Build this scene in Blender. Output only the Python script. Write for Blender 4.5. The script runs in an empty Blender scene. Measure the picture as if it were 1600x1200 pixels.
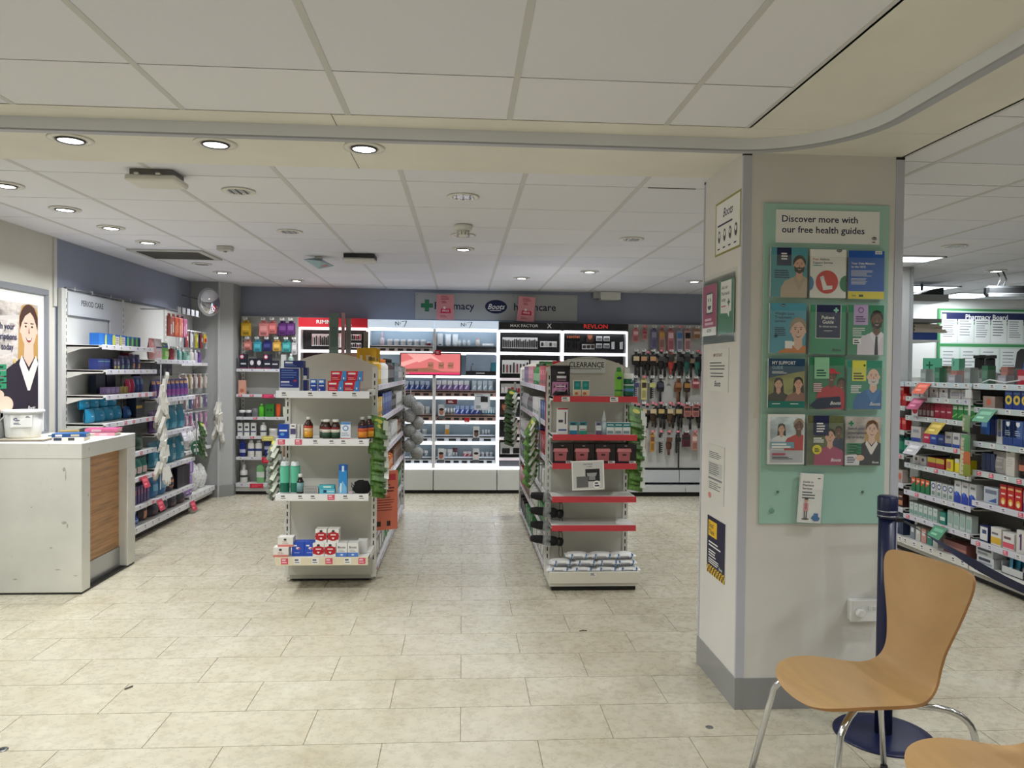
import bpy, math, random
from mathutils import Matrix, Vector
random.seed(7)
S = bpy.context.scene
COL = S.collection
R = math.radians

# ---------------------------------------------------------------- camera
def set_camera():
    f, yaw, pitch, roll, h = 1184.5, 0.064916, -0.018896, 0.010815, 1.4661
    fw = Vector((math.sin(yaw)*math.cos(pitch), math.cos(yaw)*math.cos(pitch), math.sin(pitch)))
    r = Vector((math.cos(yaw), -math.sin(yaw), 0)); u = r.cross(fw)
    r2 = math.cos(roll)*r + math.sin(roll)*u; u2 = -math.sin(roll)*r + math.cos(roll)*u
    cd = bpy.data.cameras.new('camera'); co = bpy.data.objects.new('camera', cd); COL.objects.link(co)
    cd.sensor_width = 36; cd.sensor_fit = 'HORIZONTAL'; cd.lens = f/1600*36
    cd.clip_start = 0.05; cd.clip_end = 100
    m = Matrix(((r2.x, u2.x, -fw.x, 0), (r2.y, u2.y, -fw.y, 0), (r2.z, u2.z, -fw.z, h), (0, 0, 0, 1)))
    co.matrix_world = m
    S.camera = co
set_camera()

# ---------------------------------------------------------------- world, exposure
w = bpy.data.worlds.new('world'); S.world = w; w.use_nodes = True
w.node_tree.nodes['Background'].inputs[0].default_value = (0.9, 0.95, 1.0, 1)
w.node_tree.nodes['Background'].inputs[1].default_value = 0.25
S.view_settings.view_transform = 'Standard'; S.view_settings.look = 'None'
S.view_settings.gamma = 1.0; S.view_settings.use_curve_mapping = False
S.view_settings.exposure = 0.0
S.cycles.max_bounces = 5; S.cycles.diffuse_bounces = 3; S.cycles.glossy_bounces = 2; S.cycles.transmission_bounces = 2; S.cycles.transparent_max_bounces = 6
S.cycles.adaptive_threshold = 0.03
S.cycles.caustics_reflective = False; S.cycles.caustics_refractive = False
LAMP_W = 9.2        # watts of one recessed downlight
CEIL = 2.408

# ---------------------------------------------------------------- materials
_mats = {}
def lin(c):
    return tuple(((x/255)/12.92 if x/255 <= 0.04045 else ((x/255+0.055)/1.055)**2.4) for x in c)
def M(rgb, rough=0.5, metal=0.0, emit=0.0, kind=None, name=None):
    """a procedural Principled material for one sRGB colour (0-255)"""
    key = (tuple(rgb), rough, metal, emit, kind)
    if key in _mats: return _mats[key]
    m = bpy.data.materials.new(name or 'mat_%d_%d_%d' % tuple(rgb)); m.use_nodes = True
    nt = m.node_tree; b = nt.nodes['Principled BSDF']; c = lin(rgb)
    b.inputs['Base Color'].default_value = (*c, 1); b.inputs['Roughness'].default_value = rough
    b.inputs['Metallic'].default_value = metal
    if emit:
        b.inputs['Emission Color'].default_value = (*c, 1); b.inputs['Emission Strength'].default_value = emit
        if not (name and name.startswith('led_strip')): m.cycles.emission_sampling = 'NONE'   # its light comes from the lamp object beside it
    N, L = nt.nodes, nt.links
    def node(t, **k):
        n = N.new(t)
        for a, v in k.items(): setattr(n, a, v)
        return n
    def ramp(fac, stops):
        r = node('ShaderNodeValToRGB'); e = r.color_ramp.elements
        while len(e) < len(stops): e.new(0.5)
        for i, (p, col) in enumerate(stops):
            e[i].position = p; e[i].color = (*lin(col), 1)
        L.new(fac, r.inputs[0]); return r.outputs[0]
    def noise(scale, detail=4, rough_=0.55, coord='Object', sc=None):
        t = node('ShaderNodeTexCoord'); n = node('ShaderNodeTexNoise')
        n.inputs['Scale'].default_value = scale; n.inputs['Detail'].default_value = detail
        n.inputs['Roughness'].default_value = rough_
        src = t.outputs[coord]
        if sc:
            mp = node('ShaderNodeMapping'); mp.inputs['Scale'].default_value = sc
            L.new(src, mp.inputs[0]); src = mp.outputs[0]
        L.new(src, n.inputs['Vector']); return n.outputs['Fac']
    def mixc(fac, a, bb, mode='MIX'):
        x = node('ShaderNodeMix', data_type='RGBA', blend_type=mode)
        if isinstance(fac, float): x.inputs[0].default_value = fac
        else: L.new(fac, x.inputs[0])
        for i, v in ((6, a), (7, bb)):
            if isinstance(v, tuple): x.inputs[i].default_value = (*v, 1)
            else: L.new(v, x.inputs[i])
        return x.outputs[2]
    def shade(k): return tuple(max(0, min(255, x*k)) for x in rgb)
    def bump(h, st, d=0.002):
        bb = node('ShaderNodeBump'); bb.inputs['Strength'].default_value = st; bb.inputs['Distance'].default_value = d
        L.new(h, bb.inputs['Height']); L.new(bb.outputs[0], b.inputs['Normal'])
    if kind == 'vinyl':                      # mottled stone-effect floor tile, every tile a little different
        g = node('ShaderNodeNewGeometry')
        oi = node('ShaderNodeObjectInfo'); add = node('ShaderNodeVectorMath', operation='ADD')
        mul = node('ShaderNodeMath', operation='MULTIPLY'); mul.inputs[1].default_value = 37.0
        L.new(oi.outputs['Random'], mul.inputs[0]); L.new(g.outputs['Position'], add.inputs[0]); L.new(mul.outputs[0], add.inputs[1])
        n1 = node('ShaderNodeTexNoise'); n1.inputs['Scale'].default_value = 22; n1.inputs['Detail'].default_value = 5; n1.inputs['Roughness'].default_value = 0.72
        n3 = node('ShaderNodeTexNoise'); n3.inputs['Scale'].default_value = 6.0; n3.inputs['Detail'].default_value = 2; n3.inputs['Roughness'].default_value = 0.6
        n2 = node('ShaderNodeTexNoise'); n2.inputs['Scale'].default_value = 1.6; n2.inputs['Detail'].default_value = 2
        L.new(add.outputs[0], n1.inputs['Vector']); L.new(add.outputs[0], n3.inputs['Vector']); L.new(g.outputs['Position'], n2.inputs['Vector'])
        c1 = ramp(n1.outputs['Fac'], [(0.25, shade(0.92)), (0.5, shade(0.99)), (0.75, shade(1.045))])
        c3 = ramp(n3.outputs['Fac'], [(0.3, (241, 238, 232)), (0.5, (250, 249, 247)), (0.7, (255, 255, 255))])
        c1 = mixc(1.0, c1, c3, 'MULTIPLY')
        c2 = ramp(n2.outputs['Fac'], [(0.3, (240, 237, 230)), (0.7, (255, 255, 255))])
        L.new(mixc(1.0, c1, c2, 'MULTIPLY'), b.inputs['Base Color'])
        rr = node('ShaderNodeMapRange'); rr.inputs[3].default_value = rough-0.08; rr.inputs[4].default_value = rough+0.1
        L.new(n1.outputs['Fac'], rr.inputs[0]); L.new(rr.outputs[0], b.inputs['Roughness'])
    elif kind == 'ceil':                     # mineral ceiling tile, each tile a slightly different white
        oi = node('ShaderNodeObjectInfo')
        c1 = ramp(oi.outputs['Random'], [(0.0, shade(0.985)), (0.45, rgb), (0.75, tuple(x*y for x, y in zip(rgb, (0.965, 0.968, 0.985)))), (1.0, shade(1.015))])
        L.new(mixc(0.06, c1, ramp(noise(60), [(0.35, shade(0.9)), (0.65, rgb)])), b.inputs['Base Color'])
    elif kind == 'paint':                    # painted board with faint roller unevenness
        L.new(mixc(0.5, c, ramp(noise(2.2, 5), [(0.3, shade(0.94)), (0.7, shade(1.03))])), b.inputs['Base Color'])
    elif kind == 'scuffed':                  # white laminate with scuffs and grime spots
        base = ramp(noise(3, 6), [(0.3, shade(0.93)), (0.7, rgb)])
        sp = ramp(noise(9, 8, 0.75, sc=(1, 1, 0.7)), [(0.0, (100, 96, 88)), (0.33, (176, 172, 164)), (0.38, (255, 255, 255)), (1, (255, 255, 255))])
        L.new(mixc(0.8, base, sp, 'MULTIPLY'), b.inputs['Base Color'])
    elif kind == 'wood':                     # horizontal-grained brown laminate
        n = noise(1.6, 6, 0.6, sc=(4, 1.6, 42))
        L.new(ramp(n, [(0.28, shade(0.72)), (0.5, rgb), (0.72, shade(1.16))]), b.inputs['Base Color'])
    elif kind == 'beech':                    # pale moulded plywood, long faint grain
        n = noise(3.0, 6, 0.6, sc=(1.2, 9, 1.2)); n2 = noise(1.1, 3)
        c1 = ramp(n, [(0.3, shade(0.93)), (0.55, rgb), (0.75, shade(1.05))])
        L.new(mixc(0.35, c1, ramp(n2, [(0.35, shade(0.9)), (0.65, shade(1.06))])), b.inputs['Base Color'])
        b.inputs['Coat Weight'].default_value = 0.25; b.inputs['Coat Roughness'].default_value = 0.25
    elif kind == 'fabric':
        L.new(ramp(noise(90, 3), [(0.35, shade(0.8)), (0.65, shade(1.08))]), b.inputs['Base Color'])
    elif kind == 'film':                     # thin clear plastic: mostly see-through, glossy
        b.inputs['Alpha'].default_value = 0.22; b.inputs['Roughness'].default_value = 0.12
    elif kind == 'acrylic':
        b.inputs['Alpha'].default_value = 0.06; b.inputs['Roughness'].default_value = 0.05
    elif kind == 'leafprint':                # green crinkled packs
        L.new(ramp(noise(16, 4), [(0.32, shade(0.45)), (0.5, rgb), (0.62, tuple(min(255, x*1.15+10) for x in rgb)), (0.72, tuple(min(255, x*0.5+120) for x in rgb))]), b.inputs['Base Color'])
    elif kind == 'photo':                    # out-of-focus backdrop of a printed photograph
        L.new(ramp(noise(5, 4, 0.6, sc=(1, 1, 2.2)), [(0.3, shade(0.6)), (0.48, rgb), (0.6, shade(1.2)), (0.75, shade(0.8))]), b.inputs['Base Color'])
    elif kind == 'check':                    # black and yellow chequered print band
        t = node('ShaderNodeTexCoord'); k = node('ShaderNodeTexChecker'); k.inputs['Scale'].default_value = 60
        k.inputs['Color1'].default_value = (*lin((235, 190, 40)), 1); k.inputs['Color2'].default_value = (*lin((15, 18, 30)), 1)
        L.new(t.outputs['Object'], k.inputs['Vector']); L.new(k.outputs[0], b.inputs['Base Color'])
    elif kind == 'print':                    # small busy print
        L.new(mixc(0.35, c, ramp(noise(70, 2, sc=(1, 1, 1.6)), [(0.42, shade(0.55)), (0.5, rgb), (0.6, tuple(min(255, x*0.5+128) for x in rgb))])), b.inputs['Base Color'])
    _mats[key] = m
    return m
def glassm(rgb, rough=0.02, alpha=0.15): 
    m = M(rgb, rough, kind='acrylic'); return m

WHITE = (236, 236, 232); CREAM = (226, 222, 208); SHELF = (226, 225, 220); GREY = (150, 152, 152); BLACK = (18, 18, 20)
NAVY = (22, 30, 78); RED = (200, 30, 44); PINKT = (222, 92, 118)

# ---------------------------------------------------------------- mesh building
_text = {}
def text_mesh(s):
    if s not in _text:
        cu = bpy.data.curves.new('t', 'FONT'); cu.body = s; cu.size = 1; cu.resolution_u = 2; cu.offset = 0.014
        o = bpy.data.objects.new('t', cu); me = bpy.data.meshes.new_from_object(o)
        vs = [(v.co.x, v.co.y) for v in me.vertices]; fs = [tuple(p.vertices) for p in me.polygons]
        bpy.data.objects.remove(o); bpy.data.curves.remove(cu); bpy.data.meshes.remove(me)
        xs = [v[0] for v in vs] or [0]
        _text[s] = (vs, fs, min(xs), max(xs))
    return _text[s]
class MB:
    def __init__(s): s.v = []; s.f = []; s.mi = []; s.ms = []; s.sm = []
    def _m(s, m):
        if isinstance(m, tuple): m = M(m)
        if m not in s.ms: s.ms.append(m)
        return s.ms.index(m)
    def add(s, vs, fs, m, smooth=False):
        o = len(s.v); s.v += [tuple(p) for p in vs]; i = s._m(m)
        for f in fs: s.f.append([k+o for k in f]); s.mi.append(i); s.sm.append(smooth)
        return s
    def box(s, x0, x1, y0, y1, z0, z1, m):
        vs = [(x, y, z) for z in (z0, z1) for y in (y0, y1) for x in (x0, x1)]
        return s.add(vs, [(0, 2, 3, 1), (4, 5, 7, 6), (0, 1, 5, 4), (2, 6, 7, 3), (0, 4, 6, 2), (1, 3, 7, 5)], m)
    def cbox(s, x0, x1, y0, y1, z0, z1, b, m):          # chamfered box
        vs = []; ix = {}
        for i, x in enumerate((x0, x1)):
            for j, y in enumerate((y0, y1)):
                for k, z in enumerate((z0, z1)):
                    dx, dy, dz = (b, -b)[i], (b, -b)[j], (b, -b)[k]
                    for a, p in enumerate(((x, y+dy, z+dz), (x+dx, y, z+dz), (x+dx, y+dy, z))):
                        ix[i, j, k, a] = len(vs); vs.append(p)
        g = lambda i, j, k, a: ix[i, j, k, a]
        fs = [(g(0,0,0,0), g(0,0,1,0), g(0,1,1,0), g(0,1,0,0)), (g(1,0,0,0), g(1,1,0,0), g(1,1,1,0), g(1,0,1,0)),
              (g(0,0,0,1), g(1,0,0,1), g(1,0,1,1), g(0,0,1,1)), (g(0,1,0,1), g(0,1,1,1), g(1,1,1,1), g(1,1,0,1)),
              (g(0,0,0,2), g(0,1,0,2), g(1,1,0,2), g(1,0,0,2)), (g(0,0,1,2), g(1,0,1,2), g(1,1,1,2), g(0,1,1,2))]
        for i in (0, 1):
            for j in (0, 1): fs.append((g(i,j,0,0), g(i,j,0,1), g(i,j,1,1), g(i,j,1,0)))
            for k in (0, 1): fs.append((g(i,0,k,0), g(i,1,k,0), g(i,1,k,2), g(i,0,k,2)))
        for j in (0, 1):
            for k in (0, 1): fs.append((g(0,j,k,1), g(1,j,k,1), g(1,j,k,2), g(0,j,k,2)))
        for i in (0, 1):
            for j in (0, 1):
                for k in (0, 1): fs.append((g(i,j,k,0), g(i,j,k,1), g(i,j,k,2)))
        return s.add(vs, fs, m)
    def rect(s, x0, x1, z0, z1, y, m):                  # flat print facing -Y
        return s.add([(x0, y, z0), (x1, y, z0), (x1, y, z1), (x0, y, z1)], [(0, 1, 2, 3)], m)
    def poly(s, pts, y, m):                             # flat print polygon in XZ facing -Y
        return s.add([(x, y, z) for x, z in pts], [tuple(range(len(pts)))], m)
    def ell(s, cx, cz, rx, rz, y, m, n=20, rot=0.0, a0=0, a1=360):
        pts = []
        for i in range(n):
            a = R(a0 + (a1-a0)*i/(n if a1-a0 == 360 else n-1)); x, z = rx*math.cos(a), rz*math.sin(a)
            pts.append((cx + x*math.cos(rot) - z*math.sin(rot), cz + x*math.sin(rot) + z*math.cos(rot)))
        return s.poly(pts, y, m)
    def prism(s, pts, a, b, m, ax='y'):                 # extrude an outline (2-D) along an axis
        n = len(pts)
        def P(p, t): return {'y': (p[0], t, p[1]), 'x': (t, p[0], p[1]), 'z': (p[0], p[1], t)}[ax]
        vs = [P(p, a) for p in pts] + [P(p, b) for p in pts]
        fs = [tuple(range(n))[::-1], tuple(range(n, 2*n))] + [(i, (i+1) % n, n+(i+1) % n, n+i) for i in range(n)]
        return s.add(vs, fs, m)
    def lathe(s, prof, m, n=14, cx=0, cy=0, sy=1.0, smooth=True):   # prof [(r, z, mat?)...]
        base = len(s.v)
        for q in prof:
            for i in range(n):
                a = 2*math.pi*i/n; s.v.append((cx + q[0]*math.cos(a), cy + q[0]*math.sin(a)*sy, q[1]))
        for j in range(len(prof)-1):
            mm = prof[j][2] if len(prof[j]) > 2 else m; k = s._m(mm)
            for i in range(n):
                i2 = (i+1) % n
                s.f.append([base+j*n+i, base+j*n+i2, base+(j+1)*n+i2, base+(j+1)*n+i]); s.mi.append(k); s.sm.append(smooth)
        for j, rev in ((0, True), (len(prof)-1, False)):
            if prof[j][0] > 1e-5:
                q = [base+j*n+i for i in range(n)]; s.f.append(q[::-1] if rev else q)
                s.mi.append(s._m(prof[j-1][2] if (j and len(prof[j-1]) > 2) else (prof[0][2] if len(prof[0]) > 2 else m))); s.sm.append(False)
        return s
    def tube(s, pts, r, m, n=8, caps=True):
        pts = [Vector(p) for p in pts]; base = len(s.v); k = s._m(m); up = None
        for i, p in enumerate(pts):
            t = (pts[min(i+1, len(pts)-1)] - pts[max(i-1, 0)]).normalized()
            if up is None: up = t.orthogonal().normalized()
            up = (up - t*up.dot(t)).normalized(); sd = t.cross(up)
            rr = r[i] if isinstance(r, (list, tuple)) else r
            for j in range(n):
                a = 2*math.pi*j/n; q = p + up*math.cos(a)*rr + sd*math.sin(a)*rr; s.v.append(tuple(q))
        for i in range(len(pts)-1):
            for j in range(n):
                j2 = (j+1) % n; s.f.append([base+i*n+j, base+i*n+j2, base+(i+1)*n+j2, base+(i+1)*n+j]); s.mi.append(k); s.sm.append(True)
        if caps:
            for i in (0, len(pts)-1):
                q = [base+i*n+j for j in range(n)]; s.f.append(q if i else q[::-1]); s.mi.append(k); s.sm.append(False)
        return s
    def text(s, t, x, z, y, size, m, align='c', wide=1.0, slant=0.0):
        vs, fs, a, b = text_mesh(t); off = {'c': -(a+b)/2, 'l': -a, 'r': -b}[align]
        return s.add([(x + ((p[0]+off)*wide + slant*p[1])*size, y, z + p[1]*size) for p in vs], fs, m)
    def greek(s, x, z, w, n, dz, h, y, m, seed=1):      # lines of print too small to read
        rr = random.Random(seed)
        for i in range(n): s.rect(x, x + w*rr.uniform(0.7, 1.0), z-i*dz-h, z-i*dz, y, m)
        return s
    def merge(s, o, mat=None):
        base = len(s.v); s.v += [tuple(mat @ Vector(p)) for p in o.v] if mat else o.v
        for f, i, q in zip(o.f, o.mi, o.sm): s.f.append([k+base for k in f]); s.mi.append(s._m(o.ms[i])); s.sm.append(q)
        return s
    def mesh(s, name='mesh'):
        me = bpy.data.meshes.new(name); me.from_pydata(s.v, [], s.f)
        for m in s.ms: me.materials.append(m)
        me.polygons.foreach_set('material_index', s.mi); me.polygons.foreach_set('use_smooth', s.sm)
        me.update(); return me
    def obj(s, name, parent=None, loc=(0, 0, 0), rz=0.0, label=None):
        return mk(name, s.mesh(name), parent, loc, rz, label)
def mk(name, me, parent=None, loc=(0, 0, 0), rz=0.0, label=None):
    o = bpy.data.objects.new(name, me); COL.objects.link(o)
    o.location = loc; o.rotation_euler = (0, 0, rz)
    if parent: o.parent = parent
    if label: o['label'] = label
    return o
def tag(o, label, cat, group=None):
    o['label'] = label; o['category'] = cat
    if group: o['group'] = group
    return o
def thing(name, label, cat, loc=(0, 0, 0), rz=0.0, group=None):
    return tag(mk(name, None, None, loc, rz), label, cat, group)
def struct(o, label=None, cat=None):
    o['kind'] = 'structure'
    if label: o['label'] = label
    if cat: o['category'] = cat
    return o
def solo(mb, name, label, cat, loc, rz=0.0, group=None):
    me = mb if isinstance(mb, bpy.types.Mesh) else mb.mesh(name)
    return tag(mk(name, me, None, loc, rz), label, cat, group)
def copy_tree(o, parent=None, loc=None, rz=None, label=None):
    c = o.copy(); COL.objects.link(c); c.parent = parent
    if loc is not None: c.location = loc
    if rz is not None: c.rotation_euler = (0, 0, rz)
    if label: c['label'] = label
    for ch in list(o.children): copy_tree(ch, c)
    return c
class Fr:
    """a local frame: x to the right along the fixture, y into it, z up; the front faces local -y"""
    def __init__(s, x, y, rz): s.o = (x, y); s.rz = rz; s.c, s.s = math.cos(rz), math.sin(rz)
    def p(s, x, y, z=0.0): return (s.o[0] + x*s.c - y*s.s, s.o[1] + x*s.s + y*s.c, z)
# ================================================================ THE ROOM
XL, XR, YF, YB = -3.03, 7.6, -1.9, 9.1
FLOORC = (208, 203, 185)
vin = M(FLOORC, 0.27, kind='vinyl', name='stone_effect_vinyl')
fl = MB().box(XL-0.3, XR+0.3, YF-0.3, YB+0.3, -0.12, -0.003, M((150, 142, 122), 0.6, name='joint_grime')).obj('floor')
struct(fl, 'pale beige stone-effect vinyl tiled shop floor', 'floor')
TW, TD, GAP = 0.6098, 0.3049, 0.0016
FX0, FY0 = 0.0044, 4.7921
tile_me = MB().box(-TW/2+GAP, TW/2-GAP, -TD/2+GAP, TD/2-GAP, -0.004, 0.0, vin).mesh('floor_tile')
far = MB(); ntile = 0
for r in range(-14, 22):
    yc = FY0 + (r+0.5)*TD
    if yc > YB+0.2: continue
    for k in range(-7, 14):
        xc = FX0 + (k + (0.5 if r % 2 == 0 else 0.0))*TW + TW/2 - TW/2
        if xc < XL-0.2 or xc > XR+0.1: continue
        hor = 0.72*yc + 0.4
        if 1.5 < yc < 7.9 and -hor < xc < hor and xc < 4.0 and ntile < 292:
            mk('floor_tile', tile_me, fl, (xc, yc, 0)); ntile += 1
        else:
            far.box(xc-TW/2+GAP, xc+TW/2-GAP, yc-TD/2+GAP, yc+TD/2-GAP, -0.004, 0.0, vin)
ft = far.obj('floor_tile_field', fl); ft['kind'] = 'stuff'

# ---- ceiling: smooth border board, mineral tiles on exposed runners
CT = M((228, 229, 236), 0.9, kind='ceil', name='mineral_ceiling_tile')
CB = M((226, 224, 216), 0.85, kind='paint', name='ceiling_board_paint')
RUN = M((200, 200, 200), 0.6, name='ceiling_runner')
ce = MB().box(XL-0.3, XR+0.3, YF-0.3, YB+0.3, CEIL+0.03, CEIL+0.14, M((90, 88, 84), 0.9)).obj('ceiling')
struct(ce, 'white suspended tiled ceiling', 'ceiling')
GX, GY = -0.9066, 3.2641          # far grid origin
NX, NY = -0.436, 2.46             # near grid origin
# the smooth board that frames the near bay: two strips, with a joint line
mk('border_board', MB().box(XL, -0.50, 2.878, 3.640, CEIL, CEIL+0.02, CB).mesh(), ce)
mk('border_board', MB().box(-0.496, 1.62, 2.878, 3.640, CEIL, CEIL+0.02, CB).mesh(), ce)
mk('border_board', MB().box(1.62, 1.905, 2.878, 3.640, CEIL, CEIL+0.02, CB).mesh(), ce)
mk('border_board', MB().box(1.092, 1.905, YF, 2.876, CEIL, CEIL+0.02, CB).mesh(), ce)
tm = {}
def ctile(x0, x1, y0, y1):
    k = (round(x1-x0, 3), round(y1-y0, 3))
    if k not in tm: tm[k] = MB().box(-k[0]/2, k[0]/2, -k[1]/2, k[1]/2, 0.0, 0.014, CT).mesh('ceiling_tile')
    mk('ceiling_tile', tm[k], ce, ((x0+x1)/2, (y0+y1)/2, CEIL + 0.0015))
def grid(xs, ys, wr=0.021, wc=0.007):
    for i in range(len(xs)-1):
        for j in range(len(ys)-1):
            ctile(xs[i]+wr/2, xs[i+1]-wr/2, ys[j]+wc/2, ys[j+1]-wc/2)
    for x in xs: mk('runner', MB().box(x-wr/2-0.002, x+wr/2+0.002, ys[0], ys[-1], CEIL, CEIL+0.012, RUN).mesh(), ce)
    for y in ys: mk('cross_tee', MB().box(xs[0], xs[-1], y-wc/2, y+wc/2, CEIL+0.006, CEIL+0.016, M((96, 95, 92), 0.7)).mesh(), ce)
xs = [XL] + [GX+0.6*k for k in range(-3, 5)] + [1.905]
xs = [XL] + [GX+0.6*k for k in range(-3, 15) if GX+0.6*k < XR-0.1] + [XR]
ys = [3.640] + [GY+0.6*r for r in range(1, 10)] + [YB]
grid(xs, ys)
grid([1.907] + [GX+0.6*k for k in range(5, 15) if GX+0.6*k < XR-0.1] + [XR], [YF, -1.536, -0.936, -0.336, 0.264, 0.864, 1.464, 2.064, 2.664, 3.264, 3.638])
grid([XL, -2.836, -2.236, -1.636, -1.036, -0.436, 0.166, 0.768, 1.090], [YF, -1.74, -1.14, -0.54, 0.06, 0.66, 1.26, 1.86, 2.46, 2.876], 0.018)

MB().box(0.94, 1.19, 3.858, 3.868, CEIL-0.0008, CEIL+0.002, M((20, 20, 20))).obj('tile_gap', ce)
# ---- walls
WCREAM = M((214, 212, 202), 0.8, kind='paint', name='cream_wall_paint')
WBLUE = M((146, 153, 172), 0.8, kind='paint', name='blue_grey_wall_paint')
WWHITE = M((222, 222, 218), 0.8, kind='paint', name='white_wall_paint')
wl = struct(MB().box(XL-0.15, XL, YF, 5.85, -0.01, CEIL+0.03, WCREAM).box(XL-0.15, XL, 5.85, YB+0.15, -0.01, CEIL+0.03, WBLUE)
            .obj('wall_left'), 'left shop wall, cream near the counter and blue-grey beyond', 'wall')
MB().box(XL, XL+0.012, 5.82, 5.86, 1.9, CEIL, M((205, 205, 200))).obj('corner_trim', wl)
wb = struct(MB().box(XL-0.15, 3.9, YB, YB+0.15, -0.01, CEIL+0.03, WBLUE).obj('wall_back'), 'blue-grey back wall behind the cosmetics displays', 'wall')
wp = struct(MB().box(3.9, XR+0.15, YB, YB+0.15, -0.01, CEIL+0.03, WWHITE).obj('wall_pharmacy'), 'white back wall of the dispensary', 'wall')
wr = struct(MB().box(XR, XR+0.15, YF, YB, -0.01, CEIL+0.03, WWHITE).obj('wall_right'), 'white right-hand wall of the dispensary', 'wall')
wf = struct(MB().box(XL, XR, YF-0.15, YF, -0.01, CEIL+0.03, WCREAM).obj('wall_front'), 'cream wall at the waiting area', 'wall')
pt = struct(MB().box(3.50, 3.93, 6.46, YB, 0.0, CEIL, M((190, 191, 190), 0.7, kind='paint')).obj('wall_partition'), 'grey partition end between shop and dispensary', 'wall')
MB().box(3.925, 3.95, 6.44, 6.47, 0, CEIL, M((160, 162, 164), 0.5)).obj('corner_trim', pt)
# boxed corner pillar, back left
pp = struct(MB().prism([(XL, 8.67), (-2.72, 8.67), (-2.60, 8.78), (-2.60, YB), (XL, YB)], 0.0, CEIL, M((176, 178, 178), 0.7, kind='paint'), 'z').obj('wall_pillar'), 'grey boxed pillar in the back left corner', 'pillar')
MB().prism([(-2.73, 8.655), (-2.712, 8.655), (-2.712, 8.685), (-2.73, 8.675)], 0.0, CEIL, M((200, 202, 204), 0.5), 'z').obj('corner_trim', pp)
MB().prism([(XL, 8.66), (-2.715, 8.66), (-2.59, 8.775), (-2.59, YB-0.001), (XL, YB-0.001)], 0.0, 0.13, M((140, 142, 142), 0.6), 'z').obj('baseboard', pp)

# ---- the white clad column
CX0, CX1, CY0, CY1 = 1.196, 1.906, 3.20, 3.725
CW = M((226, 224, 220), 0.55, kind='paint', name='column_cladding')
TRIM = M((196, 198, 210), 0.45, name='column_corner_trim')
cl = struct(MB().box(CX0, CX1, CY0, CY1, 0.0, CEIL, CW).obj('wall_column'), 'white clad square column carrying the mint leaflet board', 'column')
for (x, y, sx, sy) in ((CX0, CY0, 1, 1), (CX1, CY0, -1, 1), (CX0, CY1, 1, -1), (CX1, CY1, -1, -1)):
    wx = 0.034*sx; wy = 0.012*sy; e = 0.0035
    a, b_ = sorted((x-e*sx, x+wx)); c_, d_ = sorted((y-e*sy, y+wy))
    MB().box(a, b_, c_, d_, 0.137, CEIL-0.012, TRIM).obj('corner_trim', cl)
    MB().box(a, b_, c_, d_, CEIL-0.012, CEIL-0.001, M((30, 28, 28))).obj('shadow_gap', cl)
bb = struct(MB().box(CX0-0.006, CX1+0.006, CY0-0.006, CY1+0.006, 0.0, 0.135, M((150, 151, 152), 0.4, name='grey_skirting')).obj('baseboard_column'), 'grey skirting round the column', 'skirting')

# ---- grey curved rail under the border board
def rail():
    pts = [(XL, 3.008), (1.077, 3.008)]
    for i in range(1, 17):
        a = R(90 - 90*i/16); pts.append((1.077+0.43*math.cos(a), 2.578+0.43*math.sin(a)))
    pts.append((1.507, YF))
    mb = MB(); g = M((232, 235, 240), 0.45, name='rail_grey'); dk = M((168, 171, 178), 0.4)
    n = len(pts); L_, R_ = [], []
    for i, p in enumerate(pts):
        a = Vector(pts[max(i-1, 0)]); b = Vector(pts[min(i+1, n-1)]); t = (b-a).normalized(); nn = Vector((-t.y, t.x))
        L_.append(Vector(p)); R_.append(Vector(p)+nn*0.035)
    zs = (CEIL-0.052, CEIL-0.045, CEIL)
    for i in range(n-1):
        q = [L_[i], L_[i+1], R_[i+1], R_[i]]
        for z0, z1, m in ((zs[1], zs[2], g), (zs[0], zs[1], dk)):
            vs = [(v.x, v.y, z0) for v in q] + [(v.x, v.y, z1) for v in q]
            mb.add(vs, [(0, 1, 5, 4), (1, 2, 6, 5), (2, 3, 7, 6), (3, 0, 4, 7), (3, 2, 1, 0), (4, 5, 6, 7)], m, smooth=False)
    return mb
o = solo(rail(), 'ceiling_rail', 'grey rail curving across the ceiling above the column', 'rail', (0, 0, 0))
o['kind'] = 'structure'

# ---- recessed downlights
REFL = M((236, 238, 242), 0.25, 0.35, name='downlight_reflector'); BEZ = M((224, 222, 214), 0.4, name='downlight_bezel')
LENS = M((255, 252, 244), 0.4, emit=9.0, name='lit_lens'); DEAD = M((70, 70, 72), 0.3)
def ring(r0, r1, z0, z1, m, n=28):
    mb = MB(); vs = []
    for r, z in ((r0, z0), (r1, z0), (r1, z1), (r0, z1)):
        for i in range(n): a = 2*math.pi*i/n; vs.append((r*math.cos(a), r*math.sin(a), z))
    fs = [(k*n+i, k*n+(i+1) % n, ((k+1) % 4)*n+(i+1) % n, ((k+1) % 4)*n+i) for k in range(4) for i in range(n)]
    return mb.add(vs, fs, m, True)
bez_me = ring(0.058, 0.088, -0.006, 0.0, BEZ).mesh('bezel')
gim_me = ring(0.050, 0.055, -0.012, -0.001, M((60, 60, 60))).mesh('gimbal')
len_me = MB().lathe([(0.0, -0.010), (0.030, -0.0115), (0.047, -0.008), (0.047, -0.001)], LENS, 20).mesh('lens')
ref_me = MB().lathe([(0.066, -0.003), (0.046, -0.0015), (0.014, -0.001)], REFL, 16, smooth=False).mesh('reflector')
fin = MB()
for i in range(-4, 5): fin.box(i*0.0125-0.0030, i*0.0125+0.0030, -math.sqrt(max(0, 0.062**2-(i*0.0125)**2)), math.sqrt(max(0, 0.062**2-(i*0.0125)**2)), -0.008, -0.002, REFL if i % 3 else DEAD)
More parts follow.
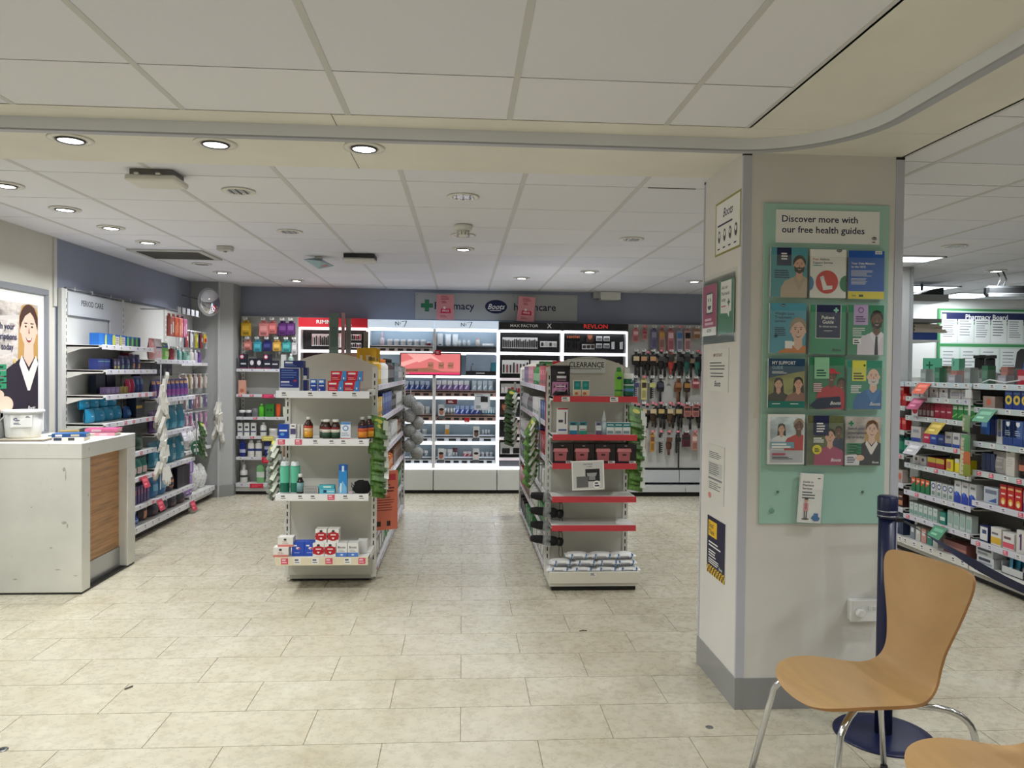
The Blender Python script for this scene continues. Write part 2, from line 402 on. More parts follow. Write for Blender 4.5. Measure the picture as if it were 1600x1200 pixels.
fin_me = fin.mesh('louvre')
def downlight(x, y, lit, label, watts=None, group=None):
    t = thing('downlight', label, 'ceiling light', (x, y, CEIL), 0.0, group)
    mk('bezel', bez_me, t)
    if lit:
        mk('gimbal', gim_me, t); mk('lens', len_me, t)
        ld = bpy.data.lights.new('downlight_beam', 'AREA'); ld.shape = 'DISK'; ld.size = 0.10
        ld.energy = watts or LAMP_W; ld.color = (0.97, 0.99, 1.0); ld.spread = R(136)
        lo = bpy.data.objects.new('lamp_beam', ld); COL.objects.link(lo); lo.parent = t; lo.location = (0, 0, -0.016)
    else:
        mk('reflector', ref_me, t); mk('louvre', fin_me, t)
cx = lambda k: GX + 0.6*(k+0.5)
ry = lambda k: GY + 0.6*(k+0.5)
for x, l in ((-1.64, 'lit gimbal downlight in the smooth ceiling border, leftmost of three'), (-1.05, 'lit gimbal downlight in the smooth ceiling border, middle of three'), (-0.43, 'lit gimbal downlight in the smooth ceiling border, rightmost of three')):
    downlight(x, 3.29, True, l, group='border downlights')
for k, y in enumerate((4.164, 4.764, 5.364, 5.964)):
    downlight(cx(-3), y, True, ['lit ceiling downlight cut by the left edge, nearest of the row over the counter', 'second lit downlight of the row over the counter', 'third lit downlight of the row over the counter', 'fourth lit downlight of the row over the counter, by the air grille'][k], group='downlights over the counter')
for c, r, l in ((-3, 7, 'lit downlight beyond the dark air grille near the corner pillar'), (-2, 8, 'lit downlight close to the back wall left of centre'),
                (1, 4, 'lit downlight right behind the smoke detector'), (2, 7, 'lit downlight above the right shelving run near the back wall'),
                (3, 6, 'lit downlight over the aisle right of the right shelving run'), (5, 7, 'lit downlight beside the white column near the back wall'),
                (9, 5, 'lit downlight over the dispensary')):
    downlight(cx(c), ry(r), True, l)
for c, r, l in ((-1, 1, 'unlit louvred downlight near the white wireless box'), (1, 1, 'unlit louvred downlight in the centre of the ceiling'), (-1, 3, 'unlit louvred downlight left of the exit sign'),
                (1, 3, 'unlit louvred downlight under the smoke detector'), (3, 3, 'unlit louvred downlight right of centre'), (7, 3, 'unlit louvred downlight over the medicine shelves'), (-3, 6, 'unlit louvred downlight beside the dark air grille')):
    downlight(cx(c), ry(r), False, l)
# lamps of the same kind outside the picture: behind the camera, over the aisles the column hides, in the dispensary
HID = [(-2.4, 1.2), (-1.3, 1.2), (0.0, 1.2), (-2.4, 0.0), (-1.3, 0.0), (0.0, 0.0), (-2.4, -1.2), (-0.1, -1.2), (0.55, 0.6),
       (2.4, 2.4), (3.4, 2.4), (2.4, 0.9), (3.4, 0.9), (4.6, 2.4), (4.6, 0.9), (2.4, 4.4), (2.4, 5.6)]
for i, (x, y) in enumerate(HID):
    downlight(x, y, True, 'lit downlight outside the picture, ' + ('over the left of the waiting area' if x < -1.5 else 'over the middle of the waiting area' if x < 1 else 'right of the column') + ' %s' % ('one', 'two', 'three', 'four', 'five', 'six', 'seven', 'eight', 'nine', 'ten', 'eleven', 'twelve', 'thirteen', 'fourteen', 'fifteen', 'sixteen', 'seventeen')[i], LAMP_W*(0.72 if y < 3 else 1.0), group='downlights outside the view')
# ================================================================ PRINTED MATTER
class Pr:
    """flat print on a card: u runs 0..1 across the width, v upward in the same unit; every shape lies a hair in front of the last"""
    def __init__(s, mb, x0, x1, z0, z1, y): s.mb, s.x0, s.w, s.z0, s.h, s.y = mb, x0, x1-x0, z0, (z1-z0)/(x1-x0), y
    def _y(s): s.y -= 0.00012; return s.y
    def poly(s, pts, m):
        for ax, lim, sg in ((0, 0, 1), (0, 1, -1), (1, 0, 1), (1, s.h, -1)):
            out = []
            for i in range(len(pts)):
                a, b = pts[i-1], pts[i]; ia, ib = sg*(a[ax]-lim) >= 0, sg*(b[ax]-lim) >= 0
                if ia != ib:
                    t = (lim-a[ax])/(b[ax]-a[ax]); out.append((a[0]+t*(b[0]-a[0]), a[1]+t*(b[1]-a[1])))
                if ib: out.append(b)
            pts = out
            if len(pts) < 3: return s
        s.mb.poly([(s.x0+u*s.w, s.z0+v*s.w) for u, v in pts], s._y(), m); return s
    def rect(s, u0, u1, v0, v1, m): return s.poly([(u0, v0), (u1, v0), (u1, v1), (u0, v1)], m)
    def ell(s, u, v, ru, rv, m, n=20, rot=0.0, a0=0, a1=360):
        pts = []
        for i in range(n):
            a = R(a0 + (a1-a0)*i/(n if a1-a0 == 360 else n-1)); x, z = ru*math.cos(a), rv*math.sin(a)
            pts.append((u + x*math.cos(rot) - z*math.sin(rot), v + x*math.sin(rot) + z*math.cos(rot)))
        return s.poly(pts, m)
    def text(s, t, u, v, size, m, align='l', wide=1.0, slant=0.0):
        s.mb.text(t, s.x0+u*s.w, s.z0+v*s.w, s._y(), size*s.w, m, align, wide, slant); return s
    def greek(s, u, v, w, n, dv, h, m, seed=1):
        rr = random.Random(seed); y = s._y()
        for i in range(n):
            s.mb.rect(s.x0+u*s.w, s.x0+(u+w*rr.uniform(0.7, 1))*s.w, s.z0+(v-i*dv-h)*s.w, s.z0+(v-i*dv)*s.w, y, m)
        return s
    def cross(s, u, v, r, m):
        k = r*0.36; return s.rect(u-r, u+r, v-k, v+k, m).rect(u-k, u+k, v-r, v+r, m)
    def person(s, u, v, k, skin, hair, cloth, beard=None, long=None, cap=None, bald=False, collar=None, tie=None):
        """head and shoulders: (u, v) is the chin, k the head height"""
        def P(*q): return [(u+a*k, v+b*k) for a, b in q]
        if long: s.poly(P((-0.42, 0.75), (-0.3, 1.05), (0.1, 1.13), (0.4, 0.95), (0.5, 0.3), (0.55, -0.6), (0.35, -0.95), (0.12, -0.6), (-0.15, -0.2), (-0.48, -0.35)), long)
        s.poly(P((-1.25, -3), (-1.2, -1.0), (-0.95, -0.55), (-0.3, -0.25), (0.3, -0.25), (0.95, -0.55), (1.2, -1.0), (1.25, -3)), cloth)
        s.poly(P((-0.2, 0.15), (-0.22, -0.28), (0, -0.5), (0.22, -0.28), (0.2, 0.15)), skin)
        if collar: s.poly(P((-0.32, -0.2), (0, -0.62), (0.32, -0.2), (0.42, -0.42), (0.05, -1.1), (-0.05, -1.1), (-0.42, -0.42)), collar)
        if tie: s.poly(P((-0.07, -0.5), (0.07, -0.5), (0.12, -1.6), (0, -1.75), (-0.12, -1.6)), tie)
        if not bald: s.ell(u, v+0.62*k, 0.41*k, 0.48*k, hair)
        s.ell(u, v+0.46*k, 0.345*k, 0.47*k, skin)
        for sg in (-1, 1): s.ell(u+sg*0.35*k, v+0.45*k, 0.06*k, 0.11*k, skin, 8)
        if not bald: s.poly(P((0.02, 1.06), (-0.22, 1.02), (-0.4, 0.78), (-0.39, 0.42), (-0.31, 0.62), (-0.16, 0.80), (0.06, 0.90)), hair).poly(P((0.02, 1.06), (0.06, 0.90), (0.2, 0.80), (0.32, 0.60), (0.39, 0.42), (0.4, 0.78), (0.24, 1.02)), hair)
        if beard: s.poly(P((-0.34, 0.42), (-0.2, 0.3), (0, 0.34), (0.2, 0.3), (0.34, 0.42), (0.3, 0.08), (0, -0.08), (-0.3, 0.08)), beard)
        dk = M((50, 36, 32))
        for sg in (-1, 1):
            s.ell(u+sg*0.14*k, v+0.53*k, 0.045*k, 0.026*k, dk, 8); s.rect(u+(sg*0.14-0.07)*k, u+(sg*0.14+0.07)*k, v+0.6*k, v+0.625*k, M(tuple(int(c*0.6) for c in (90, 60, 45))))
        s.poly(P((-0.035, 0.36), (0.05, 0.35), (0.0, 0.53)), M((176, 122, 100)))
        s.poly(P((-0.15, 0.26), (0, 0.2), (0.15, 0.26), (0.08, 0.15), (0, 0.12), (-0.08, 0.15)), M((150, 60, 60)))
        s.poly(P((-0.12, 0.25), (0, 0.2), (0.12, 0.25), (0.06, 0.185), (-0.06, 0.185)), M((240, 236, 230)))
        if cap:
            s.ell(u, v+0.72*k, 0.42*k, 0.38*k, cap, 20, 0, 0, 180); s.poly(P((-0.1, 0.72), (0.72, 0.66), (0.7, 0.76), (0.1, 0.88)), cap)
        return s
def oval_logo(p, u, v, r, fg=None, bg=None):
    """navy oval with the flowing white name"""
    p.ell(u, v, r, r*0.62, bg or M(NAVY), 28); fg = fg or M((240, 240, 240))
    p.text('Boots', u-r*0.02, v-r*0.22, r*0.68, fg, 'c', 0.95, 0.35); p.rect(u-r*0.55, u+r*0.45, v-r*0.36, v-r*0.31, fg)
    return p

SK1, SK2, SK3 = M((226, 176, 150)), M((112, 74, 56)), M((236, 196, 176))
HD, HB, HG, HW = M((40, 28, 24)), M((176, 132, 84)), M((168, 150, 130)), M((220, 216, 210))
TEAL, MINT, GREEN = M((84, 160, 176)), M((170, 210, 198), 0.25, name='mint_acrylic'), M((52, 140, 104))
INK, WH, NV = M((24, 28, 74)), M((244, 244, 242)), M(NAVY)
def leaf1(p):
    p.rect(0, 1, 0, 2, TEAL).rect(0.16, 0.56, 0.84, 2, NV); p.greek(0.28, 1.18, 0.2, 3, 0.07, 0.04, WH, 3)
    p.greek(0.1, 0.72, 0.42, 4, 0.06, 0.03, INK, 5).person(0.78, 0.66, 0.42, SK1, HD, M((202, 184, 164)), beard=HD, collar=M((190, 170, 150)))
def leaf2(p):
    p.rect(0, 1, 0, 2, WH).text('Free', 0.08, 1.0, 0.085, M((214, 60, 60))).text('Asthma', 0.27, 1.0, 0.085, INK).text('Support Service', 0.08, 0.91, 0.085, INK).greek(0.08, 0.87, 0.34, 1, 0.1, 0.02, M((90, 150, 170)))
    oval_logo(p, 0.8, 1.27, 0.075)
    p.ell(-0.02, 0.38, 0.13, 0.2, M((70, 130, 190))).ell(1.0, 0.38, 0.18, 0.22, M((40, 130, 90))).ell(0.47, 0.42, 0.31, 0.31, M((214, 54, 50)), 28)
    p.poly([(0.28, 0.54), (0.36, 0.57), (0.47, 0.32), (0.62, 0.33), (0.62, 0.23), (0.37, 0.2)], WH).poly([(0.27, 0.55), (0.37, 0.59), (0.4, 0.52), (0.3, 0.48)], M((225, 230, 235)))
def leaf3(p):
    p.rect(0, 1, 0.2, 2, M((28, 92, 190))).rect(0, 1, 0, 0.19, M((238, 222, 60))).text('Your Data Matters', 0.08, 0.92, 0.085, WH).text('to the NHS', 0.08, 0.83, 0.085, WH)
    p.greek(0.08, 0.76, 0.6, 5, 0.035, 0.012, WH, 2).greek(0.08, 0.54, 0.55, 5, 0.035, 0.012, WH, 4).rect(0.74, 0.93, 1.2, 1.29, WH).text('NHS', 0.835, 1.215, 0.075, M((28, 92, 190)), 'c', 1, 0.2)
    p.text('NHS', 0.1, 0.06, 0.06, M((30, 70, 50))).rect(0.3, 0.42, 0.05, 0.11, M((40, 90, 60)))
def leaf4(p):
    p.rect(0, 1, 0, 2, M((86, 164, 190))).text('Weight Loss', 0.14, 1.02, 0.105, INK).text('Treatment', 0.14, 0.92, 0.105, INK).text('service', 0.14, 0.82, 0.105, INK).greek(0.14, 0.68, 0.34, 5, 0.05, 0.022, INK, 3)
    oval_logo(p, 0.36, 1.27, 0.06); p.person(0.78, 0.34, 0.56, SK3, HG, M((214, 130, 62))).cross(0.17, 0.45, 0.05, M((30, 70, 90))).rect(0.42, 0.62, 0.12, 0.32, WH).rect(0.62, 0.68, 0.2, 0.3, WH)
def leaf5(p):
    p.rect(0, 1, 0, 2, M((62, 150, 112))).rect(0.16, 0.86, 0.42, 1.34, WH).rect(0.175, 0.845, 0.435, 1.34, NV).cross(0.72, 1.18, 0.07, M((150, 220, 190)))
    p.text('Patient', 0.5, 0.94, 0.13, WH, 'c').text('Guide', 0.5, 0.82, 0.13, WH, 'c').text('for clinical services', 0.5, 0.72, 0.065, WH, 'c').rect(0.38, 0.62, 0.62, 0.632, WH)
    p.text('Boots', 0.62, 0.08, 0.11, NV, 'l', 0.95, 0.35)
def leaf6(p):
    p.rect(0, 1, 0, 2, M((56, 140, 104))).rect(0.16, 0.56, 0.8, 2, M((196, 168, 214))).greek(0.22, 1.04, 0.28, 3, 0.06, 0.035, M((80, 50, 110))).ell(0.36, 1.2, 0.08, 0.08, M((120, 90, 150))).ell(0.36, 1.2, 0.055, 0.055, M((196, 168, 214)))
    p.greek(0.14, 0.72, 0.34, 5, 0.05, 0.022, WH, 2).person(0.8, 0.72, 0.44, SK2, M((20, 14, 12)), M((226, 218, 230)), beard=M((24, 16, 14)), collar=M((240, 236, 244)), tie=M((40, 34, 50))).rect(0.14, 0.36, 0.28, 0.44, WH).greek(0.17, 0.4, 0.16, 2, 0.06, 0.03, INK)
def leaf7(p):
    p.rect(0, 1, 0, 0.18, M((40, 128, 118))).rect(0, 1, 0.18, 2, M((26, 70, 108))).poly([(0, 0.8), (0.3, 0.86), (1, 1.0), (1, 0.2), (0, 0.2)], M((150, 150, 92), 0.5, kind='photo'))
    p.text('MY SUPPORT', 0.1, 1.16, 0.13, WH, 'l', 0.85).text('GUIDE', 0.1, 1.04, 0.12, M((150, 190, 200)), 'l', 0.85).greek(0.1, 0.98, 0.42, 2, 0.04, 0.016, WH)
    p.person(0.28, 0.5, 0.28, SK1, HD, M((60, 50, 48)), long=HD).person(0.82, 0.5, 0.3, SK1, HD, M((150, 110, 100)), long=HD).rect(0, 1, 0, 0.18, M((40, 128, 118))).greek(0.1, 0.12, 0.3, 1, 0.1, 0.02, WH).greek(0.6, 0.12, 0.3, 1, 0.1, 0.02, WH)
def leaf8(p):
    p.rect(0, 1, 0, 2, M((44, 130, 92))).person(0.9, 0.52, 0.3, SK2, HD, M((150, 36, 52))).person(0.62, 0.72, 0.34, SK2, HD, M((190, 36, 56)), cap=M((206, 30, 60)))
    p.poly([(0, 0.1), (0.25, 0.3), (0.85, 0.34), (0.9, 0.05), (0.2, 0)], M((28, 40, 74))).rect(0.14, 0.55, 0.82, 2, M((150, 210, 170))).greek(0.2, 1.06, 0.28, 3, 0.07, 0.035, M((20, 80, 60))).greek(0.12, 0.7, 0.3, 5, 0.05, 0.03, M((230, 190, 196)), 4)
    p.text('Boots', 0.58, 0.12, 0.13, WH, 'l', 0.95, 0.35)
def leaf9(p):
    p.rect(0, 1, 0, 2, M((60, 146, 122))).person(0.76, 0.66, 0.46, SK3, HW, M((52, 108, 172)), beard=HW, bald=True, collar=M((70, 130, 190))).rect(0.16, 0.55, 0.76, 2, M((226, 222, 84))).greek(0.2, 0.98, 0.3, 3, 0.07, 0.04, M((70, 80, 30))).cross(0.5, 1.18, 0.035, M((50, 90, 40)))
    p.greek(0.13, 0.64, 0.3, 5, 0.045, 0.025, WH, 2).text('Boots', 0.66, 0.1, 0.13, WH, 'l', 0.95, 0.35)
def leaf10(p):
    p.rect(0, 1, 0, 2, WH).rect(0.05, 0.96, 0.04, 0.38, M((196, 198, 206))).rect(0.05, 0.96, 0.38, 1.28, M((196, 210, 218), 0.5, kind='photo'))
    q = Pr(p.mb, p.x0+0.05*p.w, p.x0+0.96*p.w, p.z0+0.38*p.w, p.z0+1.28*p.w, p.y)
    q.person(0.34, 0.5, 0.26, SK1, HD, M((232, 234, 238)), long=HD).person(0.86, 0.55, 0.36, SK2, HG, M((196, 52, 52))).rect(0.0, 0.72, 0.06, 0.24, M((120, 170, 190))); q.greek(0.04, 0.2, 0.6, 2, 0.08, 0.05, WH); p.y = q.y
    p.greek(0.1, 0.3, 0.5, 1, 0.1, 0.05, M((190, 90, 110))).greek(0.1, 0.2, 0.6, 2, 0.04, 0.02, M((100, 100, 110)))
def leaf11(p):
    p.rect(0, 1, 0, 2, M((92, 98, 62), 0.5, kind='photo')).person(0.86, 0.8, 0.24, SK2, HD, M((34, 48, 84))).person(0.62, 0.6, 0.36, SK1, HD, M((176, 64, 110))).rect(0.16, 0.58, 0.8, 2, NV).greek(0.24, 1.14, 0.24, 4, 0.07, 0.035, WH)
    p.greek(0.16, 0.74, 0.3, 3, 0.05, 0.028, WH).ell(0.26, 0.42, 0.13, 0.13, M((226, 214, 60))).greek(0.19, 0.46, 0.14, 3, 0.04, 0.02, INK).text('Boots', 0.64, 0.1, 0.13, WH, 'l', 0.95, 0.35)
def leaf12(p, big=False):
    p.rect(0, 1, 0, 2.2, M((178, 170, 166), 0.5, kind='photo')).cross(0.16, 1.12, 0.07, M((24, 130, 84)))
    p.person(0.74, 0.76, 0.42, SK3, M((112, 78, 56)), M((34, 26, 44)), long=M((196, 156, 96)), collar=M((238, 232, 226)))
    for i, t in enumerate(('Switch your', 'prescriptions', 'to us today')): p.text(t, 0.06, 0.96-0.115*i, 0.1, INK)
    for i in range(4): p.rect(0.05, 0.45, 0.53-0.075*i, 0.59-0.075*i, M((40, 138, 96))).greek(0.12, 0.572-0.075*i, 0.26, 1, 0.1, 0.026, M((14, 60, 44)), i)
    p.poly([(0, 0), (0, 0.26), (0.3, 0.3), (0.42, 0.2), (0.4, 0)], M((226, 226, 230))).greek(0.06, 0.22, 0.24, 4, 0.045, 0.022, INK).ell(0.42, 0.2, 0.12, 0.08, SK3, 14)
    p.text('Boots', 0.76, 0.06, 0.08, WH, 'l', 0.95, 0.35)
LEAVES = [(leaf1, 'teal leaflet with a bearded man in a beige shirt'), (leaf2, 'white asthma support leaflet with a red circle and inhaler'), (leaf3, 'blue data leaflet with a yellow bottom strip'),
          (leaf4, 'turquoise weight loss leaflet with a laughing woman in orange'), (leaf5, 'green patient guide leaflet with a navy panel'), (leaf6, 'green leaflet with a lilac box and a man in shirt and tie'),
          (leaf7, 'dark support guide leaflet with two women outdoors'), (leaf8, 'green leaflet with a man in a red cap and jacket'), (leaf9, 'green leaflet with a yellow box and a white-bearded man in blue'),
          (leaf10, 'white-edged leaflet with a pharmacist and a customer in red'), (leaf11, 'outdoor photo leaflet with a woman in a pink jacket'), (leaf12, 'leaflet about switching prescriptions with a long-haired woman in dark jacket')]
BOXES = [(1.306, 1.789, 2.004), (1.478, 1.789, 2.0), (1.648, 1.787, 1.998), (1.305, 1.55, 1.767), (1.482, 1.547, 1.762), (1.650, 1.546, 1.764),
         (1.303, 1.314, 1.529), (1.483, 1.309, 1.536), (1.647, 1.311, 1.525), (1.307, 1.071, 1.290), (1.480, 1.068, 1.286), (1.646, 1.069, 1.282)]
# ---- the mint board on the column front
bd = thing('leaflet_board', 'mint green leaflet board with clear pockets on the white column', 'notice board', (1.564, CY0-0.0005, 0.0))
MB().cbox(-0.279, 0.279, -0.008, 0.0, 0.81, 2.195, 0.002, MINT).obj('board', bd)
hb = MB().box(-0.228, 0.231, -0.013, -0.008, 2.025, 2.166, WH); p = Pr(hb, -0.228, 0.231, 2.025, 2.166, -0.0131)
p.text('Discover more with', 0.055, 0.195, 0.088, INK, 'l', 1.03).text('our free health guides', 0.055, 0.095, 0.088, INK, 'l', 1.03); oval_logo(p, 0.95, 0.055, 0.024); p.greek(0.93, 0.025, 0.04, 1, 0.1, 0.008, INK)
hb.obj('header_panel', bd, label='white header panel with navy lettering')
for sx in (-0.2, 0.18):
    MB().lathe([(0.006, 0), (0.004, 0.003)], M((90, 120, 110)), 10).obj('screw', bd, (sx, -0.0115, 0.95)).rotation_euler = (R(90), 0, 0)
MB().lathe([(0.011, 0), (0.007, 0.004)], M((120, 170, 150)), 12).obj('screw', bd, (-0.225, -0.012, 0.868)).rotation_euler = (R(90), 0, 0)
AC = M((226, 240, 236), 0.05, kind='acrylic', name='clear_acrylic')
def pocket(x0, z0, z1, w=0.172, d=0.032):
    h = (z1-z0)*0.84
    mb = MB().box(x0, x0+w, -d, -d+0.0015, z0-0.004, z0+h, AC).box(x0, x0+0.0015, -d, -0.009, z0-0.004, z0+h, AC).box(x0+w-0.0015, x0+w, -d, -0.009, z0-0.004, z0+h, AC)
    return mb.box(x0, x0+w, -d, -0.009, z0-0.006, z0-0.004, AC)
for i, ((fn, lab), (x0, z0, z1)) in enumerate(zip(LEAVES, BOXES)):
    pocket(x0-1.564-0.002, z0, z1).obj('pocket', bd)
    h = z1-z0-0.004; w_ = 0.160
    mb = MB().box(0, w_, 0.0, 0.010, 0, h, M((230, 228, 222))); fn(Pr(mb, 0, w_, 0, h, -0.0002))
    o = solo(mb, 'leaflet', lab, 'leaflet', (x0+0.004, CY0-0.028, z0+0.001), 0, 'leaflets in the board pockets')
    if i in (2, 11, 7): o.rotation_euler = (0, R(random.uniform(-1.0, 1.6)), 0)
pocket(1.432-1.564, 0.818, 0.99, 0.12, 0.036).obj('pocket', bd)
mb = MB().box(0, 0.1, 0.0, 0.012, 0, 0.212, WH); p = Pr(mb, 0, 0.1, 0, 0.212, -0.0002)
for i, t in enumerate(('Guide to', 'Pharmacy', 'Services')): p.text(t, 0.1, 1.72-0.14*i, 0.13, INK)
p.greek(0.1, 1.34, 0.6, 3, 0.12, 0.05, M((70, 70, 90))); p.greek(0.75, 1.95, 0.16, 1, 0.1, 0.04, INK)
p.ell(0.3, 0.16, 0.17, 0.04, M((90, 90, 90))).rect(0.23, 0.28, 0.16, 0.55, M((70, 60, 60))).rect(0.32, 0.37, 0.16, 0.55, M((70, 60, 60))).rect(0.2, 0.4, 0.5, 0.85, M((226, 140, 150))).rect(0.285, 0.315, 0.6, 0.85, M((120, 30, 60))).ell(0.3, 0.97, 0.09, 0.11, SK1).ell(0.3, 1.04, 0.09, 0.05, HD)
p.poly([(0.55, 0.2), (0.62, 0.32), (0.8, 0.34), (0.95, 0.22), (0.9, 0.1), (0.7, 0.08)], M((40, 110, 180))).rect(0.66, 0.86, 0.24, 0.42, M((40, 110, 180)))
o = solo(mb, 'leaflet', 'slim white pharmacy services guide with a small cartoon man', 'leaflet', (1.447, CY0-0.032, 0.822)); o.rotation_euler = (0, R(3), 0)

# ---- notices on the left face of the column (they face -X)
def notice(name, label, cat, yc, z0, z1, w, draw, t=0.002, back=None, off=0.0):
    h = z1-z0; mb = MB().box(-w/2, w/2, -t, 0, 0, h, back or WH); p = Pr(mb, -w/2, w/2, 0, h, -t-0.0001); draw(p)
    return solo(mb, name, label, cat, (CX0-0.001-off, yc, z0), R(-90))
def n1(p):
    p.rect(0, 1, 0, 2, M((158, 150, 70))).rect(0.035, 0.965, 0.03, p.h-0.03, WH).text('Boots', 0.5, p.h-0.24, 0.17, INK, 'c', 0.95, 0.35).greek(0.1, 0.43, 0.8, 1, 0.05, 0.025, INK)
    for i in range(4):
        u = 0.17+0.22*i; p.ell(u, 0.26, 0.05, 0.09, M((60, 60, 64)), 10).ell(u, 0.28, 0.03, 0.04, WH, 8).greek(u-0.06, 0.1, 0.12, 1, 0.1, 0.02, INK)
def n2(p):
    p.rect(0, 1, 0, 2, M((170, 40, 104))).rect(0.25, 0.75, 0.52, 1.04, INK).rect(0.29, 0.71, 0.56, 1.0, WH).ell(0.42, 0.86, 0.03, 0.05, INK, 8).ell(0.58, 0.86, 0.03, 0.05, INK, 8).ell(0.5, 0.72, 0.13, 0.1, INK, 14, 0, 180, 360).rect(0.38, 0.62, 0.725, 0.75, WH)
    p.greek(0.18, 0.42, 0.64, 2, 0.1, 0.06, M((230, 190, 210))).rect(0, 1, 0, 0.2, WH).text('NOW', 0.5, 0.08, 0.12, INK, 'c', 1, 0.3)
def n3(p):
    p.rect(0, 1, 0, 2, M((24, 122, 86))).poly([(0.16, 0.48), (0.6, 0.46), (0.72, 0.36), (0.74, 0.48), (0.86, 0.5), (0.86, 1.2), (0.16, 1.2)], WH)
    p.text('Ask our', 0.22, 1.02, 0.12, INK).text('Pharmacist', 0.22, 0.88, 0.12, INK).text('today', 0.22, 0.74, 0.12, INK).cross(0.7, 0.7, 0.08, M((24, 122, 86))).greek(0.22, 0.64, 0.4, 1, 0.1, 0.025, M((200, 60, 60)))
def n4(p):
    p.rect(0, 1, 0, 2, M((226, 226, 220))); p.text('IMPORTANT', 0.5, 0.56, 0.075, M((120, 60, 60)), 'c').greek(0.12, 0.47, 0.76, 3, 0.05, 0.018, M((80, 80, 84))).greek(0.16, 0.3, 0.68, 2, 0.05, 0.018, M((80, 80, 84)), 5).text('Boots', 0.5, 0.08, 0.13, INK, 'c', 0.95, 0.35)
def n5(p):
    p.rect(0, 1, 0, 2, M((222, 222, 216))).greek(0.12, 0.98, 0.74, 4, 0.035, 0.014, M((90, 90, 94))).rect(0.1, 0.9, 0.5, 0.78, M((200, 202, 200))).greek(0.14, 0.75, 0.66, 6, 0.04, 0.014, M((90, 90, 94)), 3).rect(0.1, 0.9, 0.43, 0.47, M((130, 134, 140))).greek(0.14, 0.38, 0.7, 4, 0.04, 0.014, M((90, 90, 94)), 8).ell(0.2, 0.1, 0.1, 0.06, M((220, 150, 140)))
def n6(p):
    p.rect(0, 1, 0, 2, M((24, 28, 62))).rect(0, 1, 0, 0.16, M((235, 190, 40), 0.5, kind='check')).rect(0.07, 0.55, 0.72, 1.02, M((240, 196, 40))).text('Stop!', 0.11, 0.89, 0.13, INK).text('Think', 0.11, 0.76, 0.13, INK)
    p.greek(0.1, 0.62, 0.7, 2, 0.06, 0.026, WH).greek(0.1, 0.46, 0.5, 3, 0.05, 0.022, WH, 4).greek(0.1, 0.3, 0.6, 3, 0.04, 0.018, WH, 6).text('Boots', 0.78, 0.19, 0.08, WH, 'c', 0.95, 0.35)
notice('hygiene_notice', 'white hand hygiene notice with a gold border high on the column', 'notice', 3.385, 2.01, 2.26, 0.33, n1)
for nm, lb, yc, fn in (('appointment_poster', 'magenta poster with a smiling clipboard in a clear holder on the column', 3.602, n2), ('pharmacist_poster', 'green ask-our-pharmacist poster in a clear holder on the column', 3.375, n3)):
    notice(nm, lb, 'poster', yc, 1.64, 1.885, 0.2, fn, off=0.006)
t = thing('poster_holder', 'clear acrylic double holder round the magenta and green posters', 'holder', (CX0, 3.49, 1.6), R(-90))
MB().box(-0.235, 0.235, -0.004, -0.001, 0, 0.33, AC).obj('back_plate', t); MB().box(-0.235, -0.002, -0.013, -0.011, 0, 0.31, AC).obj('pocket', t); MB().box(0.002, 0.235, -0.013, -0.011, 0, 0.31, AC).obj('pocket', t)
MB().box(-0.235, 0.235, -0.013, -0.004, 0.0, 0.003, AC).obj('ledge', t)
notice('paper_notice', 'laminated paper notice with centred text below the clear poster holder', 'notice', 3.49, 1.375, 1.575, 0.29, n4)
notice('licence_sheet', 'grey printed certificate sheet in a plastic sleeve, halfway up the column', 'notice', 3.50, 0.85, 1.12, 0.24, n5)
notice('warning_poster', 'navy stop and think poster with a chequered yellow band', 'poster', 3.475, 0.50, 0.775, 0.25, n6)

# ---- double socket on the column front
t = thing('wall_socket', 'white double wall socket low on the column', 'socket', (1.755, CY0, 0.392))
MB().cbox(-0.068, 0.072, -0.034, 0, 0, 0.09, 0.005, M((236, 236, 234), 0.35)).obj('back_box', t)
MB().cbox(-0.07, 0.074, -0.041, -0.034, -0.001, 0.091, 0.002, M((240, 240, 238), 0.3)).obj('face_plate', t)
for x in (0.008, 0.03): MB().cbox(x, x+0.012, -0.045, -0.041, 0.05, 0.066, 0.001, M((226, 226, 226))).obj('switch', t)
q = MB().lathe([(0.02, 0), (0.02, 0.02), (0.014, 0.028)], M((232, 232, 230), 0.4), 18).obj('plug', t, (-0.034, -0.041, 0.04)); q.rotation_euler = (R(90), 0, 0)

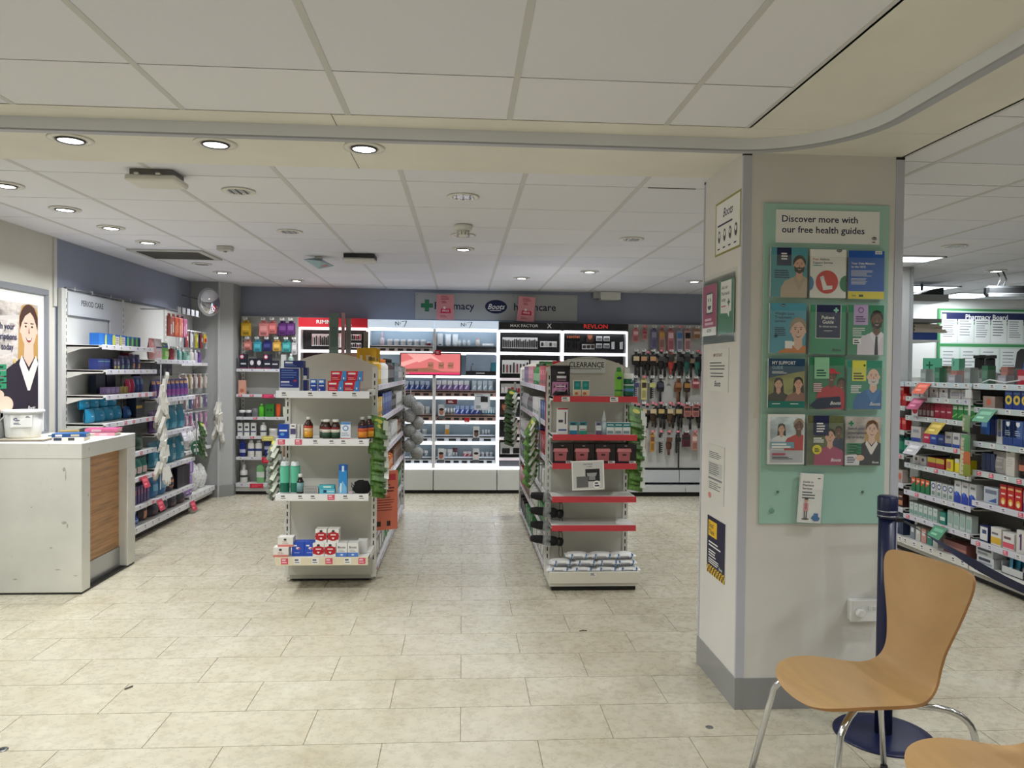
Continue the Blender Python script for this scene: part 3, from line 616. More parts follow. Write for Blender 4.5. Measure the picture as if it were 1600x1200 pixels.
# ================================================================ CHAIRS
def chair_mesh():
    prof = [(-0.228, 0.414, 0.012), (-0.225, 0.418, 0.065), (-0.215, 0.428, 0.115), (-0.198, 0.437, 0.152), (-0.16, 0.446, 0.186), (-0.10, 0.449, 0.204), (-0.03, 0.445, 0.207), (0.04, 0.438, 0.196), (0.10, 0.433, 0.176),
            (0.145, 0.437, 0.156), (0.18, 0.452, 0.140), (0.205, 0.478, 0.128), (0.222, 0.515, 0.122), (0.236, 0.56, 0.127), (0.25, 0.61, 0.141), (0.264, 0.665, 0.160), (0.277, 0.72, 0.178), (0.289, 0.77, 0.191), (0.295, 0.80, 0.193), (0.299, 0.818, 0.186), (0.302, 0.830, 0.166), (0.303, 0.836, 0.13), (0.3035, 0.838, 0.08)]
    fine = []                                    # smooth the outline: Catmull-Rom through the stations
    for i in range(len(prof)-1):
        q = [prof[max(i-1, 0)], prof[i], prof[i+1], prof[min(i+2, len(prof)-1)]]
        for k in range(3):
            t = k/3; fine.append(tuple(0.5*(2*b + (c-a)*t + (2*a-5*b+4*c-d)*t*t + (3*b-a-3*c+d)*t**3) for a, b, c, d in zip(*q)))
    prof = fine + [prof[-1]]
    nu = 16; top = []; bot = []; th = 0.011
    for i, (y, z, hw) in enumerate(prof):
        a = prof[max(i-1, 0)]; b = prof[min(i+1, len(prof)-1)]; t = Vector((0, b[0]-a[0], b[1]-a[1])).normalized(); n = Vector((0, -t.z, t.y))
        for j in range(nu+1):
            s = -1 + 2*j/nu; x = hw*s
            back = max(0, min(1, (z-0.47)/0.1)); c = (0.014*(1-back) + 0.034*back)*(x/0.2)**2
            q = Vector((x, y, z)) + n*c
            top.append(q); bot.append(q-n*th)
    m = len(prof); V = [tuple(q) for q in top+bot]; k = len(top); F = []; E = []
    W = nu+1
    for i in range(m-1):
        for j in range(nu):
            a = i*W+j; F.append((a, a+1, a+W+1, a+W)); F.append((k+a, k+a+W, k+a+W+1, k+a+1))
        for j in (0, nu):
            a = i*W+j; E.append((a, a+W, k+a+W, k+a))
    for i in (0, m-1):
        for j in range(nu): a = i*W+j; E.append((a, a+1, k+a+1, k+a))
    mb = MB(); o = mb.add(V, F, M((198, 159, 108), 0.33, kind='beech', name='beech_plywood'), True)
    mb.add(V, E, M((170, 122, 72), 0.5, name='plywood_edge'))
    return mb
CHROME = M((214, 216, 220), 0.14, 1.0, name='chrome')
def arc(p0, p1, p2, n=6):
    p0, p1, p2 = Vector(p0), Vector(p1), Vector(p2)
    return [tuple(p0*(1-t)**2 + p1*2*t*(1-t) + p2*t*t) for t in [i/n for i in range(n+1)]]
def make_chair(loc, rz, label):
    t = thing('plywood_chair', label, 'chair', loc, rz, 'waiting area chairs')
    chair_mesh().obj('shell', t)
    for s in (-1, 1):
        MB().tube([(s*0.04, -0.02, 0.412)] + arc((s*0.12, -0.10, 0.412), (s*0.168, -0.165, 0.417), (s*0.176, -0.19, 0.37)) + [(s*0.222, -0.262, 0.004)], 0.0105, CHROME, 10).obj('leg', t)
        MB().tube([(s*0.04, 0.05, 0.412)] + arc((s*0.15, 0.13, 0.418), (s*0.205, 0.255, 0.425), (s*0.212, 0.268, 0.33), 8) + [(s*0.235, 0.315, 0.004)], 0.0105, CHROME, 10).obj('leg', t)
        for y, x in ((-0.262, 0.222), (0.315, 0.235)): MB().lathe([(0.013, 0), (0.013, 0.014)], M((40, 40, 42)), 10).obj('foot_cap', t, (s*x, y, 0))
    MB().lathe([(0.07, 0.408), (0.08, 0.414), (0.08, 0.424)], M((60, 60, 62), 0.5), 20).obj('mount_plate', t)
    return t
make_chair((1.305, 2.405, 0), R(-80), 'beech plywood shell chair with chrome legs in front of the white column')
make_chair((1.400, 1.80, 0), R(-80), 'beech plywood chair cut off by the bottom right corner')

# ================================================================ BARRIER POST
NVY = M((24, 32, 72), 0.35, name='navy_powder_coat')
t = thing('barrier_post', 'navy retractable belt barrier post behind the plywood chair', 'barrier post', (1.716, 2.945, 0))
MB().lathe([(0.0, 0.012), (0.05, 0.014), (0.15, 0.012), (0.186, 0.008), (0.19, 0.004), (0.19, 0.0)], NVY, 40).obj('base', t)
MB().lathe([(0.033, 0.01), (0.033, 0.885)], NVY, 24).obj('tube', t)
MB().lathe([(0.0385, 0.885), (0.0385, 0.90, ), (0.0385, 0.968), (0.033, 0.974), (0.0, 0.974)], NVY, 24).obj('head', t)
for z in (0.893, 0.912): MB().lathe([(0.0390, z), (0.0390, z+0.004)], M((170, 175, 185), 0.3, 0.8), 24).obj('head_band', t)
MB().cbox(0.02, 0.062, -0.016, 0.016, 0.868, 0.888, 0.003, M((16, 18, 30))).obj('belt_clip', t)
# the belt: a slack ribbon to the foot of the medicine shelves
a, b = Vector((0.06, 0.0, 0.877)), Vector((1.88, 1.52, 0.09)); mb = MB(); vs = []; nb = 24
sd = Vector((0.62, 0.78, 0)).normalized(); pr_ = Vector((-sd.y, sd.x, 0))
for i in range(nb+1):
    q = i/nb; c = a.lerp(b, q); c.z -= 0.02*math.sin(math.pi*q); tw = R(78)*(1-min(1, q*2.2)) 
    wv = (Vector((0, 0, 1))*math.cos(tw) + pr_*math.sin(tw))*0.025
    vs += [tuple(c-wv), tuple(c+wv)]
mb.add(vs, [(2*i, 2*i+2, 2*i+3, 2*i+1) for i in range(nb)], M((20, 28, 66), 0.7, kind='fabric', name='belt_webbing'), True)
mb.obj('belt', t, label='slack navy belt running to the shelves')
# ================================================================ SHOP GOODS: one mesh per kind, shared by its copies
_gm = {}
def cached(fn):
    def f(*a, **k):
        key = (fn.__name__, repr(a), repr(sorted(k.items())))
        if key not in _gm: _gm[key] = fn(*a, **k).mesh(fn.__name__)
        return _gm[key]
    return f
def cm(c, r=0.4): return c if not isinstance(c, tuple) else M(c, r)
def prints(mb, w, h, y, pr):
    """pr: (u0, u1, v0, v1, colour) rectangles, ('o', u, v, ru, rv, colour) ellipses or ('t', text, u, v, size, colour), in fractions of the face"""
    k = 0
    for q in pr:
        k += 1; yy = y - 0.0002*k
        if q[0] == 'o': mb.ell(-w/2+q[1]*w, q[2]*h, q[3]*w, q[4]*h, yy, cm(q[5]), 14)
        elif q[0] == 't': mb.text(q[1], -w/2+q[2]*w, q[3]*h, yy, q[4]*w, cm(q[5]), 'c')
        elif q[0] == 'g': mb.greek(-w/2+q[1]*w, q[2]*h, q[3]*w, q[4], q[5]*h, q[6]*h, yy, cm(q[7]))
        elif q[0] == 'p': mb.poly([(-w/2+a*w, b*h) for a, b in q[1]], yy, cm(q[2]))
        else: mb.rect(-w/2+q[0]*w, -w/2+q[1]*w, q[2]*h, q[3]*h, yy, cm(q[4]))
    return mb
@cached
def carton(w, h, d, col, pr=()):
    mb = MB().box(-w/2, w/2, 0, d, 0, h, cm(col)); return prints(mb, w, h, -0.0002, pr)
@cached
def bottle(r, h, col, cap, lab=None, sh=0.72, rc=0.45, capz=0.86, sy=1.0, n=14):
    """shouldered bottle with a cap; lab = (z0, z1, colour[, colour2]) as fractions of h"""
    c, k = cm(col, 0.2), cm(cap, 0.4); pr = [(r*0.92, 0, c), (r, 0.02*h, c)]
    if lab:
        l1 = cm(lab[2]); pr += [(r, lab[0]*h, l1)]
        if len(lab) > 3: pr += [(r*1.004, (lab[0]*0.45+lab[1]*0.55)*h, cm(lab[3]))]
        pr += [(r*1.004, lab[1]*h, c)]
    pr += [(r, sh*h, c), (r*0.82, (sh+0.06)*h, c), (r*rc*0.9, (capz-0.02)*h, c), (r*rc, capz*h, k), (r*rc, 0.985*h, k), (r*rc*0.85, h, k)]
    return MB().lathe(pr, c, n, 0, r*sy, sy)
@cached
def can(r, h, bands, cap=None, n=14):
    """straight can: bands = [(z fraction where it starts, colour), ...]"""
    pr = []
    for i, (z, c) in enumerate(bands): pr.append((r, z*h, cm(c, 0.25)))
    e = 0.86 if cap else 1.0
    pr.append((r, e*h, cm(bands[-1][1], 0.25)))
    if cap: pr += [(r*0.9, (e+0.012)*h, cm(cap, 0.2)), (r*0.88, 0.97*h, cm(cap, 0.2)), (r*0.7, h, cm(cap, 0.2))]
    return MB().lathe(pr, cm(bands[0][1], 0.25), n, 0, r)
@cached
def jar(r, h, col, cap, lab=None):
    c, k = cm(col, 0.3), cm(cap, 0.35); pr = [(r*0.96, 0, c), (r, 0.04*h, c)]
    if lab: pr += [(r, lab[0]*h, cm(lab[2])), (r, lab[1]*h, c)]
    pr += [(r, 0.62*h, c), (r*1.03, 0.63*h, k), (r*1.03, 0.97*h, k), (r*0.95, h, k)]
    return MB().lathe(pr, c, 16, 0, r)
@cached
def tubep(w, h, col, cap, band=None):
    """squeeze tube standing on its cap, flattening to a crimped top"""
    mb = MB(); n = 12; rows = [(0.0, 0.38, 0.38, cap), (0.16, 0.38, 0.38, cap), (0.165, 0.46, 0.40, col), (0.5, 0.49, 0.28, band or col), (0.72, 0.5, 0.16, col), (0.97, 0.5, 0.03, col), (1.0, 0.5, 0.02, col)]
    for i in range(len(rows)-1):
        vs = []
        for z, a, b, _ in (rows[i], rows[i+1]):
            vs += [(math.cos(2*math.pi*j/n)*a*w, 0.4*w + math.sin(2*math.pi*j/n)*b*w, z*h) for j in range(n)]
        mb.add(vs, [(j, (j+1) % n, n+(j+1) % n, n+j) for j in range(n)], cm(rows[i][3]), True)
    mb.add([(math.cos(2*math.pi*j/n)*0.5*w, 0.4*w+math.sin(2*math.pi*j/n)*0.02*w, h) for j in range(n)], [tuple(range(n))], cm(col))
    return mb
@cached
def pouch(w, h, d, col, pr=(), foil=0.3):
    """soft pack: lens section, pinched top and bottom seams"""
    mb = MB(); rows = [(0, 0.35), (0.05, 0.75), (0.3, 1.0), (0.6, 0.9), (0.85, 0.5), (0.95, 0.08), (1, 0.06)]; nx = 6; c = cm(col, foil)
    for sg in (-1, 1):
        vs = []
        for v, k in rows:
            for i in range(nx+1):
                s = -1+2*i/nx; e = (1-s*s*0.92)
                vs.append((s*w/2*(1-0.05*math.sin(math.pi*v)), d/2 + sg*d/2*k*e, v*h))
        fs = [(j*(nx+1)+i, j*(nx+1)+i+1, (j+1)*(nx+1)+i+1, (j+1)*(nx+1)+i) for j in range(len(rows)-1) for i in range(nx)]
        if sg > 0: fs = [f[::-1] for f in fs]
        mb.add(vs, fs, c, True)
    for q in pr:                                 # printed panels follow the front of the pack
        u0, u1, v0, v1, cc = q; n = 4; vs = []
        for v in (v0, (v0+v1)/2, v1):
            kk = 0
            for (a, ka), (b, kb) in zip(rows, rows[1:]):
                if a <= v <= b: kk = ka + (kb-ka)*(v-a)/(b-a)
            for i in range(n+1):
                s = -1+2*(u0+(u1-u0)*i/n); vs.append((s*w/2*(1-0.05*math.sin(math.pi*v)), d/2-d/2*kk*(1-s*s*0.92)-0.0012, v*h))
        mb.add(vs, [(j*(n+1)+i, j*(n+1)+i+1, (j+1)*(n+1)+i+1, (j+1)*(n+1)+i) for j in range(2) for i in range(n)], cm(cc, foil), True)
    return mb
@cached
def hangpack(w, h, d, col, pr=(), blister=None):
    """carded pack with a euro-slot tab, hanging: z runs down from 0"""
    mb = MB().box(-w/2, w/2, 0, 0.004, -h, -0.012, cm(col)); mb.box(-w*0.3, w*0.3, 0, 0.003, -0.014, 0.012, cm(col))
    mb.rect(-w*0.15, w*0.15, -0.005, 0.001, -0.0003, M((60, 60, 60)))
    if blister:
        bw, z0, z1, c = blister; mb.cbox(-bw*w/2, bw*w/2, -d, 0.0, -h+z0*h, -h+z1*h, min(d*0.45, 0.008), cm(c, 0.25))
        return mb
    mb.cbox(-w/2, w/2, -d, 0.0, -h, -0.02, min(d*0.3, 0.006), cm(col))
    m2 = MB(); prints(m2, w, h-0.02, -d-0.0003, pr); mb.merge(m2, Matrix.Translation((0, 0, -h))); return mb
ORD = ['second', 'third', 'fourth', 'fifth', 'sixth', 'seventh', 'eighth', 'ninth', 'tenth', 'eleventh', 'twelfth', 'thirteenth', 'fourteenth', 'fifteenth']
def which(i, n):
    """words that single out the i-th of n look-alikes in a row"""
    if n == 1: return ''
    if n == 2: return (', left of two', ', right of two')[i]
    if n == 3: return (', left of three', ', middle of three', ', right of three')[i]
    if i == 0: return ', leftmost'
    if i == n-1: return ', rightmost'
    return ', %s from left' % ORD[i-1]
def put(fr, me, name, label, cat, x, y, z, group=None, n=1, dx=0.0, rz=0.0, jit=0.0, dz=0.0):
    for i in range(n):
        j = random.uniform(-jit, jit)
        loc = fr.p(x+i*dx, y+random.uniform(-jit, jit)*0.1, z+i*dz)
        w_ = ((', lower of two', ', upper of two')[i] if n == 2 else (', bottom of the pile', ', middle of the pile', ', top of the pile')[min(i, 2)]) if dz and not dx and n > 1 else which(i, n)
        tag(mk(name, me, None, loc, fr.rz+rz+j), label + w_, cat, group or (label if n > 1 else None))
# ---- shelf furniture
def ticket_mesh(kind):
    k = ('ticket', kind)
    if k not in _gm:
        w = 0.046; mb = MB().rect(0, w, -0.026, -0.002, 0, M({'w': (238, 238, 236), 'p': (214, 84, 108), 'l': (226, 222, 238), 'r': (196, 40, 52)}[kind]))
        c = M((70, 70, 90) if kind in 'wl' else (246, 214, 220)); mb.rect(0.006, 0.03, -0.012, -0.006, -0.0003, c).rect(0.006, 0.036, -0.02, -0.017, -0.0003, c)
        _gm[k] = mb.mesh('price_ticket')
    return _gm[k]
def shelf(parent, w, d, z, col=SHELF, strip=(232, 232, 236), tickets='w', nt=4, lip=0.03, x0=0.0, tilt=0.0, every=None, brackets=True, seed=0):
    """one steel shelf: top, front ticket strip and price tickets; front edge at local y = -d"""
    c = M(col, 0.45, name='shelf_enamel') if isinstance(col, tuple) else col
    mb = MB().box(x0+0.004, x0+w-0.004, -d, 0, z-0.016, z, c)
    if brackets:
        for bx in (x0+0.004, x0+w-0.010): mb.prism([(-0.002, z-0.07), (-0.002, z-0.002), (-d+0.02, z-0.004), (-d+0.02, z-0.024), (-d*0.45, z-0.03)], bx, bx+0.006, c, 'x')
    s = mb.obj('shelf', parent)
    st = MB(); st.cbox(x0+0.003, x0+w-0.003, -d-0.006, -d, z-lip, z+0.004, 0.0018, M(strip, 0.4)); st.obj('ticket_strip', s)
    rr = random.Random(seed or int(z*1000)+int(w*100))
    if nt:
        for i in range(nt):
            k = tickets[1:][i] if tickets[0] == '=' else rr.choice(tickets); t = mk('price_ticket', ticket_mesh(k), s, (x0 + w*(i+0.25+rr.uniform(-0.12, 0.2))/nt, -d-0.0068, z+0.0015))
            t.scale = (1, 1, lip/0.03)
    return s
def upright(parent, x, z0, z1, y0=-0.004, y1=0.03, w=0.028, col=SHELF):
    """slotted steel upright"""
    mb = MB().box(x-w/2, x+w/2, y0, y1, z0, z1, M(col, 0.45)); o = mb.obj('upright', parent)
    sl = MB(); z = z0+0.12
    while z < z1-0.05: sl.rect(x-0.004, x+0.004, z, z+0.03, y0-0.0006, M((28, 28, 28))); z += 0.05
    sl.obj('slot_row', o); return o
def promo(parent, x, y, z, w, h, col, fr_=None, tilt=0.0, swing=0.0):
    """hanging promotional card on a shelf edge"""
    mb = MB().box(0, w, -0.001, 0.001, -h, 0, M(col)); mb.rect(w*0.15, w*0.85, -h*0.45, -h*0.2, -0.0013, M(tuple(min(255, c+40) for c in col))).rect(w*0.15, w*0.6, -h*0.75, -h*0.6, -0.0013, M(tuple(min(255, c+60) for c in col)))
    o = mb.obj('promo_card', parent, (x, y, z)); o.rotation_euler = (R(tilt), 0, R(swing)); return o
# ================================================================ THE TWO FREE-STANDING SHELVING RUNS
PANEL = M((208, 206, 198), 0.5, kind='paint', name='gondola_panel'); STEEL = M(SHELF, 0.45)
def arch(x0, x1, zs, zp, y0, y1, m):
    n = 16; pts = [(x0, 1.30), (x1, 1.30)] + [(x1 + (x0-x1)*i/n, zs + (zp-zs)*math.sin(math.pi*i/n)) for i in range(n+1)]
    return MB().prism(pts, y0, y1, m, 'y')
def gondola(label, X0, X1, Y0, Y1, zs, zp, side_z, ext):
    """a double-sided run: arched end panels, central spine, shelves on both long sides"""
    t = thing('shelving_run', label, 'shelving unit', (X0, Y0, 0), 0.0)
    w = X1-X0; L = Y1-Y0
    for y in (0.0, L-0.03):
        e = MB().box(0.02, w-0.02, y+0.006, y+0.024, 0.05, 1.32, PANEL).obj('end_panel', t)
        arch(0.0, w, zs, zp, y+0.008, y+0.026, M((206, 202, 190), 0.5)).obj('arched_top', e)
        for x in (0.02, w-0.02): upright(t, x, 0.03, zs, y-0.002, y+0.03, 0.036)
    MB().box(w/2-0.018, w/2+0.018, 0.03, L-0.03, 0.06, 1.44, PANEL).obj('spine_panel', t)
    MB().box(0.02, w-0.02, 0.0, L, 0.02, 0.06, M((190, 190, 186))).obj('base', t)
    MB().box(0.05, w-0.05, 0.03, L-0.03, 0.0, 0.02, M((30, 30, 32))).obj('plinth_foot', t)
    d = w/2-0.025
    for sd in (0, 1):
        for k, z in enumerate(side_z[sd]):
            # side shelves are built in a turned frame, as children of an anchor part
            bays = [(0.03, L/2), (L/2, L-0.03)]
            for b, (a0, a1) in enumerate(bays):
                mb = MB(); xa, xb = (w/2+0.018, w-0.012) if sd else (0.012, w/2-0.018)
                mb.box(xa, xb, a0+0.004, a1-0.004, z-0.014, z, STEEL); s = mb.obj('shelf', t)
                xf = xb if sd else xa; o = 0.005 if sd else -0.005; x_, y_ = sorted((xf, xf+o))
                MB().box(x_, y_, a0+0.004, a1-0.004, z-0.034, z+0.004, M((222, 220, 232), 0.35)).obj('ticket_strip', s)
                for i in range(6):
                    q = mk('price_ticket', ticket_mesh(random.choice('wllpw')), s, (xf+o*1.3, a0+(a1-a0)*(i+0.3)/6 if sd else a0+(a1-a0)*(i+0.6)/6, z+0.0015), R(90) if sd else R(-90))
    return t
LGX0, LGX1, LGY0, LGY1 = -1.206, -0.582, 5.245, 7.80
lg = gondola('grey shelving run, left of the central aisle, with blue pain relief boxes on its end', LGX0, LGX1, LGY0, LGY1, 1.475, 1.566, [(1.36, 1.10, 0.84, 0.58, 0.31, 0.07), (1.345, 1.10, 0.837, 0.60, 0.315, 0.075)], None)
RGX0, RGX1, RGY0, RGY1 = 0.582, 1.172, 5.262, 7.72
rg = gondola('grey shelving run, right of the central aisle, with red-edged clearance shelves on its end', RGX0, RGX1, RGY0, RGY1, 1.485, 1.562, [(1.345, 1.10, 0.85, 0.60, 0.33, 0.075), (1.36, 1.10, 0.84, 0.58, 0.31, 0.07)], None)
# ---- left end: four shelves
E1 = Fr(LGX0, LGY0, 0.0)
SD = 0.285
for z, tk, nt, st in ((1.311, 'w', 4, (236, 236, 242)), (1.003, '=ppwwww', 6, (238, 238, 242)), (0.646, '=wwwpww', 6, (236, 236, 238)), (0.235, '=pwwpwp', 6, (226, 216, 190))):
    s = MB()
    sh = shelf(lg, 0.60, SD, z, SHELF, st, tk, nt, 0.042 if z > 0.3 else 0.05, 0.006)
    MB().cbox(0.575, 0.612, -SD*0.6, -0.004, z-0.03, z+0.012, 0.003, STEEL).obj('bracket', lg)
MB().box(0.03, 0.594, -0.012, 0.004, 0.05, 0.20, M((208, 207, 202), 0.45)).obj('base_front', lg)
MB().box(0.05, 0.575, -0.014, -0.011, 0.138, 0.143, M((70, 70, 70))).obj('seam', lg)
X = lambda wx: wx - LGX0
f = -SD+0.02
BLU, DBL = (24, 52, 140), (22, 40, 110)
# top shelf
dsp = [(0.02, 0.98, 0.14, 0.98, (22, 44, 118)), ('g', 0.1, 0.9, 0.8, 4, 0.1, 0.025, (110, 140, 200)), (0.08, 0.5, 0.36, 0.42, (220, 226, 240)), ('o', 0.78, 0.44, 0.09, 0.04, (176, 50, 70)), ('g', 0.08, 0.3, 0.6, 2, 0.06, 0.02, (150, 170, 215))]
put(E1, carton(0.128, 0.150, 0.10, (226, 228, 230), tuple(dsp)), 'display_carton', 'large white and navy display carton at the left of the top end shelf', 'box', X(-1.118), f, 1.313)
put(E1, carton(0.124, 0.046, 0.07, DBL, ((0.06, 0.45, 0.62, 0.86, (226, 230, 240)), ('g', 0.06, 0.5, 0.6, 2, 0.2, 0.06, (120, 150, 205)))), 'medicine_carton', 'flat navy medicine carton lying on the display carton', 'box', X(-1.095), f+0.02, 1.463)
put(E1, carton(0.026, 0.075, 0.06, DBL, ((0.1, 0.9, 0.0, 0.3, (222, 224, 228)),)), 'medicine_carton', 'narrow navy carton tucked beside the display carton, upper', 'box', X(-1.028), f+0.05, 1.39)
put(E1, carton(0.026, 0.070, 0.06, DBL), 'medicine_carton', 'narrow navy carton tucked beside the display carton, lower', 'box', X(-1.028), f+0.05, 1.313)
tp = carton(0.042, 0.078, 0.03, (30, 62, 160), ((0.0, 1.0, 0.62, 1.0, (60, 120, 200)), (0.15, 0.8, 0.72, 0.9, (236, 240, 246)), (0.15, 0.85, 0.42, 0.5, (236, 240, 246)), (0.08, 0.3, 0.05, 0.2, (220, 226, 240))))
put(E1, tp, 'tall_carton', 'small blue upright carton standing alone on the top end shelf', 'box', X(-0.965), f, 1.313, 'two small blue cartons', 2, 0.052)
cold = ((0.0, 1.0, 0.0, 1.0, (206, 26, 46)), ('p', ((0.62, 0), (1, 0), (1, 1), (0.74, 1)), (66, 140, 210)), (0.08, 0.55, 0.68, 0.84, (244, 240, 240)), (0.08, 0.45, 0.48, 0.56, (120, 40, 110)), ('g', 0.08, 0.36, 0.5, 2, 0.14, 0.05, (240, 190, 196)), (0.78, 0.86, 0.2, 0.4, (230, 240, 250)))
rc = carton(0.100, 0.066, 0.04, (206, 26, 46), cold)
put(E1, rc, 'cold_remedy_carton', 'red and blue cold remedy carton in the bottom pair', 'box', X(-0.823), f, 1.313, 'red cold remedy cartons', 2, 0.103)
put(E1, rc, 'cold_remedy_carton', 'red and blue cold remedy carton in the upper pair', 'box', X(-0.805), f+0.012, 1.379, 'red cold remedy cartons', 2, 0.103)
# second shelf: bottles
amb = (52, 24, 14)
put(E1, carton(0.062, 0.092, 0.04, (24, 70, 170), ((0.08, 0.9, 0.5, 0.62, (230, 236, 246)), ('o', 0.4, 0.3, 0.22, 0.1, (90, 160, 220)))), 'lozenge_carton', 'royal blue carton at the left of the bottle shelf', 'box', X(-1.155), f, 1.005)
put(E1, carton(0.034, 0.092, 0.05, (238, 238, 240), ((0.0, 1.0, 0.3, 0.7, (80, 74, 120)), (0.2, 0.8, 0.84, 0.92, (40, 40, 60)))), 'slim_carton', 'slim white and purple carton beside the royal blue one', 'box', X(-1.093), f, 1.005)
put(E1, carton(0.014, 0.088, 0.05, (222, 222, 220)), 'slim_carton', 'thin white carton seen edge-on behind the slim purple one', 'box', X(-1.062), f+0.02, 1.005, 'thin white cartons', 2, 0.022)
def med_bottle(x, y, r, h, lab, cap, label, group=None, rc=0.5):
    t = thing('medicine_bottle', label, 'bottle', E1.p(X(x), y+r, 1.005), 0.0, group)
    mk('glass', bottle(r, h, amb, (230, 230, 228), None, 0.66, rc, 0.9), t, (0, -r, 0))
    mb = MB(); nn = 14; z0, z1 = 0.06*h, 0.6*h; zs = [z0, z0+(z1-z0)*0.5, z0+(z1-z0)*0.8, z1]
    for j in range(3): mb.lathe([(r*1.012, zs[j]), (r*1.012, zs[j+1])], M(lab[j]), nn, 0, 0)
    mb.obj('label', t)
    MB().lathe([(r*rc*1.06, 0.885*h), (r*rc*1.06, h*1.0), (r*rc*0.9, h*1.012), (0, h*1.012)], M(cap, 0.4), 14).obj('cap', t)
med_bottle(-1.000, f, 0.029, 0.138, ((226, 160, 40), (232, 190, 130), (190, 60, 40)), (226, 224, 220), 'amber medicine bottle with a yellow label, alone on the bottle shelf', rc=0.42)
med_bottle(-0.912, f+0.05, 0.026, 0.118, ((60, 84, 70), (226, 220, 210), (120, 30, 34)), (196, 196, 192), 'dark bottle half hidden at the back of the trio', rc=0.62)
med_bottle(-0.884, f, 0.030, 0.122, ((44, 78, 56), (232, 226, 214), (130, 30, 36)), (240, 240, 236), 'dark bottle with white cap in the middle of the trio', rc=0.66)
med_bottle(-0.826, f, 0.030, 0.122, ((44, 78, 56), (232, 226, 214), (130, 30, 36)), (240, 240, 236), 'dark bottle with white cap at the right of the trio', rc=0.66)
put(E1, carton(0.064, 0.108, 0.04, (232, 238, 246), ((0.0, 1.0, 0.86, 1.0, (84, 140, 204)), ('o', 0.5, 0.64, 0.3, 0.17, (84, 140, 204)), ('o', 0.5, 0.64, 0.2, 0.11, (236, 242, 248)), ('g', 0.1, 0.36, 0.8, 2, 0.12, 0.04, (150, 160, 180)), (0, 1, 0, 0.04, (200, 40, 40)))), 'powder_carton', 'pale blue and white carton right of the bottle trio', 'box', X(-0.757), f, 1.005)
med_bottle(-0.652, f, 0.030, 0.140, ((226, 140, 40), (206, 90, 40), (40, 40, 90)), (190, 190, 192), 'dark bottle with an orange label near the right end, front', rc=0.42)
med_bottle(-0.614, f+0.05, 0.030, 0.142, ((226, 160, 40), (206, 100, 40), (40, 40, 90)), (200, 200, 200), 'dark bottle with an orange label near the right end, behind', rc=0.42)
# third shelf
gc = can(0.031, 0.205, [(0.0, (200, 206, 204)), (0.03, (18, 104, 84)), (0.33, (96, 190, 160)), (0.84, (70, 160, 135))], (196, 204, 204))
put(E1, gc, 'foam_can', 'tall mint and green aerosol can with a clear cap', 'can', X(-1.150), f, 0.648, 'mint aerosol cans', 2, 0.066)
med_bottle_z = 0.648
t = thing('syrup_bottle', 'small dark syrup bottle with a teal label and white cap', 'bottle', E1.p(X(-1.052), f+0.024, 0.648))
mk('glass', bottle(0.025, 0.125, (34, 20, 16), (240, 240, 240), None, 0.6, 0.55, 0.84), t, (0, -0.025, 0)); MB().lathe([(0.0254, 0.01), (0.0254, 0.07)], M((120, 160, 166)), 14).obj('label', t); MB().lathe([(0.0145, 0.104), (0.0145, 0.126), (0, 0.127)], M((240, 240, 238)), 14).obj('cap', t)
gb = carton(0.092, 0.020, 0.05, (176, 174, 172), ((0.05, 0.9, 0.15, 0.85, (150, 150, 150)),))
put(E1, gb, 'flat_carton', 'flat grey carton in the pile beside the syrup bottle', 'box', X(-0.977), f, 0.648, 'flat grey cartons', 2, 0.0, dz=0.021)
ab = carton(0.098, 0.030, 0.05, (96, 190, 214), ((0.25, 0.45, 0.2, 0.8, (30, 60, 110)), (0.5, 0.95, 0.3, 0.6, (190, 230, 240))))
put(E1, ab, 'flat_carton', 'turquoise flat carton, lower of two', 'box', X(-0.872), f-0.004, 0.648)
put(E1, carton(0.100, 0.022, 0.05, (70, 176, 190), ((0.3, 0.8, 0.3, 0.8, (210, 236, 230)),)), 'flat_carton', 'turquoise flat carton, upper of two', 'box', X(-0.878), f+0.004, 0.679)
put(E1, carton(0.052, 0.188, 0.04, (44, 140, 214), ((0.0, 1.0, 0.8, 1.0, (26, 84, 170)), (0.38, 0.66, 0.76, 0.96, (200, 224, 244)), ('p', ((0, 0.2), (0.5, 0.44), (1, 0.2), (1, 0), (0, 0)), (120, 190, 236)), (0.18, 0.34, 0.04, 0.36, (240, 246, 250)))), 'tall_carton', 'tall bright blue carton standing alone on the third end shelf', 'box', X(-0.773), f, 0.648)
put(E1, carton(0.026, 0.014, 0.03, (210, 190, 200)), 'small_label', 'tiny pinkish carton beside the black face mask', 'box', X(-0.722), f, 0.648)
# crumpled black cloth mask
mb = MB(); rr = random.Random(4); n = 18; vs = []; 
for j, (k, z) in enumerate(((0.75, 0.0), (1.05, 0.02), (0.98, 0.05), (0.85, 0.075), (0.35, 0.082))):
    for i in range(n):
        a = 2*math.pi*i/n; q = k*(1+rr.uniform(-0.14, 0.16)); vs.append((0.052*q*math.cos(a), 0.03+0.03*q*math.sin(a), z+rr.uniform(-0.006, 0.006) if j else 0.0))
fs = [(j*n+i, j*n+(i+1) % n, (j+1)*n+(i+1) % n, (j+1)*n+i) for j in range(4) for i in range(n)] + [tuple(range(4*n, 5*n))]
mb.add(vs, fs, M((18, 18, 20), 0.95, kind='fabric'), True); mb.tube([(-0.045, 0.0, 0.05), (-0.062, -0.004, 0.074), (-0.06, -0.002, 0.05), (-0.05, 0, 0.03)], 0.003, M((18, 18, 20)))
solo(mb, 'cloth_mask', 'crumpled black cloth face mask at the right of the third end shelf', 'face mask', E1.p(X(-0.655), f-0.005, 0.648))
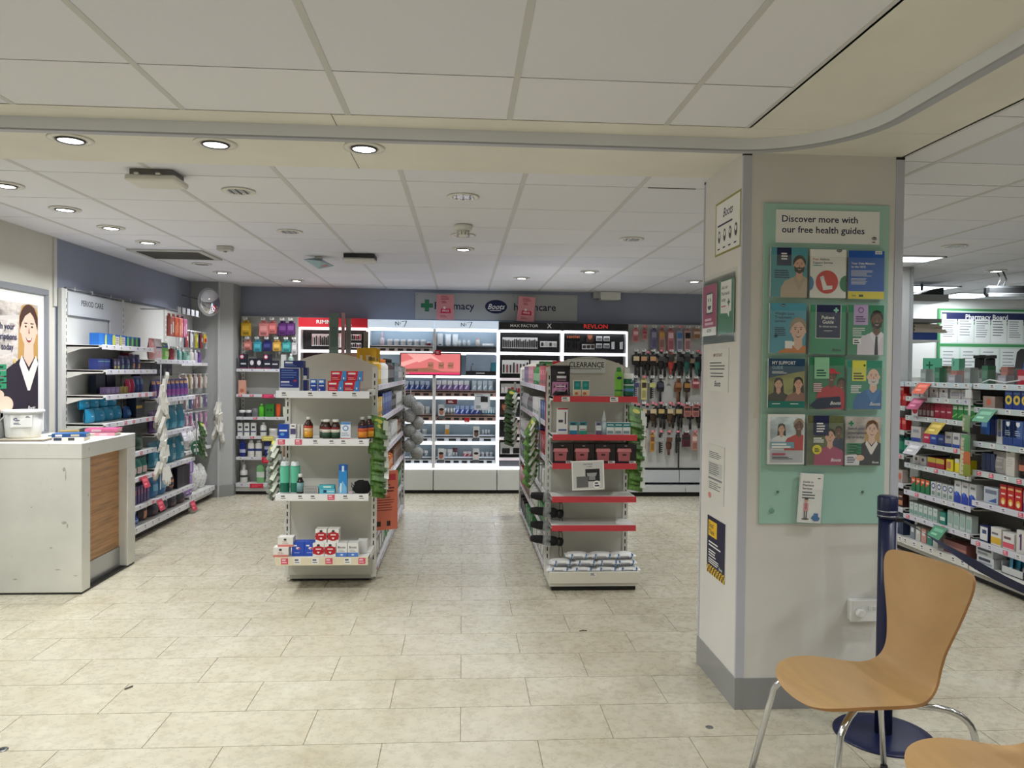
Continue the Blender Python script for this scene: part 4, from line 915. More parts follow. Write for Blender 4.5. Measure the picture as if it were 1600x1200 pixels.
# bottom shelf
ta = carton(0.098, 0.062, 0.075, (228, 226, 222), ((0.0, 1.0, 0.0, 0.24, (214, 130, 120)), ('o', 0.48, 0.76, 0.1, 0.12, (50, 50, 60)), ('g', 0.3, 0.56, 0.4, 2, 0.16, 0.06, (200, 150, 150))))
put(E1, ta, 'tablet_carton', 'white tablet carton with a coral base band, lower left of the bottom shelf', 'box', X(-1.165), f-0.01, 0.237)
put(E1, ta, 'tablet_carton', 'white tablet carton with a coral base band, stacked upper left', 'box', X(-1.140), f+0.01, 0.299)
bb_ = carton(0.078, 0.090, 0.075, (34, 76, 186), ((0.15, 0.42, 0.7, 0.8, (230, 230, 240)), ('o', 0.5, 0.56, 0.16, 0.09, (236, 220, 226)), ('o', 0.6, 0.54, 0.1, 0.06, (214, 90, 100)), ('g', 0.2, 0.26, 0.6, 1, 0.1, 0.05, (160, 180, 230))))
put(E1, bb_, 'tablet_carton', 'royal blue tablet carton on the bottom end shelf', 'box', X(-1.062), f+0.02, 0.237, 'royal blue tablet cartons', 2, 0.08)
hr = carton(0.072, 0.088, 0.08, (236, 234, 230), ((0.02, 0.98, 0.22, 0.72, (180, 20, 40)), ('o', 0.5, 0.47, 0.52, 0.34, (180, 20, 40)), ('o', 0.5, 0.86, 0.14, 0.08, (40, 40, 60)), (0.26, 0.74, 0.54, 0.62, (244, 230, 230)), ('p', ((0.5, 0.24), (0.38, 0.34), (0.44, 0.4), (0.5, 0.36), (0.56, 0.4), (0.62, 0.34)), (246, 240, 240))))
put(E1, hr, 'aspirin_carton', 'white carton with a dark red band and heart in the lower pair', 'box', X(-0.925), f-0.008, 0.237, 'red heart cartons', 2, 0.075)
put(E1, hr, 'aspirin_carton', 'white carton with a dark red band and heart in the upper pair', 'box', X(-0.912), f+0.01, 0.325, 'red heart cartons', 2, 0.078)
bw = carton(0.068, 0.088, 0.075, (232, 232, 230), ((0.0, 1.0, 0.0, 0.3, (84, 130, 214)), ('o', 0.5, 0.14, 0.14, 0.06, (230, 236, 246)), ('t', 'Boots', 0.5, 0.62, 0.3, (50, 50, 60)), ('g', 0.2, 0.5, 0.6, 2, 0.1, 0.03, (150, 150, 160))))
put(E1, bw, 'tablet_carton', 'white carton with a blue base band on the bottom shelf', 'box', X(-0.776), f-0.006, 0.237, 'white and blue cartons', 2, 0.072)
put(E1, carton(0.06, 0.085, 0.06, (216, 216, 214)), 'tablet_carton', 'pale carton behind the white and blue ones', 'box', X(-0.655), f+0.09, 0.237)

# ---- right end: red-edged clearance shelves
E2 = Fr(RGX0, RGY0, 0.0); RS = (206, 62, 74)
for z in (1.291, 1.035, 0.843, 0.62, 0.427):
    s = shelf(rg, 0.575, 0.25, z, SHELF, RS, 'w', 0, 0.036, 0.016)
    if z > 1.2:
        for x in (0.075, 0.40): mk('price_ticket', ticket_mesh('w'), s, (x, -0.2568, z+0.0015)).scale = (1.2, 1, 1.3)
tr = MB(); tr.box(0.005, 0.60, -0.285, 0.0, 0.03, 0.105, STEEL); tr.box(0.02, 0.585, -0.275, 0, 0.0, 0.03, M(BLACK)); tr.obj('base_tray', rg)
MB().cbox(0.0, 0.605, -0.30, -0.285, 0.05, 0.13, 0.004, M((226, 222, 210), 0.4)).obj('tray_front', rg); mk('price_ticket', ticket_mesh('w'), rg, (0.27, -0.302, 0.125))
MB().box(-0.004, -0.0005, 0.0, 0.012, 0.95, 1.45, M(RS)).obj('edge_strip', rg)
X = lambda wx: wx - RGX0
f = -0.235
mb = MB().box(0, 0.27, -0.002, 0, 0, 0.098, M((214, 214, 210))); mb.text('CLEARANCE', 0.012, 0.042, -0.0025, 0.052, M(BLACK), 'l', 0.85).rect(0.012, 0.24, 0.030, 0.034, -0.0025, M(BLACK))
solo(mb, 'clearance_sign', 'grey paper sign reading clearance on the arched end panel', 'sign', E2.p(X(0.728), -0.002, 1.447))
pp_ = pouch(0.135, 0.205, 0.05, (30, 26, 34), ((0.08, 0.92, 0.02, 0.46, (190, 130, 176)), (0.36, 0.72, 0.74, 0.79, (232, 230, 234)), (0.3, 0.8, 0.58, 0.66, (226, 222, 230)), (0.3, 0.8, 0.5, 0.54, (150, 110, 140)), (0.3, 0.75, 0.3, 0.34, (240, 220, 236)), (0.32, 0.7, 0.16, 0.18, (240, 220, 236))))
put(E2, pp_, 'protein_pouch', 'black and lilac protein powder pouch at the left of the top clearance shelf', 'pouch', X(0.652), f+0.0, 1.293)
tc = carton(0.052, 0.106, 0.03, (236, 226, 208), ((0.06, 0.94, 0.42, 0.96, (24, 132, 130)), ('o', 0.5, 0.72, 0.26, 0.12, (60, 160, 160)), (0.08, 0.92, 0.03, 0.36, (232, 206, 170)), ('o', 0.38, 0.18, 0.22, 0.1, (200, 120, 80))))
put(E2, tc, 'supplement_carton', 'teal and cream carton beside the black pouch', 'box', X(0.765), f, 1.293, 'teal and cream cartons', 2, 0.056)
t = thing('lotion_bottle', 'lime green lotion bottle with a navy emblem', 'bottle', E2.p(X(1.048), f+0.02, 1.293))
mk('body', bottle(0.028, 0.195, (122, 190, 70), (60, 150, 60), (0.18, 0.24, (40, 110, 50)), 0.8, 0.5, 0.87, 0.7), t, (0, -0.02, 0)); MB().ell(0, 0.125, 0.017, 0.009, -0.0205, M(NAVY)).obj('emblem', t); MB().lathe([(0.0165, 0.168), (0.0165, 0.194), (0, 0.198)], M((50, 140, 56)), 14).obj('cap', t)
t = thing('tablet_tub', 'dark green tablet tub with a white ribbed cap', 'tub', E2.p(X(1.118), f+0.03, 1.293))
mk('body', can(0.036, 0.12, [(0.0, (20, 70, 60)), (0.1, (24, 96, 70)), (0.3, (90, 140, 190)), (0.46, (40, 120, 80)), (0.62, (196, 206, 206)), (0.7, (24, 96, 70))]), t, (0, -0.036, 0)); MB().lathe([(0.033, 0.12), (0.033, 0.15), (0.028, 0.156), (0, 0.156)], M((240, 240, 240)), 20, smooth=False).obj('cap', t)
# second clearance shelf
put(E2, carton(0.068, 0.175, 0.05, (232, 232, 234), ((0.0, 1.0, 0.95, 1.0, (190, 40, 60)), (0.1, 0.55, 0.46, 0.56, (60, 60, 70)), (0.1, 0.9, 0.14, 0.2, (60, 80, 150)), (0.72, 0.84, 0.4, 0.86, (50, 50, 60)))), 'serum_carton', 'tall white skincare carton with vertical lettering', 'box', X(0.668), f, 1.037)
for i, (x, c, l) in enumerate(((0.742, (30, 130, 170), 'small turquoise and white carton next to the tall white carton'), (0.806, (40, 160, 140), 'small sea-green carton with a pinkish band'), (0.912, (110, 90, 130), 'slim white and purple carton beside the clear bottle'))):
    put(E2, carton(0.050 if i < 2 else 0.038, 0.085, 0.03, (214, 222, 224), ((0.0, 1.0, 0.72, 1.0, (24, 128, 136) if i < 2 else (120, 120, 150)), (0.2, 0.75, 0.74, 0.9, (40, 60, 80)), (0.0, 1.0, 0.0, 0.32, c), (0.1, 0.9, 0.36, 0.44, (180, 120, 130) if i == 1 else (230, 236, 240)))), 'small_carton', l, 'box', X(x), f, 1.037)
t = thing('spray_bottle', 'clear pale blue bottle with a tall pointed nozzle', 'bottle', E2.p(X(0.951), f+0.02, 1.037))
mk('body', can(0.020, 0.085, [(0.0, (170, 196, 206)), (0.5, (196, 214, 220))]), t, (0, -0.02, 0)); MB().lathe([(0.016, 0.085), (0.014, 0.105), (0.008, 0.125), (0.002, 0.165), (0, 0.166)], M((206, 212, 214), 0.2), 12).obj('nozzle', t)
pl = carton(0.052, 0.082, 0.03, (230, 236, 236), ((0.0, 1.0, 0.62, 0.96, (20, 124, 134)), (0.1, 0.9, 0.76, 0.84, (220, 236, 236)), (0.1, 0.85, 0.1, 0.32, (130, 160, 170))))
put(E2, pl, 'plaster_carton', 'teal and white carton on the second clearance shelf', 'box', X(0.992), f, 1.037, 'teal and white cartons', 3, 0.055)
# boxed pink appliances
def appliance(x, label):
    t = thing('appliance_box', label, 'box', E2.p(X(x), f-0.005, 0.845), 0.0, 'black boxes with pink appliances')
    mk('body', carton(0.138, 0.128, 0.12, (30, 22, 26), (('g', 0.42, 0.93, 0.16, 1, 0.1, 0.04, (170, 160, 160)), (0.05, 0.5, 0.0, 0.05, (30, 24, 60)))), t)
    a = MB(); a.prism([(-0.05, 0.078), (0.05, 0.078), (0.044, 0.1), (-0.044, 0.1)], -0.012, 0, M((206, 130, 136), 0.3)).prism([(-0.038, 0.016), (0.038, 0.016), (0.042, 0.078), (-0.042, 0.078)], -0.009, 0, M((176, 96, 104), 0.3)).rect(-0.012, 0.014, 0.052, 0.064, -0.0095, M((50, 24, 28)))
    a.obj('window_picture', t, (-0.016, 0, 0)); mk('price_ticket', ticket_mesh('w'), t, (0.02, -0.001, 0.018))
for i, l in enumerate(('leftmost of four black boxes picturing a pink appliance', 'second of four black boxes picturing a pink appliance', 'third of four black boxes picturing a pink appliance', 'rightmost of four black boxes picturing a pink appliance')): appliance(0.672+0.143*i, l)
# the printed sheet clipped to the third shelf
mb = MB().box(0, 0.218, -0.0015, 0, 0, 0.196, WH); p = Pr(mb, 0, 0.218, 0, 0.196, -0.0016); p.rect(0.04, 0.96, 0.04, 0.86, M((214, 214, 214))).text('HALF PRICE', 0.5, 0.77, 0.055, INK, 'c').text('or better', 0.55, 0.7, 0.05, INK, 'c')
p.rect(0.42, 0.86, 0.26, 0.64, M((36, 36, 38))).rect(0.14, 0.5, 0.08, 0.42, M((110, 110, 112))).poly([(0.48, 0.42), (0.74, 0.42), (0.78, 0.52), (0.46, 0.52)], M((170, 170, 172))).rect(0.52, 0.72, 0.3, 0.42, M((150, 150, 152))).ell(0.76, 0.16, 0.12, 0.12, WH).greek(0.7, 0.22, 0.14, 2, 0.08, 0.04, INK)
o = solo(mb, 'offer_sheet', 'white printed offer sheet hanging from the third clearance shelf', 'sign', E2.p(X(0.735), -0.262, 0.665)); o.rotation_euler = (0, R(-2.5), 0)
# bags of wipes heaped on the tray
wp_ = MB(); 
def wipes():
    mb = MB(); n = 8; L_ = 0.165; vs = []
    for j, (x, k) in enumerate(((-0.5, 0.25), (-0.43, 0.3), (-0.36, 0.8), (-0.15, 1), (0.15, 1), (0.36, 0.8), (0.43, 0.3), (0.5, 0.25))):
        for i in range(n):
            a = 2*math.pi*i/n; vs.append((x*L_, 0.05+0.052*math.cos(a)*(1 if k > 0.5 else 1.05), 0.024+0.024*math.sin(a)*k))
    fs = [(j*n+i, j*n+(i+1) % n, (j+1)*n+(i+1) % n, (j+1)*n+i) for j in range(7) for i in range(n)] + [tuple(range(n)), tuple(range(7*n, 8*n))]
    mb.add(vs, fs, M((240, 240, 238), 0.3), False)
    for x in (-0.045, 0.05): mb.prism([(x-0.004, 0.008), (x+0.004, 0.008), (x+0.012, 0.04), (x+0.004, 0.04)], -0.0012, 0.03, M((90, 130, 180)))
    mb.prism([(-0.03, 0.012), (0.035, 0.012), (0.035, 0.018), (-0.03, 0.018)], -0.0014, 0.02, M((130, 130, 140))); mb.prism([(-0.03, 0.024), (0.03, 0.024), (0.03, 0.028), (-0.03, 0.028)], -0.0014, 0.02, M((150, 150, 160)))
    return mb.mesh('wipes_pack')
wm = wipes(); rr = random.Random(3)
for lay, (z, y, xs) in enumerate(((0.107, -0.27, (0.068, 0.228, 0.392, 0.538)), (0.15, -0.255, (0.09, 0.25, 0.40, 0.52)), (0.192, -0.24, (0.20, 0.36, 0.515)))):
    for ii, x in enumerate(xs): tag(mk('wipes_pack', wm, None, E2.p(x, y, z), rr.uniform(-0.09, 0.09)), ('white soft pack of wipes in the bottom row on the tray', 'white soft pack of wipes in the middle row on the tray', 'white soft pack of wipes on top of the heap')[lay] + which(ii, len(xs)), 'pack', 'packs of wipes on the clearance tray')
# folded umbrellas strapped to the near left upright
for i, z in enumerate((0.590, 0.487, 0.390, 0.292)):
    t = thing('folded_umbrella', ('topmost of four folded black umbrellas strapped to the upright', 'second from the top of four folded black umbrellas', 'third from the top of four folded black umbrellas', 'lowest of four folded black umbrellas, with a wrist strap')[i], 'umbrella', E2.p(-0.005, -0.075, z), R(-6), 'folded umbrellas')
    b = MB(); prof = [(0.0, -0.115), (0.02, -0.11), (0.028, -0.07), (0.033, 0.02), (0.034, 0.05), (0.03, 0.07)]
    b.lathe(prof, M((22, 22, 24), 0.8, kind='fabric'), 12); o = b.obj('canopy', t, (0.01, 0, 0)); o.rotation_euler = (0, R(96), 0)
    o = MB().lathe([(0.026, 0), (0.031, 0.012), (0.03, 0.034), (0.018, 0.044), (0, 0.046)], M((16, 16, 18), 0.35), 12).obj('handle', t, (0.082, 0, -0.008)); o.rotation_euler = (0, R(96), 0)
    o = MB().lathe([(0.0345, -0.016), (0.0345, 0.022)], M((120, 122, 126), 0.3), 12).obj('band', t); o.rotation_euler = (0, R(96), 0)
    MB().tube([(0.10, 0, -0.01), (0.118, -0.01, -0.05), (0.122, -0.012, -0.1), (0.106, -0.01, -0.125), (0.096, -0.008, -0.09), (0.10, 0, -0.012)], 0.0022, M((16, 16, 18)), 6).obj('wrist_strap', t)
solo(MB().box(-0.012, 0.03, -0.11, -0.108, 0.25, 1.02, M((214, 220, 220), 0.15, kind='film', name='clear_film')), 'clip_strip', 'clear plastic hanging strip that holds the folded umbrellas', 'strip', E2.p(0.0, 0.0, 0.0))
# ================================================================ BACK WALL: sign, cosmetics displays, brush wall
BK = Fr(0.0, 8.90, 0.0)
def flat(label, name, cat, x0, x1, z0, z1, y, draw, t=0.006, back=None):
    mb = MB().box(0, x1-x0, 0, t, 0, z1-z0, back or WH); p = Pr(mb, 0, x1-x0, 0, z1-z0, -0.0002); draw(p); return solo(mb, name, label, cat, (x0, y, z0))
def d_sign(p):
    W_ = 1/1.942
    p.rect(0, 1, 0, 1, M((176, 178, 178)))
    g = M((40, 124, 84)); p.cross(0.071, 0.083, 0.036, M((26, 92, 62))).cross(0.071, 0.083, 0.031, g)
    p.text('Pharmacy', 0.118, 0.062, 0.063, M((30, 36, 70)), 'l', 1.0); oval_logo(p, 0.495, 0.082, 0.068)
    p.text('healthcare', 0.606, 0.062, 0.063, M((30, 36, 70)), 'l', 1.0)
    for u, v in ((0.012, 0.15), (0.6, 0.15), (0.988, 0.15)): p.ell(u, v, 0.003, 0.003, M((120, 120, 120)), 8)
flat('long grey pharmacy and healthcare sign with a green cross and navy oval', 'wall_sign', 'sign', -0.572, 1.37, 2.058, 2.372, 9.088, d_sign, 0.01, M((176, 178, 178)))
def d_pink(p):
    p.rect(0, 1, 0, 2, M((222, 150, 156))); k = M((170, 60, 80)); p.greek(0.25, p.h-0.08, 0.5, 3, 0.08, 0.035, k).greek(0.3, p.h-0.36, 0.3, 2, 0.08, 0.04, k)
    p.poly([(0.22, 0.38), (0.84, 0.38), (0.8, 0.64), (0.26, 0.64)], M((206, 40, 84))).text('PRICE', 0.53, 0.46, 0.15, WH, 'c').ell(0.46, 0.68, 0.07, 0.07, WH).greek(0.22, 0.26, 0.4, 2, 0.08, 0.03, k)
for x0, x1, lb in ((-0.318, -0.112, 'pink promotional card hanging over the left of the wall sign'), (0.632, 0.835, 'pink promotional card hanging crooked over the word healthcare')):
    o = flat(lb, 'hanging_card', 'sign', x0, x1, 2.045, 2.34, 8.97, d_pink, 0.002)
    if x0 > 0: o.rotation_euler = (0, R(4), R(0))
# emissive parts: lit header boxes and LED strips of the cosmetics displays
LED = M((244, 248, 255), 0.5, emit=3.2, name='led_strip'); LEDP = M((255, 236, 238), 0.5, emit=2.6, name='led_strip_warm'); LITP = M((214, 230, 246), 0.5, emit=0.55, name='lit_header_pale')
BKP = M((24, 24, 28), 0.35); TAN = M((150, 122, 110), 0.4); CHM = M((206, 208, 212), 0.25, 0.6)
def display(label, x0, x1, hdr, hcol, draw, back, zt=2.03):
    """one cosmetics bay: plinth, side frames, header box, back panel"""
    t = thing('cosmetics_display', label, 'display unit', (x0, 8.90, 0)); w = x1-x0
    MB().box(0.004, w-0.004, 0.006, 0.17, 0.045, 0.288, M((206, 207, 202), 0.4)).obj('plinth', t); MB().box(0.0, w, 0.05, 0.17, 0.0, 0.045, M((14, 14, 16))).obj('kick_board', t)
    MB().box(0.0, w, 0.172, 0.186, 0.288, 1.93, back).obj('back_panel', t)
    for x in (0.0, w-0.018): 
        s = MB().box(x, x+0.018, 0.0, 0.17, 0.288, 1.935, M((236, 238, 240), 0.4)).obj('side_panel', t); 
        if not (hdr == 'pale' and (x > 0) == (x0 < -1)): MB().box(x+0.001, x+0.017, -0.004, -0.0005, 0.30, 1.925, LED if hdr != 'red' else LEDP).obj('led_strip', s)
    hb = MB().box(0.0, w, -0.03, 0.17, 1.937, zt, hcol); p = Pr(hb, 0, w, 1.937, zt, -0.0302); draw(p); hb.obj('header', t)
    MB().box(0.02, w-0.02, -0.006, 0.03, 1.905, 1.932, LED if hdr != 'red' else LEDP).obj('led_strip', t)
    MB().box(0.0, w, 0.0, 0.17, 0.288, 0.302, LED).obj('base_shelf', t)
    return t
def tier(t, w, z, x0=0.018, d=0.13, tray=None, holes=0, hc=BLACK, led=LED, shadow=True):
    """shelf with a glowing front edge and, above it, a sloping tester tray with wells"""
    s = MB().box(x0, w-0.018, 0.17-d-0.03, 0.17, z-0.012, z, M((220, 224, 228), 0.4)).obj('shelf', t)
    MB().box(x0, w-0.018, 0.17-d-0.036, 0.17-d-0.030, z-0.024, z+0.008, led).obj('led_strip', s)
    if tray:
        tr = MB().prism([(0.17-d-0.028, z), (0.17-d-0.018, z+0.06), (0.10, z+0.085), (0.10, z)], x0+0.004, w-0.022, tray, 'x').obj('tester_tray', s)
        yy = 0.17-d-0.024
        if holes:
            mb = MB(); st = (w-0.06)/holes
            for i in range(holes): mb.prism([(x0+0.02+st*i, z+0.018), (x0+0.02+st*(i+0.62), z+0.018), (x0+0.02+st*(i+0.62), z+0.044), (x0+0.02+st*i, z+0.044)], yy-0.003, yy+0.02, M(hc))
            o = mb.obj('tester_well_row', tr); o['kind'] = 'stuff'
        MB().box(x0+0.004, w-0.022, 0.17-d-0.022, 0.17-d-0.012, z+0.060, z+0.072, BKP).obj('tray_lip', tr)
    return s
def h_rim(p):
    p.rect(0, 1, 0, 1, M((196, 20, 40), 0.5, emit=0.12)); p.text('RIMMEL', 0.26, 0.047, 0.075, WH, 'l', 1.25); p.text('LONDON', 0.63, 0.018, 0.026, WH, 'l', 1.25)
def h_no7(p):
    p.text('N', 0.41, 0.036, 0.085, M((40, 40, 44)), 'l', 1.0); p.text('o', 0.476, 0.062, 0.045, M((40, 40, 44)), 'l', 1.0); p.rect(0.476, 0.5, 0.05, 0.054, M((40, 40, 44)))
    p.poly([(0.505, 0.1), (0.585, 0.108), (0.587, 0.1), (0.505, 0.092)], M((40, 40, 44))).poly([(0.574, 0.1), (0.587, 0.1), (0.546, 0.01), (0.538, 0.01)], M((40, 40, 44)))
def h_max(p):
    p.text('MAX FACTOR', 0.18, 0.04, 0.062, WH, 'l', 1.12).text('X', 0.79, 0.03, 0.1, WH, 'c', 0.95)
def h_rev(p): p.text('REVLON', 0.5, 0.032, 0.092, M((220, 50, 44), 0.5, emit=0.35), 'c', 1.08)
PALE = M((176, 196, 210), 0.5)
A_RIM = display('cosmetics bay with a red lit header, left end of the make-up wall', -1.893, -1.105, 'red', M((196, 20, 40), 0.5), h_rim, M((46, 20, 28)), 2.04)
A_N1 = display('cosmetics bay with a pale lit header, left of the two pale bays', -1.103, -0.335, 'pale', LITP, h_no7, PALE)
A_N2 = display('cosmetics bay with a pale lit header, right of the two pale bays', -0.333, 0.412, 'pale', LITP, h_no7, PALE)
A_MAX = display('cosmetics bay with a black header and white lettering', 0.414, 1.167, 'dark', BKP, h_max, M((40, 38, 42)), 2.02)
A_REV = display('cosmetics bay with a black header and red lettering', 1.169, 1.949, 'dark', BKP, h_rev, M((40, 38, 42)), 2.02)
TIERS = (0.345, 0.605, 0.850, 1.135)
for t, w in ((A_N1, 0.768), (A_N2, 0.745)):
    for z in TIERS: tier(t, w, z, tray=TAN if z > 0.7 else M((206, 214, 224)), holes=7 if z != 0.605 else 5)
    tier(t, w, 1.385, d=0.10); tier(t, w, 1.655, d=0.12, tray=M((180, 168, 160)) if t is A_N1 else BKP, holes=7 if t is A_N1 else 0)
    for z in TIERS: MB().box(w/2-0.008, w/2+0.008, 0.005, 0.03, z-0.03, z+0.01, BKP).obj('joint_block', t)
# goods standing behind the tester trays: (bay origin, bay phrase)
def gx(t): return t.location.x
def tester_row(t, z, x, n, dx, me, name, label, cat, y=0.105): put(Fr(gx(t), 8.90, 0.0), me, name, label, cat, x, y, z, label, n, dx)
def sk(col, w=0.05, h=0.105, top=(238, 240, 244)): return carton(w, h, 0.04, col, ((0.0, 1.0, 0.55, 1.0, top), ('p', ((0.1, 0.1), (0.5, 0.5), (0.9, 0.5), (0.4, 0.1)), (246, 246, 250))))
LV, BL_, PB = (150, 120, 200), (70, 110, 206), (170, 200, 220)
for t, w, side in ((A_N1, 0.768, 'left pale bay'), (A_N2, 0.745, 'right pale bay')):
    L_ = t is A_N1
    # upper shelf of jars and tubes
    if L_:
        tester_row(t, 1.74, 0.15, 1, 0, bottle(0.028, 0.15, (230, 214, 220), (226, 190, 200), None, 0.5, 0.4, 0.6), 'perfume_bottle', 'pink-tinted cone bottle on the top shelf of the %s' % side, 'bottle')
        tester_row(t, 1.735, 0.24, 6, 0.078, jar(0.030, 0.075, (226, 230, 234), (240, 240, 242)), 'cream_jar', 'white cream jar on the top shelf of the %s' % side, 'jar')
        tester_row(t, 1.735, 0.70, 1, 0, jar(0.024, 0.05, (170, 40, 60), (240, 240, 242)), 'cream_jar', 'small red-lidded jar at the end of the top shelf of the %s' % side, 'jar')
    else:
        tester_row(t, 1.735, 0.06, 1, 0, carton(0.062, 0.15, 0.04, (228, 232, 234), ((0.2, 0.8, 0.1, 0.16, (80, 90, 90)),)), 'serum_carton', 'tall white carton atop the right pale bay', 'box')
        tester_row(t, 1.735, 0.155, 2, 0.085, tubep(0.07, 0.145, (232, 236, 238), (226, 230, 232)), 'cream_tube', 'white squeeze tube atop the right pale bay', 'tube')
        tester_row(t, 1.735, 0.29, 3, 0.055, bottle(0.021, 0.085, (222, 228, 230), (206, 210, 214)), 'serum_bottle', 'small white bottle atop the right pale bay', 'bottle')
        tester_row(t, 1.735, 0.505, 1, 0, bottle(0.026, 0.1, (232, 222, 216), (232, 150, 140)), 'serum_bottle', 'coral-capped bottle atop the right pale bay', 'bottle')
        tester_row(t, 1.735, 0.63, 1, 0, pouch(0.14, 0.04, 0.04, (236, 238, 240)), 'wipes_pack', 'flat white sachet atop the right pale bay', 'pack')
    # first tester tier
    if L_:
        tester_row(t, 1.22, 0.38, 6, 0.062, sk(BL_, 0.046, 0.1, (200, 214, 236)), 'skincare_carton', 'blue skincare carton on the upper left tester shelf', 'box')
        tester_row(t, 0.935, 0.38, 6, 0.062, sk((214, 220, 226), 0.05, 0.085), 'skincare_carton', 'white skincare carton on the second tester shelf of the left pale bay', 'box')
        tester_row(t, 0.69, 0.50, 3, 0.08, jar(0.03, 0.06, (226, 232, 236), (240, 242, 244)), 'cream_jar', 'white pot on the third tester shelf of the left pale bay', 'jar')
        tester_row(t, 0.43, 0.50, 4, 0.06, sk((150, 170, 190), 0.044, 0.07), 'skincare_carton', 'grey-blue carton on the lowest tester shelf of the left pale bay', 'box')
    else:
        tester_row(t, 1.22, 0.05, 6, 0.066, sk(LV, 0.056, 0.11), 'skincare_carton', 'lilac skincare carton on the upper right tester shelf', 'box')
        tester_row(t, 1.22, 0.47, 4, 0.064, sk(PB, 0.054, 0.11, (206, 222, 232)), 'skincare_carton', 'pale blue skincare carton on the upper right tester shelf', 'box')
        tester_row(t, 0.935, 0.13, 4, 0.036, can(0.014, 0.07, [(0, (236, 240, 244))]), 'nail_bottle', 'small white tester bottle on the second tester shelf', 'bottle')
        tester_row(t, 0.935, 0.27, 5, 0.06, sk((60, 100, 214), 0.05, 0.1, (170, 196, 240)), 'skincare_carton', 'bright blue carton on the second right tester shelf', 'box')
        tester_row(t, 0.935, 0.58, 5, 0.032, tubep(0.03, 0.085, (206, 230, 240), (60, 160, 200)), 'cream_tube', 'slim pale tube on the second right tester shelf', 'tube')
        tester_row(t, 0.69, 0.155, 1, 0, carton(0.05, 0.115, 0.03, (236, 236, 234), ((0.05, 0.95, 0.0, 0.55, (226, 160, 40)),)), 'skincare_carton', 'white and orange carton alone on the third tester shelf', 'box')
        tester_row(t, 0.69, 0.58, 3, 0.034, can(0.012, 0.06, [(0, (232, 238, 242))]), 'tester_bottle', 'tiny white tester bottle on the third tester shelf', 'bottle')
        tester_row(t, 0.43, 0.12, 2, 0.07, sk((200, 214, 220), 0.06, 0.085), 'skincare_carton', 'pale carton on the lowest tester shelf of the right pale bay', 'box')
        tester_row(t, 0.43, 0.235, 2, 0.03, can(0.012, 0.1, [(0, (240, 242, 244)), (0.5, (120, 60, 70))]), 'lipstick', 'white and wine lipstick on the lowest tester shelf', 'lipstick')
        tester_row(t, 0.43, 0.37, 2, 0.05, sk((206, 70, 100), 0.045, 0.06), 'skincare_carton', 'small pink carton on the lowest tester shelf', 'box')
        tester_row(t, 0.43, 0.53, 4, 0.05, jar(0.019, 0.05, (226, 230, 234), (240, 242, 244)), 'cream_jar', 'little white pot on the lowest tester shelf of the right pale bay', 'jar')
# small portrait and notice cards on the tester tiers
for x, z, c, lb in ((0.05, 0.88, (176, 120, 100), 'upright card with a face on the second tester shelf'), (0.46, 0.625, (110, 84, 76), 'upright card with a dark face on the third tester shelf'), (0.05, 0.365, (170, 108, 96), 'upright card with a face on the lowest tester shelf, left'), (0.46, 0.365, (226, 210, 206), 'upright pale card on the lowest tester shelf, right')):
    def dr(p, c=c): p.rect(0, 1, 0, 3, M((206, 210, 214))).rect(0, 1, 0, 0.5, M((90, 94, 100))).ell(0.5, 1.1, 0.36, 0.5, M(c)).ell(0.5, 1.5, 0.38, 0.2, HD)
    flat(lb, 'portrait_card', 'card', gx(A_N2)+x, gx(A_N2)+x+0.075, z, z+0.17, 8.905, dr, 0.004)
for x, z, lb in ((0.14, 1.055, 'dark red shelf card under the upper tester shelf'), (0.355, 0.845, 'bright red shelf card between tester shelves')):
    flat(lb, 'shelf_card', 'card', gx(A_N2)+x, gx(A_N2)+x+(0.13 if z > 1 else 0.06), z, z+(0.06 if z > 1 else 0.055), 8.86, lambda p: p.rect(0, 1, 0, 1, M((110, 24, 40) if z > 1 else (190, 20, 40))).greek(0.2, 0.3, 0.5, 2, 0.1, 0.05, WH), 0.002)
def d_mono(p): p.rect(0, 1, 0, 2, M((206, 212, 218))).rect(0.4, 0.85, 0.5, 0.85, M((40, 40, 44))).ell(0.6, 0.3, 0.3, 0.2, M((226, 230, 234))).rect(0.1, 0.4, 0.1, 0.3, M((150, 158, 166))).greek(0.1, 0.98, 0.6, 2, 0.1, 0.03, INK)
flat('grey printed sheet taped across the upper tester shelves', 'offer_sheet', 'sign', gx(A_N2)+0.47, gx(A_N2)+0.655, 0.99, 1.18, 8.858, d_mono, 0.001)
# the pink lit picture box and the plain lit niche beside it
mb = MB().box(0, 0.71, 0.0, 0.06, 0, 0.265, BKP); p = Pr(mb, 0.012, 0.698, 0.012, 0.253, -0.0003)
p.rect(0, 1, 0, 1, M((236, 128, 128), 0.5, emit=0.6)); 
for q in ([(0.0, 0.2), (0.5, 0.35), (0.5, 0.3), (0.0, 0.12)], [(0.1, 0.35), (0.3, 0.2), (0.5, 0.28), (0.7, 0.2), (0.5, 0.35)]): p.poly(q, M((250, 176, 170), 0.5, emit=0.7))
p.poly([(0, 0.09), (0.45, 0.115), (0.7, 0.055), (1, 0.05), (1, 0), (0, 0)], M((190, 130, 106), 0.5, emit=0.3)).text('RESTORE', 0.06, 0.055, 0.04, M((90, 40, 40)), 'l', 1.4); p.rect(0, 1, 0, 0.035, M((236, 60, 110), 0.5, emit=0.7)).rect(0.05, 0.14, 0.01, 0.026, WH)
for u in (0.5, 0.68, 0.84): p.rect(u-0.05, u+0.05, 0.1, 0.21, M((206, 140, 120), 0.5, emit=0.3)).text('No7', u, 0.14, 0.04, M((120, 60, 60)), 'c')
solo(mb, 'picture_box', 'pink lit picture box with three product jars in a black frame', 'light box', (-0.73, 8.865, 1.388))
